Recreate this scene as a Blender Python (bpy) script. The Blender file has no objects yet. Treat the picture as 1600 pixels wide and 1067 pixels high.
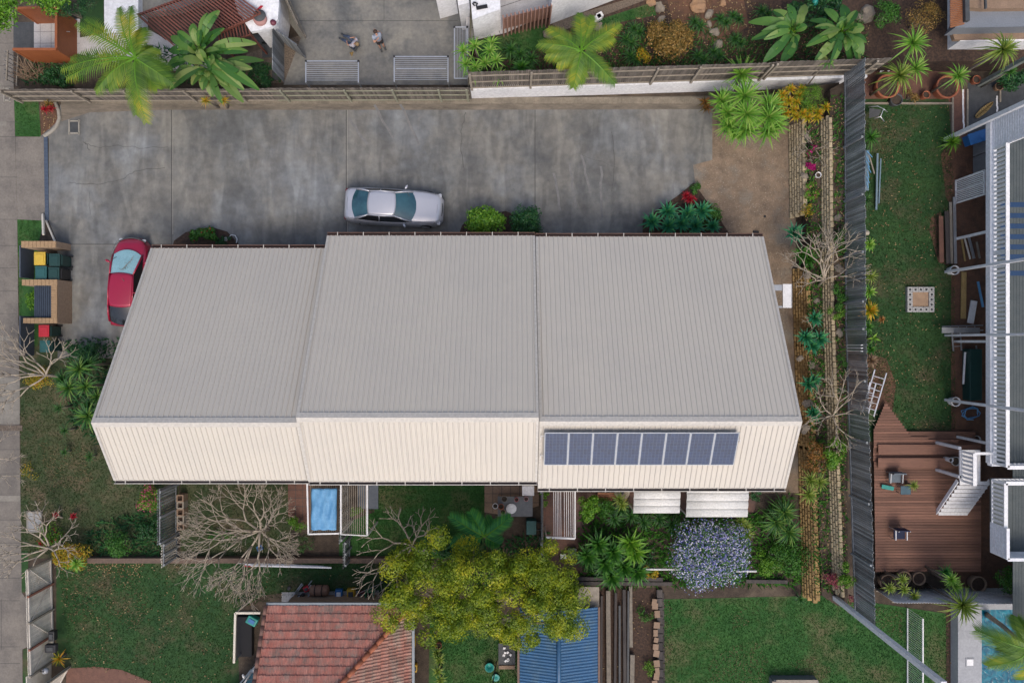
import bpy, bmesh, math, random
from mathutils import Vector, Matrix, noise
R = math.radians
random.seed(7)
sc = bpy.context.scene
# ---------------------------------------------------------------- camera, sky, sun, exposure
H = 35.0
cd = bpy.data.cameras.new("camera"); cam = bpy.data.objects.new("camera", cd); sc.collection.objects.link(cam)
cam.location = (0, 0, H); cam.rotation_euler = (0, 0, 0)
cd.lens = 24.0; cd.sensor_width = 36.0; cd.clip_start = 0.1; cd.clip_end = 3000
sc.camera = cam
SUN_EL, SUN_AZ = R(57), R(170)          # azimuth clockwise from the picture's top
world = bpy.data.worlds.new("World"); sc.world = world; world.use_nodes = True
wn = world.node_tree; bg = wn.nodes["Background"]
sky = wn.nodes.new("ShaderNodeTexSky"); sky.sky_type = 'NISHITA'; sky.sun_disc = False
sky.sun_elevation = SUN_EL; sky.sun_rotation = SUN_AZ; sky.air_density = 1.0; sky.dust_density = 5.0
wn.links.new(sky.outputs[0], bg.inputs[0]); bg.inputs[1].default_value = 0.15
sd = bpy.data.lights.new("sun", 'SUN'); sd.energy = 0.62; sd.angle = R(17); sd.color = (1.0, 0.93, 0.82)
sun = bpy.data.objects.new("sun", sd); sc.collection.objects.link(sun)
sv = Vector((math.sin(SUN_AZ)*math.cos(SUN_EL), math.cos(SUN_AZ)*math.cos(SUN_EL), math.sin(SUN_EL)))
sun.rotation_euler = sv.to_track_quat('Z', 'Y').to_euler()
sun.location = (10, -20, 30)
sc.view_settings.view_transform = 'Standard'; sc.view_settings.look = 'None'
sc.view_settings.exposure = 0.30; sc.view_settings.gamma = 1.0

# ---------------------------------------------------------------- helpers
C = sc.collection
F = 1600*24/36.0
def W(px, py, z=0.0):
    s = (H - z)/F
    return Vector(((px-800)*s, (533.5-py)*s, z))
def tag(o, label=None, cat=None, group=None, kind=None):
    if label: o["label"] = label
    if cat: o["category"] = cat
    if group: o["group"] = group
    if kind: o["kind"] = kind
    return o
def thing(name, label, cat, loc=(0, 0, 0), group=None, rz=0.0):
    o = bpy.data.objects.new(name, None); C.objects.link(o)
    o.location = loc; o.rotation_euler = (0, 0, rz); o.empty_display_size = 0.2
    return tag(o, label, cat, group)
def copy_tree(o, parent=None):
    c = o.copy(); C.objects.link(c); c.parent = parent
    for ch in o.children: copy_tree(ch, c)
    return c
class MB:
    def __init__(s): s.v = []; s.f = []; s.m = []
    def face(s, idx, mi=0): s.f.append(tuple(idx)); s.m.append(mi)
    def add(s, vs, fs, mi=0):
        b = len(s.v); s.v.extend([tuple(x) for x in vs])
        for f in fs: s.f.append(tuple(i+b for i in f)); s.m.append(mi)
    def quad(s, a, b, c, d, mi=0): s.add([a, b, c, d], [(0, 1, 2, 3)], mi)
    def box(s, c, size, rot=None, mi=0, bev=0.0):
        x, y, z = [k/2 for k in size]
        vs = [Vector((i*x, j*y, k*z)) for k in (-1, 1) for j in (-1, 1) for i in (-1, 1)]
        if rot is not None:
            if isinstance(rot, (int, float)): rot = Matrix.Rotation(rot, 3, 'Z')
            vs = [rot @ v for v in vs]
        c = Vector(c)
        s.add([v+c for v in vs], [(0, 2, 3, 1), (4, 5, 7, 6), (0, 1, 5, 4), (2, 6, 7, 3), (0, 4, 6, 2), (1, 3, 7, 5)], mi)
    def beam(s, a, b, w, h=None, mi=0, up=(0, 0, 1)):
        a = Vector(a); b = Vector(b); h = w if h is None else h
        d = b-a; L = d.length
        if L < 1e-6: return
        d /= L; up = Vector(up)
        if abs(d.dot(up)) > 0.99: up = Vector((0, 1, 0))
        sx = d.cross(up).normalized(); sy = sx.cross(d).normalized()
        vs = []
        for p in (a, b):
            for i, j in ((-1, -1), (1, -1), (1, 1), (-1, 1)):
                vs.append(p + sx*(i*w/2) + sy*(j*h/2))
        s.add(vs, [(0, 1, 2, 3), (7, 6, 5, 4), (0, 4, 5, 1), (1, 5, 6, 2), (2, 6, 7, 3), (3, 7, 4, 0)], mi)
    def tube(s, pts, rad, n=6, mi=0, cap=True):
        pts = [Vector(p) for p in pts]
        if isinstance(rad, (int, float)): rad = [rad]*len(pts)
        b = len(s.v); ref = None
        for i, p in enumerate(pts):
            d = (pts[min(i+1, len(pts)-1)] - pts[max(i-1, 0)])
            d = d.normalized() if d.length > 1e-9 else Vector((0, 0, 1))
            if ref is None:
                ref = Vector((1, 0, 0)) if abs(d.x) < 0.9 else Vector((0, 1, 0))
            sx = (ref - d*ref.dot(d)).normalized(); ref = sx; sy = d.cross(sx)
            for k in range(n):
                a = 2*math.pi*k/n
                s.v.append(tuple(p + sx*(math.cos(a)*rad[i]) + sy*(math.sin(a)*rad[i])))
        for i in range(len(pts)-1):
            for k in range(n):
                k2 = (k+1) % n
                s.face((b+i*n+k, b+i*n+k2, b+(i+1)*n+k2, b+(i+1)*n+k), mi)
        if cap:
            s.face([b+k for k in range(n)][::-1], mi); s.face([b+(len(pts)-1)*n+k for k in range(n)], mi)
    def lathe(s, c, prof, n=20, mi=0):
        c = Vector(c); b = len(s.v)
        for r, z in prof:
            for k in range(n):
                a = 2*math.pi*k/n
                s.v.append((c.x+r*math.cos(a), c.y+r*math.sin(a), c.z+z))
        for i in range(len(prof)-1):
            for k in range(n):
                k2 = (k+1) % n
                s.face((b+i*n+k, b+i*n+k2, b+(i+1)*n+k2, b+(i+1)*n+k), mi)
    def prism(s, pts, z0, z1, mi=0):
        n = len(pts); b = len(s.v)
        ar = sum(pts[i][0]*pts[(i+1) % n][1]-pts[(i+1) % n][0]*pts[i][1] for i in range(n))
        if ar < 0: pts = pts[::-1]
        for p in pts: s.v.append((p[0], p[1], z0))
        for p in pts: s.v.append((p[0], p[1], z1))
        s.face([b+i for i in range(n)][::-1], mi); s.face([b+n+i for i in range(n)], mi)
        for i in range(n):
            j = (i+1) % n; s.face((b+i, b+j, b+n+j, b+n+i), mi)
    def strip(s, p, d, L, w, droop=0.2, seg=3, prof='lance', fold=0.0, mi=0, side=None):
        p = Vector(p); d = Vector(d).normalized()
        sd_ = side if side is not None else d.cross(Vector((0, 0, 1)))
        sd_ = sd_.normalized() if sd_.length > 1e-4 else Vector((1, 0, 0))
        b = len(s.v); k = 3 if fold else 2
        for i in range(seg+1):
            t = i/seg
            q = p + d*(L*t) + Vector((0, 0, -droop*L*t*t))
            if prof == 'lance': ww = w*(0.25+0.75*math.sin(math.pi*min(1, t*1.15+0.1)))*(1 if t < 0.99 else 0.08)
            elif prof == 'strap': ww = w*(1-t**2.5)+0.003
            elif prof == 'paddle': ww = w*(max(0.04, math.sin(math.pi*min(1.0, 0.06+0.94*t)))**0.6)
            else: ww = w
            if k == 2:
                s.v.append(tuple(q-sd_*ww/2)); s.v.append(tuple(q+sd_*ww/2))
            else:
                up = Vector((0, 0, fold*ww))
                s.v.append(tuple(q-sd_*ww/2+up)); s.v.append(tuple(q)); s.v.append(tuple(q+sd_*ww/2+up))
        for i in range(seg):
            for j in range(k-1):
                a = b+i*k+j; s.face((a, a+1, a+k+1, a+k), mi)
    def leaf(s, p, d, nrm, L, w, mi=0):
        d = d.normalized(); sd_ = d.cross(nrm)
        if sd_.length < 1e-5: sd_ = Vector((1, 0, 0))
        sd_ = sd_.normalized()*(w/2); m = p+d*(L*0.45)
        b = len(s.v)
        s.v.extend([tuple(p), tuple(m-sd_), tuple(p+d*L), tuple(m+sd_)]); s.face((b, b+1, b+2, b+3), mi)
    def build(s, name, mats, parent=None, smooth=False, loc=None):
        me = bpy.data.meshes.new(name)
        me.from_pydata(s.v, [], s.f)
        mats = mats if isinstance(mats, (list, tuple)) else [mats]
        for m in mats: me.materials.append(m)
        if len(mats) > 1: me.polygons.foreach_set("material_index", s.m)
        if smooth: me.polygons.foreach_set("use_smooth", [True]*len(me.polygons))
        me.update()
        o = bpy.data.objects.new(name, me); C.objects.link(o)
        if loc is not None: o.location = loc
        if parent is not None: o.parent = parent
        return o
def bevel(o, w, seg=2):
    m = o.modifiers.new("bevel", 'BEVEL'); m.width = w; m.segments = seg; m.limit_method = 'ANGLE'; return o

# ---------------------------------------------------------------- materials
def mat(name, c1, c2=None, scale=4.0, rough=0.8, bump=0.0, bscale=None, metal=0.0, detail=6.0, c3=None, s3=0.6,
        lo=0.35, hi=0.65, spec=None, stretch=None, rnd=0.0, vary=0.0, coat=0.0, fine_w=0.8, streak=None):
    m = bpy.data.materials.new(name); m.use_nodes = True
    nt = m.node_tree; N = nt.nodes; Lk = nt.links; p = N["Principled BSDF"]
    p.inputs["Roughness"].default_value = rough; p.inputs["Metallic"].default_value = metal
    if spec is not None: p.inputs["Specular IOR Level"].default_value = spec
    if coat: p.inputs["Coat Weight"].default_value = coat; p.inputs["Coat Roughness"].default_value = 0.05
    tc = N.new("ShaderNodeTexCoord"); co = tc.outputs["Object"]
    if stretch:
        mp = N.new("ShaderNodeMapping"); mp.inputs["Scale"].default_value = stretch
        Lk.new(co, mp.inputs[0]); co = mp.outputs[0]
    col = None
    def ns(scl, det=6.0):
        n = N.new("ShaderNodeTexNoise"); n.inputs["Scale"].default_value = scl; n.inputs["Detail"].default_value = det
        n.inputs["Roughness"].default_value = 0.65
        Lk.new(co, n.inputs["Vector"]); return n.outputs["Fac"]
    def ramp(f, a, b):
        r = N.new("ShaderNodeMapRange"); r.inputs[1].default_value = a; r.inputs[2].default_value = b
        Lk.new(f, r.inputs[0]); return r.outputs[0]
    def mix(f, a, b):
        x = N.new("ShaderNodeMix"); x.data_type = 'RGBA'
        if hasattr(f, "is_linked"): Lk.new(f, x.inputs[0])
        else: x.inputs[0].default_value = f
        for sck, val in ((x.inputs[6], a), (x.inputs[7], b)):
            if hasattr(val, "is_linked"): Lk.new(val, sck)
            else: sck.default_value = (*val, 1)
        return x.outputs[2]
    if c2 is None: c2 = tuple(k*0.82 for k in c1)
    col = mix(ramp(ns(scale, detail), lo, hi), c1, c2)
    if c3 is not None: col = mix(ramp(ns(s3, 4.0), 0.5, 0.68), col, c3)
    fine = mix(ramp(ns(scale*9, 3.0), 0.3, 0.7), (0.80,)*3, (1.16,)*3)
    fine2 = mix(ramp(ns(scale*2.7, 4.0), 0.3, 0.7), (0.86,)*3, (1.12,)*3)
    mu = N.new("ShaderNodeMix"); mu.data_type = 'RGBA'; mu.blend_type = 'MULTIPLY'; mu.inputs[0].default_value = fine_w
    Lk.new(col, mu.inputs[6]); Lk.new(fine, mu.inputs[7]); col = mu.outputs[2]
    if vary:
        mu = N.new("ShaderNodeMix"); mu.data_type = 'RGBA'; mu.blend_type = 'MULTIPLY'; mu.inputs[0].default_value = vary
        Lk.new(col, mu.inputs[6]); Lk.new(fine2, mu.inputs[7]); col = mu.outputs[2]
    if streak:
        mp2 = N.new("ShaderNodeMapping"); mp2.inputs["Scale"].default_value = streak; Lk.new(tc.outputs["Object"], mp2.inputs[0])
        n2 = N.new("ShaderNodeTexNoise"); n2.inputs["Scale"].default_value = 1.0; n2.inputs["Detail"].default_value = 7; n2.inputs["Distortion"].default_value = .8; Lk.new(mp2.outputs[0], n2.inputs["Vector"])
        mu = N.new("ShaderNodeMix"); mu.data_type = 'RGBA'; mu.blend_type = 'MULTIPLY'; mu.inputs[0].default_value = 1
        Lk.new(col, mu.inputs[6]); Lk.new(mix(ramp(n2.outputs["Fac"], .42, .62), (.82, .82, .83), (1.14, 1.14, 1.13)), mu.inputs[7]); col = mu.outputs[2]
    if rnd:
        g = N.new("ShaderNodeNewGeometry"); hs = N.new("ShaderNodeHueSaturation")
        r = N.new("ShaderNodeMapRange"); r.inputs[3].default_value = 1-rnd; r.inputs[4].default_value = 1+rnd
        Lk.new(g.outputs["Random Per Island"], r.inputs[0]); Lk.new(r.outputs[0], hs.inputs["Value"])
        Lk.new(col, hs.inputs["Color"]); col = hs.outputs[0]
    Lk.new(col, p.inputs["Base Color"])
    if bump:
        b = N.new("ShaderNodeBump"); b.inputs["Strength"].default_value = bump; b.inputs["Distance"].default_value = 0.03
        Lk.new(ns(bscale or scale*6, 5.0), b.inputs["Height"]); Lk.new(b.outputs[0], p.inputs["Normal"])
    return m
def leafmat(name, cols, trans=0.25, rough=0.45, big=0.0, rw=0.45):
    m = bpy.data.materials.new(name); m.use_nodes = True
    nt = m.node_tree; N = nt.nodes; Lk = nt.links; p = N["Principled BSDF"]; out = N["Material Output"]
    p.inputs["Roughness"].default_value = rough; p.inputs["Specular IOR Level"].default_value = 0.35
    g = N.new("ShaderNodeNewGeometry"); cr = N.new("ShaderNodeValToRGB"); cr.color_ramp.interpolation = 'LINEAR'
    el = cr.color_ramp.elements
    el[0].position = 0; el[0].color = (*cols[0], 1); el[1].position = 1; el[1].color = (*cols[-1], 1)
    for i, c in enumerate(cols[1:-1]):
        e = el.new((i+1)/(len(cols)-1)); e.color = (*c, 1)
    f = g.outputs["Random Per Island"]
    tc = N.new("ShaderNodeTexCoord")
    if big:
        n = N.new("ShaderNodeTexNoise"); n.inputs["Scale"].default_value = big; n.inputs["Detail"].default_value = 2
        Lk.new(tc.outputs["Object"], n.inputs["Vector"])
        mr = N.new("ShaderNodeMapRange"); mr.inputs[1].default_value = 0.35; mr.inputs[2].default_value = 0.65
        Lk.new(n.outputs["Fac"], mr.inputs[0])
        a = N.new("ShaderNodeMath"); a.operation = 'MULTIPLY'; a.inputs[1].default_value = rw; Lk.new(f, a.inputs[0])
        b = N.new("ShaderNodeMath"); b.operation = 'MULTIPLY_ADD'; b.inputs[1].default_value = 1-rw
        Lk.new(mr.outputs[0], b.inputs[0]); Lk.new(a.outputs[0], b.inputs[2]); f = b.outputs[0]
    Lk.new(f, cr.inputs[0]); Lk.new(cr.outputs[0], p.inputs["Base Color"])
    t = N.new("ShaderNodeBsdfTranslucent"); Lk.new(cr.outputs[0], t.inputs[0])
    mx = N.new("ShaderNodeMixShader"); mx.inputs[0].default_value = trans
    Lk.new(p.outputs[0], mx.inputs[1]); Lk.new(t.outputs[0], mx.inputs[2]); Lk.new(mx.outputs[0], out.inputs[0])
    return m
M = {}
M['soil'] = mat('soil', (.075, .055, .04), (.04, .03, .022), 3, .95, .9, 14, c3=(.13, .10, .07), s3=.5)
M['mulch'] = mat('mulch', (.085, .05, .034), (.03, .02, .016), 9, .95, 1.0, 30)
M['redsoil'] = mat('red soil', (.14, .07, .042), (.08, .045, .03), 2.5, .95, .8, 20)
M['lawn'] = mat('lawn', (.015, .056, .015), (.03, .08, .02), .8, .95, .8, 25, c3=(.085, .075, .04), s3=.5, vary=1.0)
M['lawn_bright'] = mat('bright lawn', (.018, .08, .014), (.038, .115, .024), .8, .95, .8, 25, c3=(.10, .10, .045), s3=.4, vary=1.0)
M['lawn_olive'] = mat('olive lawn', (.035, .065, .022), (.07, .075, .035), 1.3, .95, .8, 25, c3=(.13, .10, .06), s3=.6)
M['conc'] = mat('driveway concrete', (.195, .19, .172), (.125, .13, .13), .30, .9, .35, 30, c3=(.21, .225, .235), s3=.22, lo=.41, hi=.59, vary=.8, detail=9, streak=(1.5, .38, 1))
M['conc_stain'] = mat('stained concrete', (.20, .17, .135), (.115, .10, .08), 1.4, .9, .25, 30, stretch=(.4, 1.6, 1), vary=1.0)
M['conc_pale'] = mat('pale concrete', (.26, .245, .215), (.20, .185, .16), 1.0, .9, .2, 30)
M['path'] = mat('footpath concrete', (.21, .19, .165), (.155, .14, .125), 1.2, .9, .2, 30, c3=(.13, .12, .11), s3=.3)
M['pad'] = mat('rear pad concrete', (.24, .23, .20), (.15, .15, .145), .6, .9, .25, 30, c3=(.11, .115, .115), s3=.5)
M['joint'] = mat('joint', (.075, .075, .075), rough=.95)
M['joint_pale'] = mat('pale joint', (.32, .31, .28), rough=.95)
M['gravel'] = mat('dry gravel', (.27, .20, .14), (.16, .12, .085), 1.6, .95, .9, 22, c3=(.20, .18, .15), s3=.6)
M['kerb'] = mat('kerb', (.32, .30, .26), rough=.9, bump=.2)
M['roof'] = mat('cream roof sheet', (.56, .52, .455), (.53, .495, .44), .35, .42, 0, 8, fine_w=.08)
M['roofcap'] = mat('roof capping', (.53, .50, .45), (.50, .475, .435), 1, .42)
M['gutter'] = mat('brown gutter', (.16, .085, .06), (.09, .05, .04), 6, .6)
M['gutter_in'] = mat('gutter inside', (.03, .02, .02), rough=.9)
M['brick'] = mat('pale brick', (.36, .27, .19), (.28, .2, .14), 8, .9, .3, 20)
M['white'] = mat('white paint', (.8, .8, .8), (.72, .72, .73), 1.2, .6)
M['white_wall'] = mat('white rendered wall', (.78, .79, .81), (.68, .69, .72), .8, .85, .1, 20)
M['white_metal'] = mat('white metal', (.76, .76, .76), rough=.35)
M['grey_metal'] = mat('galvanised steel', (.42, .44, .46), (.34, .36, .38), 5, .4, metal=.6)
M['alu'] = mat('aluminium', (.62, .64, .67), (.55, .57, .6), 5, .35, metal=.7)
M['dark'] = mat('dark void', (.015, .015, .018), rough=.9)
M['black'] = mat('black plastic', (.02, .02, .022), rough=.5)
M['paling'] = mat('weathered paling', (.19, .165, .14), (.10, .09, .08), 6, .9, .5, 20, stretch=(1, 1, .15), rnd=.35)
M['paling_grey'] = mat('grey paling', (.25, .265, .275), (.16, .175, .185), 6, .9, .5, 20, stretch=(1, 1, .15), rnd=.5)
M['rail'] = mat('fence rail', (.33, .29, .235), (.24, .21, .17), 4, .9, .3, 20)
M['white_timber'] = mat('whitewashed timber', (.72, .67, .58), (.6, .55, .47), 4, .85, .3, 20, rnd=.12)
M['dark_timber'] = mat('dark weathered timber', (.075, .065, .06), (.04, .035, .035), 3, .9, .6, 20, stretch=(1, .15, 1), rnd=.4)
M['orange'] = mat('orange stained timber', (.30, .095, .032), (.25, .075, .026), 2, .6)
M['slat_brown'] = mat('red brown slat', (.19, .065, .045), (.14, .05, .036), 4, .6, rnd=.2)
M['slat_pink'] = mat('pinkish slat', (.36, .21, .165), (.30, .17, .13), 4, .7, rnd=.15)
M['stainedply'] = mat('stained boards', (.30, .12, .045), (.2, .075, .03), 3, .6, .2, 10, stretch=(1, 8, 1))
M['deck'] = mat('timber decking', (.22, .11, .075), (.15, .075, .052), 1.5, .75, .2, 10, stretch=(.4, 6, 1), rnd=.25)
M['deck_grey'] = mat('grey verandah boards', (.085, .10, .10), (.06, .075, .078), 2, .7, .1, 10)
M['deck_blue'] = mat('blue painted stripe', (.01, .045, .12), rough=.6)
M['tile_white'] = mat('white tile', (.50, .49, .49), (.44, .43, .43), 2, .5)
M['tile_tan'] = mat('tan paver', (.28, .19, .13), (.22, .15, .10), 2, .8, .2)
M['tile_red'] = mat('red paver', (.17, .085, .06), (.12, .06, .045), 3, .85, .3)
M['slate'] = mat('dark stone', (.07, .075, .08), (.045, .05, .055), 3, .7, .3)
M['pebble'] = mat('pebbles', (.2, .16, .125), (.09, .07, .055), 16, .9, 1, 20)
M['patio'] = mat('brown patio', (.13, .07, .055), (.08, .05, .045), 2, .8, .3, c3=(.22, .11, .075), s3=.5)
M['terra'] = mat('terracotta', (.36, .12, .06), (.28, .09, .045), 4, .8)
M['rooftile'] = mat('terracotta roof tile', (.42, .155, .12), (.36, .19, .155), 2.2, .85, .3, 12, c3=(.24, .17, .145), s3=2.6, rnd=.16, vary=1.0)
M['blue_roof'] = mat('blue roof sheet', (.035, .115, .24), (.03, .10, .20), 1.2, .4, c3=(.06, .13, .21), s3=1.4)
M['solar'] = None
M['block'] = mat('cream block', (.46, .38, .25), (.33, .27, .17), 6, .9, .5, 12, rnd=.18)
M['block_brown'] = mat('tan block', (.38, .25, .10), (.24, .16, .07), 6, .9, .5, 12, rnd=.2)
M['cinder'] = mat('grey concrete block', (.40, .40, .39), (.32, .32, .32), 6, .9, .3)
M['rock'] = mat('rock', (.27, .23, .18), (.15, .13, .11), 3, .9, .8, 6)
M['rock_orange'] = mat('sandstone', (.36, .21, .11), (.26, .17, .11), 2, .9, .6, 6)
M['tarp'] = mat('blue canopy cloth', (.14, .36, .60), (.09, .27, .50), 3, .6, .4, 5)
M['awn'] = mat('white awning sheet', (.74, .74, .72), (.66, .66, .63), 1.5, .5)
M['bark'] = mat('grey bark', (.24, .21, .17), (.16, .14, .115), 6, .9, .4)
M['twig'] = mat('pale bare twig', (.44, .38, .30), (.28, .24, .19), 5, .9)
M['twig_warm'] = mat('warm bare twig', (.42, .34, .24), (.28, .22, .155), 5, .9)
M['car_silver'] = mat('silver paint', (.50, .51, .56), (.48, .49, .54), 1, .3, metal=.35, coat=.6, fine_w=.05)
M['car_red'] = mat('crimson paint', (.36, .008, .045), (.33, .007, .04), 1, .3, metal=.15, coat=.7, fine_w=.05)
M['glass'] = mat('car glass', (.012, .05, .075), (.04, .12, .15), .8, .06, spec=.9, fine_w=.1)
M['glass_dark'] = mat('dark glass', (.012, .014, .018), rough=.08, spec=.8, fine_w=.1)
M['shade'] = mat('windscreen shade', (.30, .52, .58), (.24, .44, .5), 2, .35)
M['rubber'] = mat('tyre rubber', (.02, .02, .02), rough=.8)
M['lamp'] = mat('lamp glass', (.42, .44, .48), rough=.15, fine_w=0)
M['bin_green'] = mat('dark green plastic', (.012, .05, .045), rough=.45)
M['bin_yellow'] = mat('yellow plastic', (.62, .42, .05), rough=.5)
M['bin_teal'] = mat('teal plastic', (.02, .10, .10), rough=.5)
M['bin_red'] = mat('red plastic', (.48, .02, .035), rough=.5)
M['teal'] = mat('turquoise plastic', (.02, .28, .24), rough=.45)
M['blue_pl'] = mat('blue plastic', (.03, .16, .42), rough=.45)
M['yellow_pl'] = mat('bright yellow plastic', (.6, .36, .03), rough=.5)
M['green_pl'] = mat('green plastic', (.02, .22, .10), rough=.5)
M['blue_cloth'] = mat('slate blue cloth', (.04, .06, .09), rough=.9)
M['skin'] = mat('skin', (.52, .28, .19), rough=.6)
M['denim'] = mat('denim', (.06, .09, .15), (.04, .06, .11), 20, .9)
M['shirt'] = mat('pale shirt', (.44, .42, .46), rough=.9)
M['shirt_blue'] = mat('pale blue shirt', (.30, .34, .42), rough=.9)
M['hair'] = mat('brown hair', (.05, .028, .018), rough=.7)
M['hair_sand'] = mat('sandy hair', (.26, .18, .09), rough=.7)
M['pool_tile'] = mat('pool lining', (.10, .42, .50), rough=.5)
M['coping'] = mat('pool coping', (.36, .37, .39), (.3, .31, .33), 1.2, .8, .1)
M['straw'] = mat('yellow timber', (.36, .25, .10), (.28, .19, .07), 3, .8)
M['pipe_white'] = mat('white post', (.78, .79, .82), rough=.5)
M['wicker'] = mat('wicker', (.34, .20, .14), (.22, .12, .08), 14, .9, .6)
M['wb'] = mat('white weatherboard', (.78, .79, .82), (.7, .71, .74), 1, .6)
M['iron'] = mat('corrugated iron', (.62, .63, .65), (.5, .51, .53), 1.5, .5)
# foliage
M['L_palm'] = leafmat('palm leaf', [(.045, .12, .02), (.10, .21, .025), (.20, .30, .03), (.44, .40, .03)], .3, big=.55, rw=.35)
M['L_palm_green'] = leafmat('green palm leaf', [(.02, .14, .045), (.05, .24, .05), (.10, .34, .05)], .3)
M['L_yucca'] = leafmat('yucca leaf', [(.09, .25, .03), (.15, .36, .04), (.24, .44, .06), (.34, .46, .12)], .25)
M['L_yucca_dk'] = leafmat('dark yucca leaf', [(.03, .10, .03), (.05, .16, .035), (.11, .24, .04), (.20, .30, .06)], .2)
M['L_yucca_dull'] = leafmat('olive yucca leaf', [(.10, .18, .03), (.20, .30, .04), (.33, .38, .09)], .25)
M['L_agave'] = leafmat('blue green agave leaf', [(.015, .14, .075), (.035, .22, .10), (.08, .30, .09)], .15)
M['L_banana'] = leafmat('paddle leaf', [(.03, .11, .025), (.06, .18, .035), (.12, .25, .05), (.24, .33, .10)], .3)
M['L_banana_y'] = leafmat('yellowing paddle leaf', [(.05, .14, .03), (.12, .22, .05), (.28, .34, .11)], .3)
M['L_bush'] = leafmat('bush leaf', [(.02, .09, .015), (.045, .16, .02), (.09, .24, .03)], .2)
M['L_bush_lt'] = leafmat('light bush leaf', [(.05, .16, .012), (.11, .28, .02), (.22, .40, .04)], .25)
M['L_bush_dk'] = leafmat('dark bush leaf', [(.01, .055, .02), (.02, .095, .03), (.05, .15, .035)], .15)
M['L_tree'] = leafmat('tree leaf', [(.06, .12, .012), (.13, .21, .014), (.30, .37, .018), (.58, .52, .03)], .3, big=1.1)
M['L_gold'] = leafmat('golden croton leaf', [(.14, .20, .01), (.34, .32, .015), (.55, .38, .03), (.58, .24, .02)], .25)
M['L_orange'] = leafmat('orange leaf', [(.10, .08, .02), (.26, .12, .03), (.42, .20, .06)], .25)
M['L_russet'] = leafmat('russet leaf', [(.10, .09, .02), (.24, .15, .035), (.42, .26, .08)], .25)
M['L_red'] = leafmat('red leaf', [(.22, .01, .02), (.42, .015, .03)], .2)
M['L_pink'] = leafmat('pink flower', [(.35, .02, .12), (.45, .10, .16), (.5, .22, .16)], .3)
M['L_magenta'] = leafmat('magenta flower', [(.30, .005, .11), (.5, .02, .2)], .3)
M['L_purple'] = leafmat('lilac flower', [(.12, .13, .48), (.28, .29, .62), (.60, .60, .78), (.80, .78, .82)], .3)
M['L_grass'] = leafmat('grass blade', [(.012, .042, .010), (.022, .07, .014), (.038, .095, .02), (.075, .10, .038)], .25, rough=.7, big=.55, rw=.5)
M['L_grass_br'] = leafmat('bright grass blade', [(.012, .052, .009), (.022, .095, .014), (.04, .125, .02), (.085, .12, .04)], .25, rough=.7, big=.5, rw=.45)
M['L_grass_ol'] = leafmat('olive grass blade', [(.022, .055, .012), (.045, .078, .02), (.10, .10, .045)], .25, rough=.7, big=.5)
M['L_litter'] = leafmat('dry leaf', [(.05, .03, .018), (.12, .07, .03), (.26, .18, .09), (.4, .3, .16)], 0, rough=.9)
M['L_fern'] = leafmat('strap leaf', [(.015, .07, .02), (.035, .12, .025), (.075, .19, .035)], .2)
M['L_flax'] = leafmat('dry flax', [(.16, .10, .06), (.26, .18, .11)], .1)
# ---------------------------------------------------------------- the ground and its surfaces
def wp(pts, z=0.0): return [W(x, y, z).xy for x, y in pts]
def sheet(name, pts, z, m, parent=None, zr=None):
    b = MB(); q = wp(pts, z if zr is None else zr); n = len(q)
    ar = sum(q[i][0]*q[(i+1) % n][1]-q[(i+1) % n][0]*q[i][1] for i in range(n))
    if ar < 0: q = q[::-1]
    b.add([(p[0], p[1], z) for p in q], [tuple(range(n))])
    o = b.build(name, m, parent)
    if parent is None: o["kind"] = "structure"
    return o
g = MB(); g.quad((-600, -600, 0), (600, -600, 0), (600, 600, 0), (-600, 600, 0)); tag(g.build('ground', M['soil']), kind='structure')
def line_strip(mb, a, b_, w, z, wob=0.0, n=1):
    a = W(*a, z); b_ = W(*b_, z); d = (b_-a); L = d.length; d /= L; s = Vector((-d.y, d.x, 0))*(w/2)
    pr = None
    for i in range(n+1):
        t = i/n; p = a+d*(L*t)+s.normalized()*(random.uniform(-wob, wob) if 0 < i < n else 0)
        if pr is not None: mb.quad(pr-s, pr+s, p+s, p-s)
        pr = p
pa = sheet('path', [(-200, -120), (21, -120), (21, 120), (24, 230), (27, 350), (31, 700), (33, 860), (34, 925), (45, 942), (47, 1008), (35, 1014), (36, 1200), (-200, 1200)], .02, M['path'])
jm = MB()
for y in (68, 103, 135, 191, 214, 277, 343, 384, 419, 455, 490, 528, 558, 594, 630, 666, 702, 740, 774, 812, 848, 866, 903, 938, 1010, 1036):
    line_strip(jm, (-30, y), (27 if y < 700 else 32, y), .018, .024)
line_strip(jm, (2, 935), (2, 1015), .018, .0245)
jm.build('joint_lines', M['joint'], pa)
pp = MB()
for (x0, y0, x1, y1) in ((-40, 190, 10, 197), (-40, 525, 16, 532), (-40, 590, 31, 662), (-40, 774, 32, 783)):
    a = W(x0, y0, .026); b_ = W(x1, y1, .026); pp.quad((a.x, b_.y, .026), (b_.x, b_.y, .026), (b_.x, a.y, .026), (a.x, a.y, .026))
pp.build('repair_patch', M['conc_pale'], pa)
gm = MB(); a = W(-10, 664, .03); gm.box((W(12, 669, .03).x, a.y-.15, .03), (1.5, .28, .02)); gm.build('kerb_grate', M['pebble'], pa)
sheet('verge_lawn', [(21, 143), (24, 213), (64, 214), (60, 158), (40, 150)], .012, M['lawn_bright'])
sheet('verge_grass', [(27, 343), (70, 343), (60, 380), (60, 540), (31, 548)], .012, M['lawn_bright'])
sheet('side_lawn', [(31, 520), (160, 520), (280, 760), (276, 872), (33, 872)], .008, M['lawn_olive'])
sheet('lower_verge', [(33, 860), (44, 860), (44, 925), (34, 925)], .014, M['lawn'])
sheet('lower_verge', [(36, 1014), (46, 1012), (46, 1200), (36, 1200)], .014, M['lawn'])
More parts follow.
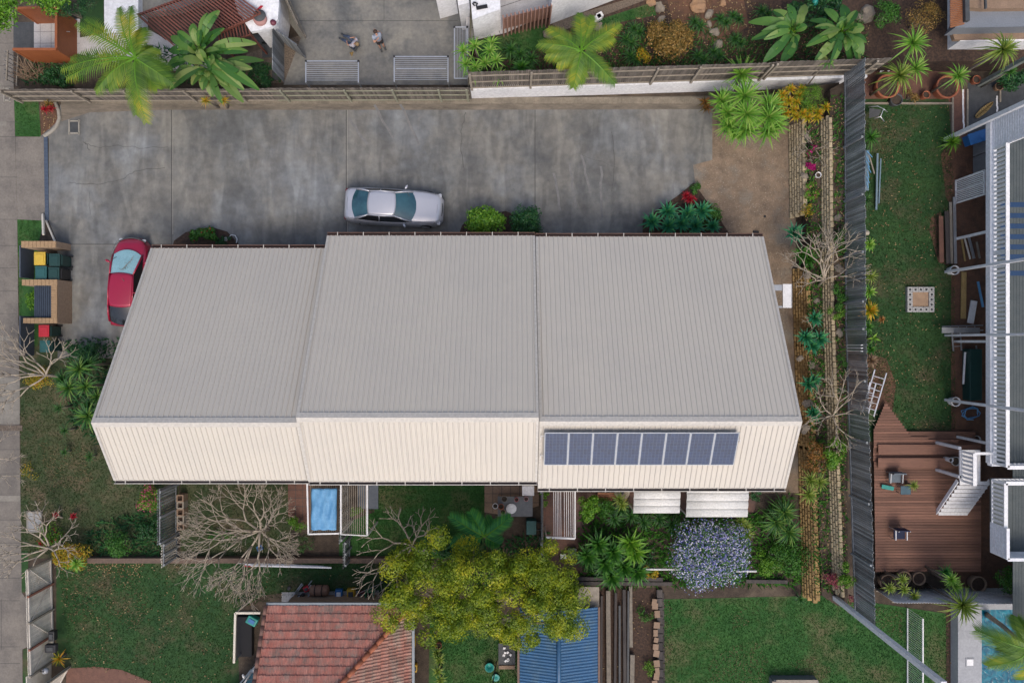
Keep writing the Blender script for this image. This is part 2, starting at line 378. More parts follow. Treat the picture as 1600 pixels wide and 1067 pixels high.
sheet('crossover', [(24, 214), (71, 214), (72, 345), (27, 343)], .022, M['path'])
dr = sheet('driveway', [(62, 214), (96, 185), (93, 168), (100, 150), (430, 157), (740, 156), (1113, 153), (1113, 250), (1083, 258), (1086, 284), (1004, 350), (1004, 420), (450, 420), (250, 560), (90, 560), (90, 380), (76, 345), (76, 216)], .03, M['conc'])
sheet('driveway_margin', [(95, 152), (430, 154), (740, 153), (1113, 150), (1113, 171), (740, 172), (260, 172), (140, 176), (96, 190)], .035, M['conc_stain'])
kb = MB()
for i in range(7):
    x0 = 150+i*137
    kb.box(W(x0+68, 157.5, .05), (4.47, .34, .05))
tag(kb.build('kerb', mat('pale stained kerb', (.25, .215, .165), (.16, .14, .11), 1.3, .9, .2, 30, vary=1.0)), kind='structure')
jb = MB()
for x in (268, 541, 836): line_strip(jb, (x, 172), (x, 366), .032, .039)
line_strip(jb, (72, 382), (268, 382), .03, .039); line_strip(jb, (268, 358), (268, 400), .03, .0395)
jb.build('expansion_joint', M['joint'], dr)
jp = MB()
for x in (270, 543): line_strip(jp, (x, 172), (x, 366), .02, .0405)
line_strip(jp, (72, 383.5), (240, 383.5), .02, .0405)
jp.build('joint_edge', M['joint_pale'], dr)
cb = MB()
def crack(p, w=.02, wob=.06):
    for a, b_ in zip(p, p[1:]): line_strip(cb, a, b_, w*random.uniform(.7, 1.2), .042, wob, 5)
crack([(130, 222), (150, 230), (185, 227), (225, 232), (262, 230)]); crack([(133, 222), (140, 235)])
crack([(108, 285), (128, 288), (165, 286), (192, 280), (210, 268), (258, 262)]); crack([(728, 176), (722, 200), (720, 230), (724, 262)])
crack([(955, 205), (960, 250), (955, 300)], .018); crack([(140, 300), (141, 335)], .012); crack([(905, 240), (965, 262)], .012)
cb.build('crack', M['joint'], dr)
st = MB()   # old tyre scuffs worn into the slab
for x, y, l, a in ((895, 290, 70, 82), (915, 270, 60, 75), (940, 300, 80, 88), (600, 190, 60, 60), (640, 195, 70, 65), (870, 300, 60, 80), (560, 205, 50, 55)):
    d = (math.cos(R(a))*l/2, math.sin(R(a))*l/2)
    line_strip(st, (x-d[0], y-d[1]), (x+d[0], y+d[1]), .12, .041+random.random()*.0008, .06, 6)
M['scuff'] = mat('tyre scuff', (.15, .15, .15), (.20, .20, .195), 3, .9)
st.build('tyre_scuff', M['scuff'], dr)
sheet('bed_soil', [(63, 158), (80, 156), (90, 172), (93, 185), (84, 205), (70, 213), (64, 214)], .028, M['redsoil'])
sheet('front_bed_soil', [(268, 390), (272, 376), (290, 363), (330, 355), (355, 362), (372, 380), (376, 395)], .045, M['mulch'])
sheet('front_bed_soil', [(712, 380), (722, 352), (740, 338), (790, 330), (842, 350), (842, 380)], .045, M['mulch'])
sheet('gravel', [(1083, 258), (1113, 250), (1113, 150), (1240, 148), (1246, 500), (1250, 770), (1170, 770), (1170, 400), (1138, 366), (1086, 300)], .025, M['gravel'])
sheet('agave_bed_soil', [(1004, 372), (1004, 345), (1050, 312), (1074, 296), (1090, 294), (1145, 372)], .034, M['mulch'])
sheet('rear_pad', [(443, 133), (738, 133), (740, -120), (400, -120), (425, 0), (470, 60)], .02, M['pad'])
pj = MB(); line_strip(pj, (462, 33), (715, 33), .025, .026); line_strip(pj, (600, -40), (600, 33), .02, .026)
tag(pj.build('pad_joint', M['joint']), kind='structure')
sheet('side_path', [(120, 60), (165, 52), (235, 48), (340, 108), (240, 112), (120, 84)], .016, M['tile_white'])
sheet('gate_paving', [(53, 30), (125, 30), (125, 84), (53, 84)], .02, M['tile_white'])
gl = MB()
for x in (63, 80, 88, 100): line_strip(gl, (x, 34), (x, 84), .015, .0215)
for y in (50, 68): line_strip(gl, (53, y), (125, y), .015, .0225)
tag(gl.build('paving_joint', M['joint']), kind='structure')
sheet('gate_apron', [(21, 35), (53, 35), (53, 82), (21, 82)], .018, M['slate'])
sheet('small_lawn', [(120, -60), (162, -60), (162, 50), (125, 50)], .014, M['lawn'])
sheet('stepping_path', [(385, 85), (470, 55), (470, 130), (385, 130)], .012, M['pebble'])
ss = MB()
for x, y, w_, h_ in ((418, 78, .55, .8), (434, 92, .5, 1.0), (433, 118, .5, .5), (407, 62, .6, .5)): ss.box(W(x, y, .03), (w_, h_, .04), .05)
tag(ss.build('stepping_stones', M['slate']), kind='structure')
# raised garden terrace beyond the fence (top right)
tz = 1.25
tb = MB(); tb.prism(wp([(741, 133), (1300, 120), (1352, 96), (1700, 96), (1700, -120), (741, -120)], tz), -.5, tz); tag(tb.build('garden_terrace', M['mulch']), kind='structure')
sheet('terrace_lawn', [(745, 64), (790, 55), (852, 38), (856, 70), (800, 92), (745, 100)], tz+.006, M['lawn_bright'])
sheet('terrace_lawn', [(915, 38), (1020, 4), (1026, 24), (975, 34), (940, 42)], tz+.006, M['lawn_bright'])
sheet('terrace_paving', [(728, 66), (728, -60), (900, -60), (860, 20), (790, 52)], tz+.005, M['tile_white'])
tj = MB()
for a, b_ in (((740, 30), (775, 18)), ((737, 44), (770, 33)), ((775, 33), (782, 55)), ((762, 22), (766, 58)), ((780, 12), (840, -8)), ((738, 58), (772, 50))): line_strip(tj, a, b_, .025, tz+.01)
tag(tj.build('terrace_joint', M['joint']), kind='structure')
sheet('pebble_strip', [(858, 36), (1010, -10), (1010, 0), (880, 48)], tz+.008, M['pebble'])
sheet('bare_earth', [(1040, -10), (1160, -10), (1170, 40), (1130, 70), (1090, 60), (1050, 30)], tz+.004, M['redsoil'])
# terraced beds along the right fence
b1 = MB(); b1.prism([W(1255, 138, 1).xy, W(1215, 141, 1).xy, W(1218, 186, 1).xy, W(1262, 190, 1).xy, W(1268, 430, 1).xy, W(1276, 690, 1).xy, W(1284, 930, 1).xy, (16.3, -13.2), (16.3, 12.9)], -.3, 1.0); tag(b1.build('lower_bed', M['soil']), kind='structure')
b2 = MB(); b2.prism([W(1297, 140, 1.6).xy, W(1300, 500, 1.6).xy, W(1308, 700, 1.6).xy, W(1316, 925, 1.6).xy, (16.42, -13.1), (16.42, 12.8)], .5, 1.6); tag(b2.build('upper_bed', M['soil']), kind='structure')
# right neighbour
sheet('neighbour_lawn', [(1300, 155), (1482, 155), (1492, 300), (1492, 690), (1300, 690)], .008, M['lawn'])
sheet('bare_soil_patch', [(1300, 540), (1385, 560), (1400, 600), (1395, 640), (1300, 640)], .012, M['redsoil'])
sheet('bare_soil_patch', [(1470, 240), (1480, 225), (1494, 225), (1494, 330), (1478, 310)], .012, M['redsoil'])
sheet('bare_soil_patch', [(1455, 340), (1470, 330), (1485, 400), (1482, 415), (1466, 410), (1452, 360)], .013, M['redsoil'])
sheet('pot_ground', [(1300, 96), (1488, 96), (1488, 160), (1300, 160)], .006, M['tile_red'])
sheet('brick_path', [(1488, 140), (1512, 140), (1512, 222), (1488, 222)], .012, M['tile_red'])
sheet('dark_paving', [(1512, 130), (1660, 100), (1660, 215), (1512, 215)], .012, M['slate'])
sheet('under_deck_ground', [(1486, 220), (1800, 220), (1800, 930), (1486, 930)], .014, M['redsoil'])
eb = MB()
for a, b_, in (((1300, 162), (1487, 162)), ((1488, 140), (1488, 222)), ((1511, 140), (1511, 205)), ((1562, 140), (1562, 160))): eb.beam(W(*a, .06), W(*b_, .06), .08, .12)
tag(eb.build('timber_edging', M['rail']), kind='structure')
chp = MB()
for a, b_ in (((1505, 140), (1506, 202)), ((1558, 150), (1558, 175))):
    line_strip(chp, a, b_, .09, .03, .02, 10)
tag(chp.build('white_pebble_line', M['white']), kind='structure')
# timber decking by the stairs
td = MB(); dp = wp([(1365, 672), (1384, 628), (1424, 682), (1533, 692), (1533, 893), (1368, 893)], .3)
y0 = min(p[1] for p in dp); y1 = max(p[1] for p in dp)
def clip_row(poly, ya, yb):
    ym = (ya+yb)/2; xs = []
    for i in range(len(poly)):
        a, b_ = poly[i], poly[(i+1) % len(poly)]
        if (a[1]-ym)*(b_[1]-ym) < 0: t = (ym-a[1])/(b_[1]-a[1]); xs.append(a[0]+t*(b_[0]-a[0]))
    return sorted(xs)
y = y0
while y < y1-.05:
    xs = clip_row(dp, y, y+.13)
    if len(xs) >= 2:
        zt = .3 if y < W(0, 722, .3).y or y > W(0, 700, .3).y+.0 else .24
        td.box(((xs[0]+xs[-1])/2, y+.065, zt-.015), (xs[-1]-xs[0], .125, .03))
    y += .14
td.box(((dp[0][0]+dp[3][0])/2+.2, (y0+y1)/2-.2, .12), (4.6, 6.0, .2)) 
tag(td.build('timber_deck', M['deck']), 'low reddish timber deck of long boards beside the white stairs', 'deck')
stp = MB()
for yy, z0 in ((702, .38), (723, .45)): stp.box(W(1449, yy, z0), (5.0, .5, .05))
tag(stp.build('deck_step', M['deck']), 'pair of wide timber step boards crossing the reddish deck', 'step')
# lower yards
sheet('left_lawn', [(88, 874), (620, 874), (620, 1000), (400, 1200), (260, 1200), (210, 1060), (110, 1042), (88, 1040)], .01, M['lawn'])
sheet('pink_path', [(104, 1044), (150, 1041), (190, 1046), (235, 1064), (290, 1110), (290, 1250), (95, 1250)], .02, M['tile_red'])
sheet('middle_lawn', [(640, 960), (815, 960), (815, 1200), (640, 1200)], .008, M['lawn_bright'])
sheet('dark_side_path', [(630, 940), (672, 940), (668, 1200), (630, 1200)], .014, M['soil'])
sheet('corner_lawn', [(1035, 936), (1290, 930), (1490, 960), (1490, 1200), (1035, 1200)], .01, M['lawn_bright'])
#sheet('worn_grass_patch', [(1125, 1060), (1120, 1035), (1150, 1010), (1175, 1005), (1195, 1030), (1185, 1067), (1170, 1120), (1130, 1120)], .013, mat('worn grass', (.17, .13, .085), (.10, .11, .05), 4, .95, .8, 25))
sheet('timber_yard_shaded_soil', [(934, 918), (1035, 918), (1035, 1200), (934, 1200)], .012, M['mulch'])  # soil sheet coloured dark to stand for the shade between the sleepers
sheet('soil_strip', [(1478, 930), (1492, 930), (1492, 1200), (1478, 1200)], .016, M['mulch'])
sheet('yard_grass', [(282, 752), (455, 752), (455, 872), (282, 872)], .008, M['lawn_olive'])
sheet('yard_grass', [(585, 752), (757, 752), (757, 872), (530, 872), (530, 820), (585, 800)], .009, M['lawn_bright'])
sheet('tan_paving', [(757, 740), (842, 740), (842, 790), (790, 805), (757, 800)], .016, M['tile_tan'])
sheet('red_paving', [(450, 740), (485, 740), (485, 822), (450, 806)], .016, M['tile_red'])
sheet('brown_patio', [(846, 740), (905, 740), (905, 800), (925, 830), (920, 935), (846, 935)], .016, M['patio'])
sheet('patio_strip', [(905, 740), (1180, 740), (1180, 800), (905, 790)], .014, M['patio'])
yj = MB()
for x in (770, 784, 798, 812): line_strip(yj, (x, 752), (x, 800), .025, .021)
for y in (759, 771, 785): line_strip(yj, (757, y), (842, y), .025, .022)
for x in (462, 473): line_strip(yj, (x, 752), (x, 812), .02, .021)
for y in (765, 778, 791): line_strip(yj, (450, y), (485, y), .02, .022)
for x in range(852, 905, 9): line_strip(yj, (x, 752), (x, 830), .012, .021)
tag(yj.build('paver_joint', M['joint']), kind='structure')
# drain grate across the drive, curved kerb, pit lids
t = thing('drain_grate', 'long dark blue slotted drain grate across the driveway mouth', 'drain', W(72, 280))
b = MB(); b.beam(W(71.5, 214, .045)-t.location, W(73.5, 345, .045)-t.location, .20, .02)
b.build('channel', mat('blue grey steel', (.05, .07, .11), rough=.5), t)
b = MB()
for i in range(62):
    y = 215+i*2.1; b.beam(W(68.8+i*.03, y, .058)-t.location, W(74.4+i*.03, y, .058)-t.location, .018, .012)
b.build('grate_bar', mat('grate steel', (.12, .16, .22), rough=.5), t)
b = MB(); pts = [(81, 154), (87, 162), (92, 174), (93, 186), (88, 198), (80, 206), (69, 213)]
b.tube([W(x, y, .05) for x, y in pts], .09, 8); tag(b.build('curved_kerb', M['kerb'], smooth=True), 'pale curved kerb round the little flower bed by the driveway mouth', 'kerb')
def lid(name, px, py, w_, h_, m, label, z=.05, rz=0):
    t = thing(name, label, 'drain cover', W(px, py, z), rz=rz)
    b = MB(); 
    for s in (-1, 1): b.box((s*w_/2, 0, 0), (.07, h_+.14, .05)); b.box((0, s*h_/2, 0), (w_, .07, .05))
    b.build('rim', M['kerb'], t); b = MB(); b.box((0, 0, -.008), (w_-.07, h_-.07, .03)); 
    for i in range(int(h_/.08)): b.box((0, -h_/2+.08+i*.08, .01), (w_-.12, .02, .015))
    b.build('lid', m, t)
lid('drain_cover', 116, 199, .5, .62, M['slate'], 'square ribbed drain cover near the driveway mouth by the kerb')
lid('pit_lid', 54, 815, .72, 1.0, M['cinder'], 'pale rectangular concrete pit lid on the lawn edge by the footpath')
lid('pit_lid', 11, 148, .3, .6, M['path'], 'small worn rectangular pit lid set in the upper footpath', .03)
b = MB(); b.lathe(W(1195, 338.5, .03), [(.001, .03), (.06, .03), (.07, 0)], 12); tag(b.build('pipe_cap', M['black'], smooth=True), 'small black pipe cap in the dry gravel near the roof corner', 'cap')
b = MB(); b.box(W(1181, 363, .06), (.28, .12, .1)); b.box(W(1181, 363, .12), (.2, .07, .02)); tag(b.build('utility_box', M['dark']), 'small dark box on the gravel beside the roof corner', 'box')

# ---------------------------------------------------------------- the three joined townhouses
def ribsheet(mb, x0, x1, pe, pr, pitch=.22, rw=.038, rh=.036, mi=0):
    """ribbed metal sheet: x from x0 to x1, eave point pe=(y,z), ridge point pr=(y,z)"""
    a = Vector((0, *pe)); b = Vector((0, *pr)); d = (b-a).normalized(); n = d.cross(Vector((1, 0, 0)))
    n = n if n.z > 0 else -n
    xs = []; x = x0
    while x < x1-1e-6:
        xs.append((x, 0)); 
        if x+pitch < x1:
            xs += [(x+pitch-2*rw-.01, 0), (x+pitch-1.5*rw, rh), (x+pitch-.6*rw, rh), (x+pitch-.01, 0)]
        x += pitch
    xs.append((x1, 0)); v = []; f = []
    for (x, hh) in xs:
        v.append(Vector((x, 0, 0))+a+n*hh); v.append(Vector((x, 0, 0))+b+n*hh)
    for i in range(len(xs)-1): f.append((2*i, 2*i+2, 2*i+3, 2*i+1))
    mb.add(v, f, mi)
def townhouse(x0, x1, yr, zr, yf, zf, yb, zb, label, wall_l=True, wall_r=True):
    t = thing('townhouse', label, 'townhouse', ((x0+x1)/2, (yf+yb)/2, 0), 'joined cream roofed townhouses')
    o = -t.location
    def P(m): m.v = [tuple(Vector(v)+o) for v in m.v]; return m
    r = MB(); ribsheet(r, x0+.02, x1-.02, (yf, zf), (yr, zr)); fr = P(r).build('front_roof', M['roof'], t)
    r = MB(); ribsheet(r, x0+.02, x1-.02, (yb, zb), (yr, zr)); P(r).build('rear_roof', M['roof'], t)
    # solid under the sheets, walls
    s = MB(); ins = .35
    yfi, ybi = yf-ins, yb+ins; sf = (zr-zf)/(yf-yr); sb = (zr-zb)/(yr-yb)
    prof = [(yfi, 0), (yfi, zf+sf*ins-.12), (yr, zr-.12), (ybi, zb+sb*ins-.12), (ybi, 0)]
    xa, xb_ = x0+(.12 if wall_l else 0), x1-(.12 if wall_r else 0)
    n = len(prof); s.add([(xa, *p) for p in prof]+[(xb_, *p) for p in prof], [tuple(range(n)), tuple(range(2*n-1, n-1, -1))]+[(i, n+i, n+(i+1) % n, (i+1) % n) for i in range(n)])
    P(s).build('wall', M['brick'], t)
    # ridge cap
    c = MB(); w_ = .2
    for sgn, yy, sl in ((1, yr, -sf), (-1, yr, -sb)):
        c.add([(x0, yr, zr+.05), (x1, yr, zr+.05), (x1, yr+sgn*w_, zr+.05+sl*w_), (x0, yr+sgn*w_, zr+.05+sl*w_)], [(0, 1, 2, 3) if sgn < 0 else (3, 2, 1, 0)])
        c.add([(x0, yr+sgn*w_, zr+.05+sl*w_), (x1, yr+sgn*w_, zr+.05+sl*w_), (x1, yr+sgn*w_, zr+.01+sl*w_), (x0, yr+sgn*w_, zr+.01+sl*w_)], [(0, 1, 2, 3)])
    P(c).build('ridge_cap', M['roofcap'], t)
    for xe, sg in ((x0, 1), (x1, -1)):
        c = MB()
        for (ye, ze) in ((yf, zf), (yb, zb)):
            a = Vector((xe, ye, ze+.035)); b = Vector((xe, yr, zr+.047)); q = Vector((sg*.11, 0, 0)); dn = Vector((0, 0, -.2))
            c.quad(a, a+q, b+q, b); c.quad(a, b, b+dn, a+dn)
        P(c).build('barge_flashing', M['roofcap'], t)
    for (ye, ze, sg) in ((yf, zf, 1), (yb, zb, -1)):
        c = MB(); c.box(((x0+x1)/2, ye+sg*.02, ze-.05), (x1-x0, .02, .12)); c.box(((x0+x1)/2, ye+sg*.15, ze-.05), (x1-x0, .025, .12)); c.box(((x0+x1)/2, ye+sg*.085, ze-.10), (x1-x0, .15, .02))
        gt = P(c).build('gutter', M['gutter'] if sg > 0 else M['roofcap'], t)
        c = MB(); c.box(((x0+x1)/2, ye+sg*.085, ze-.085), (x1-x0-.04, .10, .008)); P(c).build('gutter_bed', M['gutter_in'], gt)
        x = x0+.5
        while x < x1: c = MB(); c.box((x, ye+sg*.085, ze+.015), (.035, .17, .012)); P(c).build('gutter_strap', M['roofcap'], gt); x += 1.22
    # front openings
    xm = (x0+x1)/2
    c = MB(); c.box((xm-1.8, yfi+.02, 1.1), (2.6, .05, 2.1)); 
    for k in range(5): c.box((xm-1.8, yfi+.05, .25+k*.42), (2.5, .02, .03))
    P(c).build('garage_door', M['roofcap'], t)
    c = MB(); c.box((xm+1.6, yfi+.02, 1.05), (.9, .05, 2.0)); d = P(c).build('door', M['stainedply'], t)
    for kx in (-2.6, 0, 2.6):
        for zz, hh in ((1.1, 2.0), (3.9, 1.2)):
            c = MB(); c.box((xm+kx, ybi-.02, zz), (1.7, .05, hh)); w2 = P(c).build('window', M['white_metal'], t)
            c = MB(); c.box((xm+kx, ybi-.05, zz), (1.55, .02, hh-.14)); P(c).build('pane', M['glass_dark'], w2)
    return t
t1 = townhouse(-17.24, -8.75, -3.32, 7.0, 4.45, 2.4, -6.0, 5.43, 'townhouse with the set back lower cream roof nearest the street')
t2 = townhouse(-8.75, 1.09, -3.08, 7.3, 5.0, 2.7, -6.01, 5.64, 'middle townhouse, its cream roof without panels between two others', wall_l=False)
t3 = townhouse(1.12, 11.89, -3.27, 7.0, 4.95, 2.72, -6.35, 5.36, 'townhouse at the right end whose cream roof carries solar panels')
# solar array on the rear slope of the right townhouse
sl = math.atan2(7.0-5.36, 6.35-3.27)
cell = mat('solar cell', (.012, .03, .085), (.01, .02, .06), 3, .12, spec=.9, rnd=.2)
back = mat('solar backing', (.07, .10, .17), rough=.15, spec=.8)
def panel():
    t = thing('solar_panel', '', 'solar panel', (0, 0, 0), 'row of solar panels on the rear slope')
    w_, h_ = .985, 1.66
    b = MB(); b.box((0, 0, 0), (w_-.02, h_-.02, .02)); b.build('backing', back, t)
    b = MB()
    for i in range(6):
        for j in range(10):
            b.box((-w_/2+.055+(i+.5)*(w_-.11)/6, -h_/2+.06+(j+.5)*(h_-.12)/10, .011), (.13, .138, .004))
    b.build('cells', cell, t)
    b = MB()
    for s in (-1, 1): b.box((s*(w_/2-.012), 0, .01), (.03, h_, .04)); b.box((0, s*(h_/2-.012), .01), (w_-.06, .03, .04))
    b.build('frame', mat('panel frame', (.5, .52, .55), rough=.4), t)
    b = MB(); b.box((0, .45, -.07), (w_, .04, .08)); b.box((0, -.45, -.07), (w_, .04, .08)); b.build('mounting_rail', M['alu'], t)
    return t
pn = panel(); names = ['at the left end of the row, deepest blue', 'second from the left end of the row, deep blue', 'third from the left end of the row', 'fourth from the left end of the row', 'fourth from the right end of the row', 'third from the right end of the row', 'second from the right end of the row', 'at the right end of the row above the second awning']
for i in range(8):
    o = pn if i == 0 else copy_tree(pn)
    o["label"] = 'solar panel '+names[i]
    x = 1.33+.5+i*1.0; dy = .38+.83; off = .24
    y = -3.27-math.cos(sl)*dy; z = 7.0-math.sin(sl)*dy
    o.location = (x, y-math.sin(sl)*off, z+math.cos(sl)*off); o.rotation_euler = (sl, 0, 0)
b = MB()
for x0, yy in ((1.2, .7), (1.2, 1.7), (9.45, .9)):
    y = -3.27-math.cos(sl)*yy; z = 7.08-math.sin(sl)*yy; s_ = 1 if x0 < 5 else -1
    b.tube([(x0, y-.15, z), (x0, y, z+.08), (x0+s_*.12, y, z+.12)], .02, 5)
tag(b.build('conduit', M['white_metal']), 'short white conduit bends poking out at the ends of the solar row', 'conduit')
# white hood on the end wall
t = thing('window_hood', 'white metal window hood jutting from the right end wall under the roof', 'window hood', (11.9, 1.9, 2.6))
def lw(px, py, z): return W(px, py, z)-t.location
b = MB(); a = lw(1223, 444, 3.0); c_ = lw(1236.5, 481, 3.0); b.box(((a.x+c_.x)/2, (a.y+c_.y)/2, .4), (c_.x-a.x, a.y-c_.y, .05)); b.box((c_.x, (a.y+c_.y)/2, .2), (.03, a.y-c_.y, .45)); b.build('hood_panel', M['white_metal'], t)
b = MB(); a = lw(1205, 445, 3.0); c_ = lw(1223, 454, 3.0); b.box(((a.x+c_.x)/2, (a.y+c_.y)/2, .36), (c_.x-a.x, a.y-c_.y, .04)); a = lw(1205, 478, 3.0); c_ = lw(1223, 481, 3.0); b.box(((a.x+c_.x)/2, (a.y+c_.y)/2, .36), (c_.x-a.x, a.y-c_.y, .04)); b.build('hood_arm', M['grey_metal'], t)
# awnings
def awning(px0, px1, y0, y1, label, z=2.5):
    a = W(px0, y0, z); b_ = W(px1, y1, z-.25); t = thing('awning', label, 'awning', ((a.x+b_.x)/2, a.y, 0), 'white ridged awnings below the panelled roof')
    m = MB(); n = 5; L = a.y-b_.y; pr = None; hx = (b_.x-a.x)/2
    for k in range(n*8+1):
        u = k/(n*8); yy = -L*u; ph = (u*n) % 1.0 if k < n*8 else 1.0
        zz = z-.3*u+.07*math.sin(math.pi*ph)**.5 if 0 < ph < 1 else z-.3*u
        sag = .0
        cur = [(x, yy, zz) for x in (-hx, hx)]
        if pr:
            for j in range(1): m.quad(cur[j], cur[j+1], pr[j+1], pr[j])
        pr = cur
    o = m.build('awning_sheet', M['awn'], t, smooth=True)
    sm = o.modifiers.new('solid', 'SOLIDIFY'); sm.thickness = .02
    m = MB()
    for s in (-1, 1): m.beam((s*(hx-.05), -L+.1, z-.33), (s*(hx-.05), -L+.1, 0), .06)
    m.beam((-hx, -L+.03, z-.36), (hx, -L+.03, z-.36), .05); m.build('awning_frame', M['white_metal'], t)
awning(991, 1062, 745, 802, 'narrower white ridged awning with four folds left of the lilac tree')
awning(1074, 1168, 745, 808, 'wider white ridged awning directly above the lilac flowered tree')
# ---------------------------------------------------------------- fences and walls
def V3(p, z): return Vector((p[0], p[1], z))
def paling_fence(name, label, a, b, z0, h, m, rails=3, face=1, posts=(), mr=None, pw=.1, gap=.012, jag=.04, group=None, pname='palings', rail_h=None, prail=.07):
    """a,b world xy ends. face=+1: rails on the left of a->b, -1 right."""
    a = Vector((a[0], a[1])); b = Vector((b[0], b[1])); d = b-a; L = d.length; d /= L; nn = Vector((-d.y, d.x))*face
    t = thing(name, label, 'fence', (a.x, a.y, z0), group)
    mr = mr or M['rail']; ang = math.atan2(d.y, d.x)
    p = MB(); s = 0
    while s < L:
        c = d*(s+pw/2); hh = h+random.uniform(-jag, jag)
        p.box((c.x, c.y, hh/2), (pw-gap, .018, hh), ang); s += pw
    p.build(pname, m, t)
    r = MB()
    for k in range(rails):
        z = (rail_h[k] if rail_h else .15+(h-.3)*k/(rails-1))
        c = d*(L/2)+nn*.045; r.box((c.x, c.y, z), (L, .045, prail), ang)
    r.build('rails', mr, t)
    for s in posts:
        q = MB(); c = d*(s*L)+nn*.10; q.box((c.x, c.y, h/2-.03), (.1, .09, h-.02), ang); q.build('post', mr, t)
    return t
A = W(28, 158); B = W(436, 157); A2 = W(735, 156)
paling_fence('paling_fence', 'weathered paling fence behind the palm and paddle leaves at the top left', A.xy, B.xy, 0, 1.62, M['paling'], 3, -1, posts=(.02, .28, .47, .69, .88), rail_h=(.12, .78, 1.38))
paling_fence('paling_fence', 'weathered paling fence with mossy posts below the three clotheslines', B.xy, A2.xy, 0, 1.66, M['paling'], 3, -1, posts=(.06, .38, .62, .85, .99), rail_h=(.12, .78, 1.38), mr=mat('mossy rail', (.29, .29, .22), (.22, .22, .16), 4, .9))
a = W(737, 155); b_ = W(1335, 136)
wt = MB(); dd = (b_-a); 
wt.prism([(a.x, a.y), (b_.x, b_.y), (b_.x, b_.y+.2), (a.x, a.y+.2)], -.2, 1.27)
tag(wt.build('white_wall', M['white_wall']), 'low white rendered wall along the top of the driveway under the palings', 'wall')
def on(t_, off=.1): return (a.x+dd.x*t_, a.y+dd.y*t_+off)
paling_fence('paling_fence', 'old three rail paling fence on the white wall at the palm', on(0), on(.46), 1.27, 1.95, M['paling'], 3, -1, posts=(.01, .33, .985), rail_h=(.12, .85, 1.6))
paling_fence('paling_fence', 'old paling fence on the white wall behind the long leaved yuccas', on(.46), on(.73), 1.3, 1.9, M['paling'], 3, -1, posts=(.35, .985), rail_h=(.12, .85, 1.6))
paling_fence('paling_fence', 'end run of paling fence on the white wall in the top right bed corner', on(.73), on(1), 1.45, 1.85, M['paling'], 3, -1, posts=(.02, .9), rail_h=(.12, .7, 1.3))
# right boundary
paling_fence('grey_paling_fence', 'grey paling fence along the terraced beds, upper half', (16.3, 13.1), (16.35, 1.0), 1.6, 1.85, M['paling_grey'], 1, -1, posts=(.3, .52, .74, .93), mr=M['paling_grey'], rail_h=(.06,), prail=.09, gap=.02, jag=.06)
paling_fence('grey_paling_fence', 'grey paling fence along the terraced beds, lower half', (16.35, 1.0), (16.8, -13.2), 1.6, 1.85, M['paling_grey'], 1, -1, posts=(.03, .2, .4, .6, .8), mr=M['paling_grey'], rail_h=(.06,), prail=.09, gap=.02, jag=.06)
b = MB()
for k, y in enumerate((539, 543.5, 548)): b.beam(W(1326, y, 1.9)+Vector((-.12, 0, .2)), W(1326, y, 1.9)+Vector((-.12, 0, 1.5)), .1, .03)
tag(b.build('fence_repair', M['white']), 'three white slats fixed to the grey fence halfway down', 'slats')
# block retaining walls
def block_wall(name, label, pts, z0, rows, m, bl=.34, bh=.17, setb=.05, dep=.22):
    t = thing(name, label, 'retaining wall', (pts[0].x, pts[0].y, z0)); b = MB()
    for r in range(rows):
        for k in range(len(pts)-1):
            a_, b2_ = pts[k], pts[k+1]; d = (b2_-a_); L = d.length; d = d/L; nrm = Vector((d.y, -d.x, 0)); nrm = nrm if nrm.x > 0 else -nrm
            s = (bl/2 if r % 2 else 0)
            while s < L:
                c = a_+d*s+nrm*(r*setb+dep/2+random.uniform(-.012, .012))-t.location
                b.box((c.x, c.y, r*bh+bh/2), (dep, bl-.025, bh-.01), math.atan2(d.y, d.x)-math.pi/2); s += bl
    o = b.build('blocks', m, t); bevel(o, .02, 1); return t
block_wall('retaining_wall', 'cream stepped block wall beside the dry gravel', [W(1231, 192), W(1233, 340)], 0, 6, M['block'], setb=.06)
block_wall('retaining_wall', 'tan stepped block wall beside the end of the panelled roof', [W(1237, 425), W(1240, 540), W(1246, 700), W(1252, 930)], 0, 6, M['block_brown'], setb=.06)
block_wall('retaining_wall', 'upper row of knobbly blocks between the two planted terraces', [W(1281, 190, 1.0), W(1284, 480, 1), W(1292, 700, 1), W(1300, 925, 1)], 1.0, 4, M['block'], bl=.3, setb=.05, dep=.16)
# left front picket fence, seen from inside the lawn
def white_fence(label, a, b, h=1.85, braces=3, m=None):
    a = Vector(a.xy[:]); b = Vector(b.xy[:]); d = b-a; L = d.length; d /= L; nn = Vector((d.y, -d.x)); nn = nn if nn.x > 0 or abs(nn.x) < .3 else -nn
    t = thing('white_fence', label, 'fence', (a.x, a.y, 0)); ang = math.atan2(d.y, d.x); p = MB(); s = 0
    while s < L: c = d*(s+.05); p.box((c.x, c.y, h/2), (.088, .02, h+random.uniform(-.02, .02)), ang); s += .1
    p.build('pickets', M['white_timber'], t)
    r = MB()
    for z in (.12, h-.12): c = d*(L/2)+nn*.05; r.box((c.x, c.y, z), (L, .05, .09), ang)
    for k in range(braces):
        s0, s1 = L*k/braces, L*(k+1)/braces; z0, z1 = (.15, h-.15) if k % 2 else (h-.15, .15)
        q0 = d*s0+nn*.06; q1 = d*s1+nn*.06; r.beam((q0.x, q0.y, z0), (q1.x, q1.y, z1), .045, .03)
    r.build('brace', mat('pale brace', (.62, .58, .52), rough=.9), t)
    for k in range(braces+1):
        q = MB(); c = d*(L*k/braces)+nn*.08; q.box((c.x, c.y, h/2), (.09, .09, h), ang); q.build('post', mat('faded red post', (.30, .13, .09), rough=.9) if k % 2 else M['rail'], t)
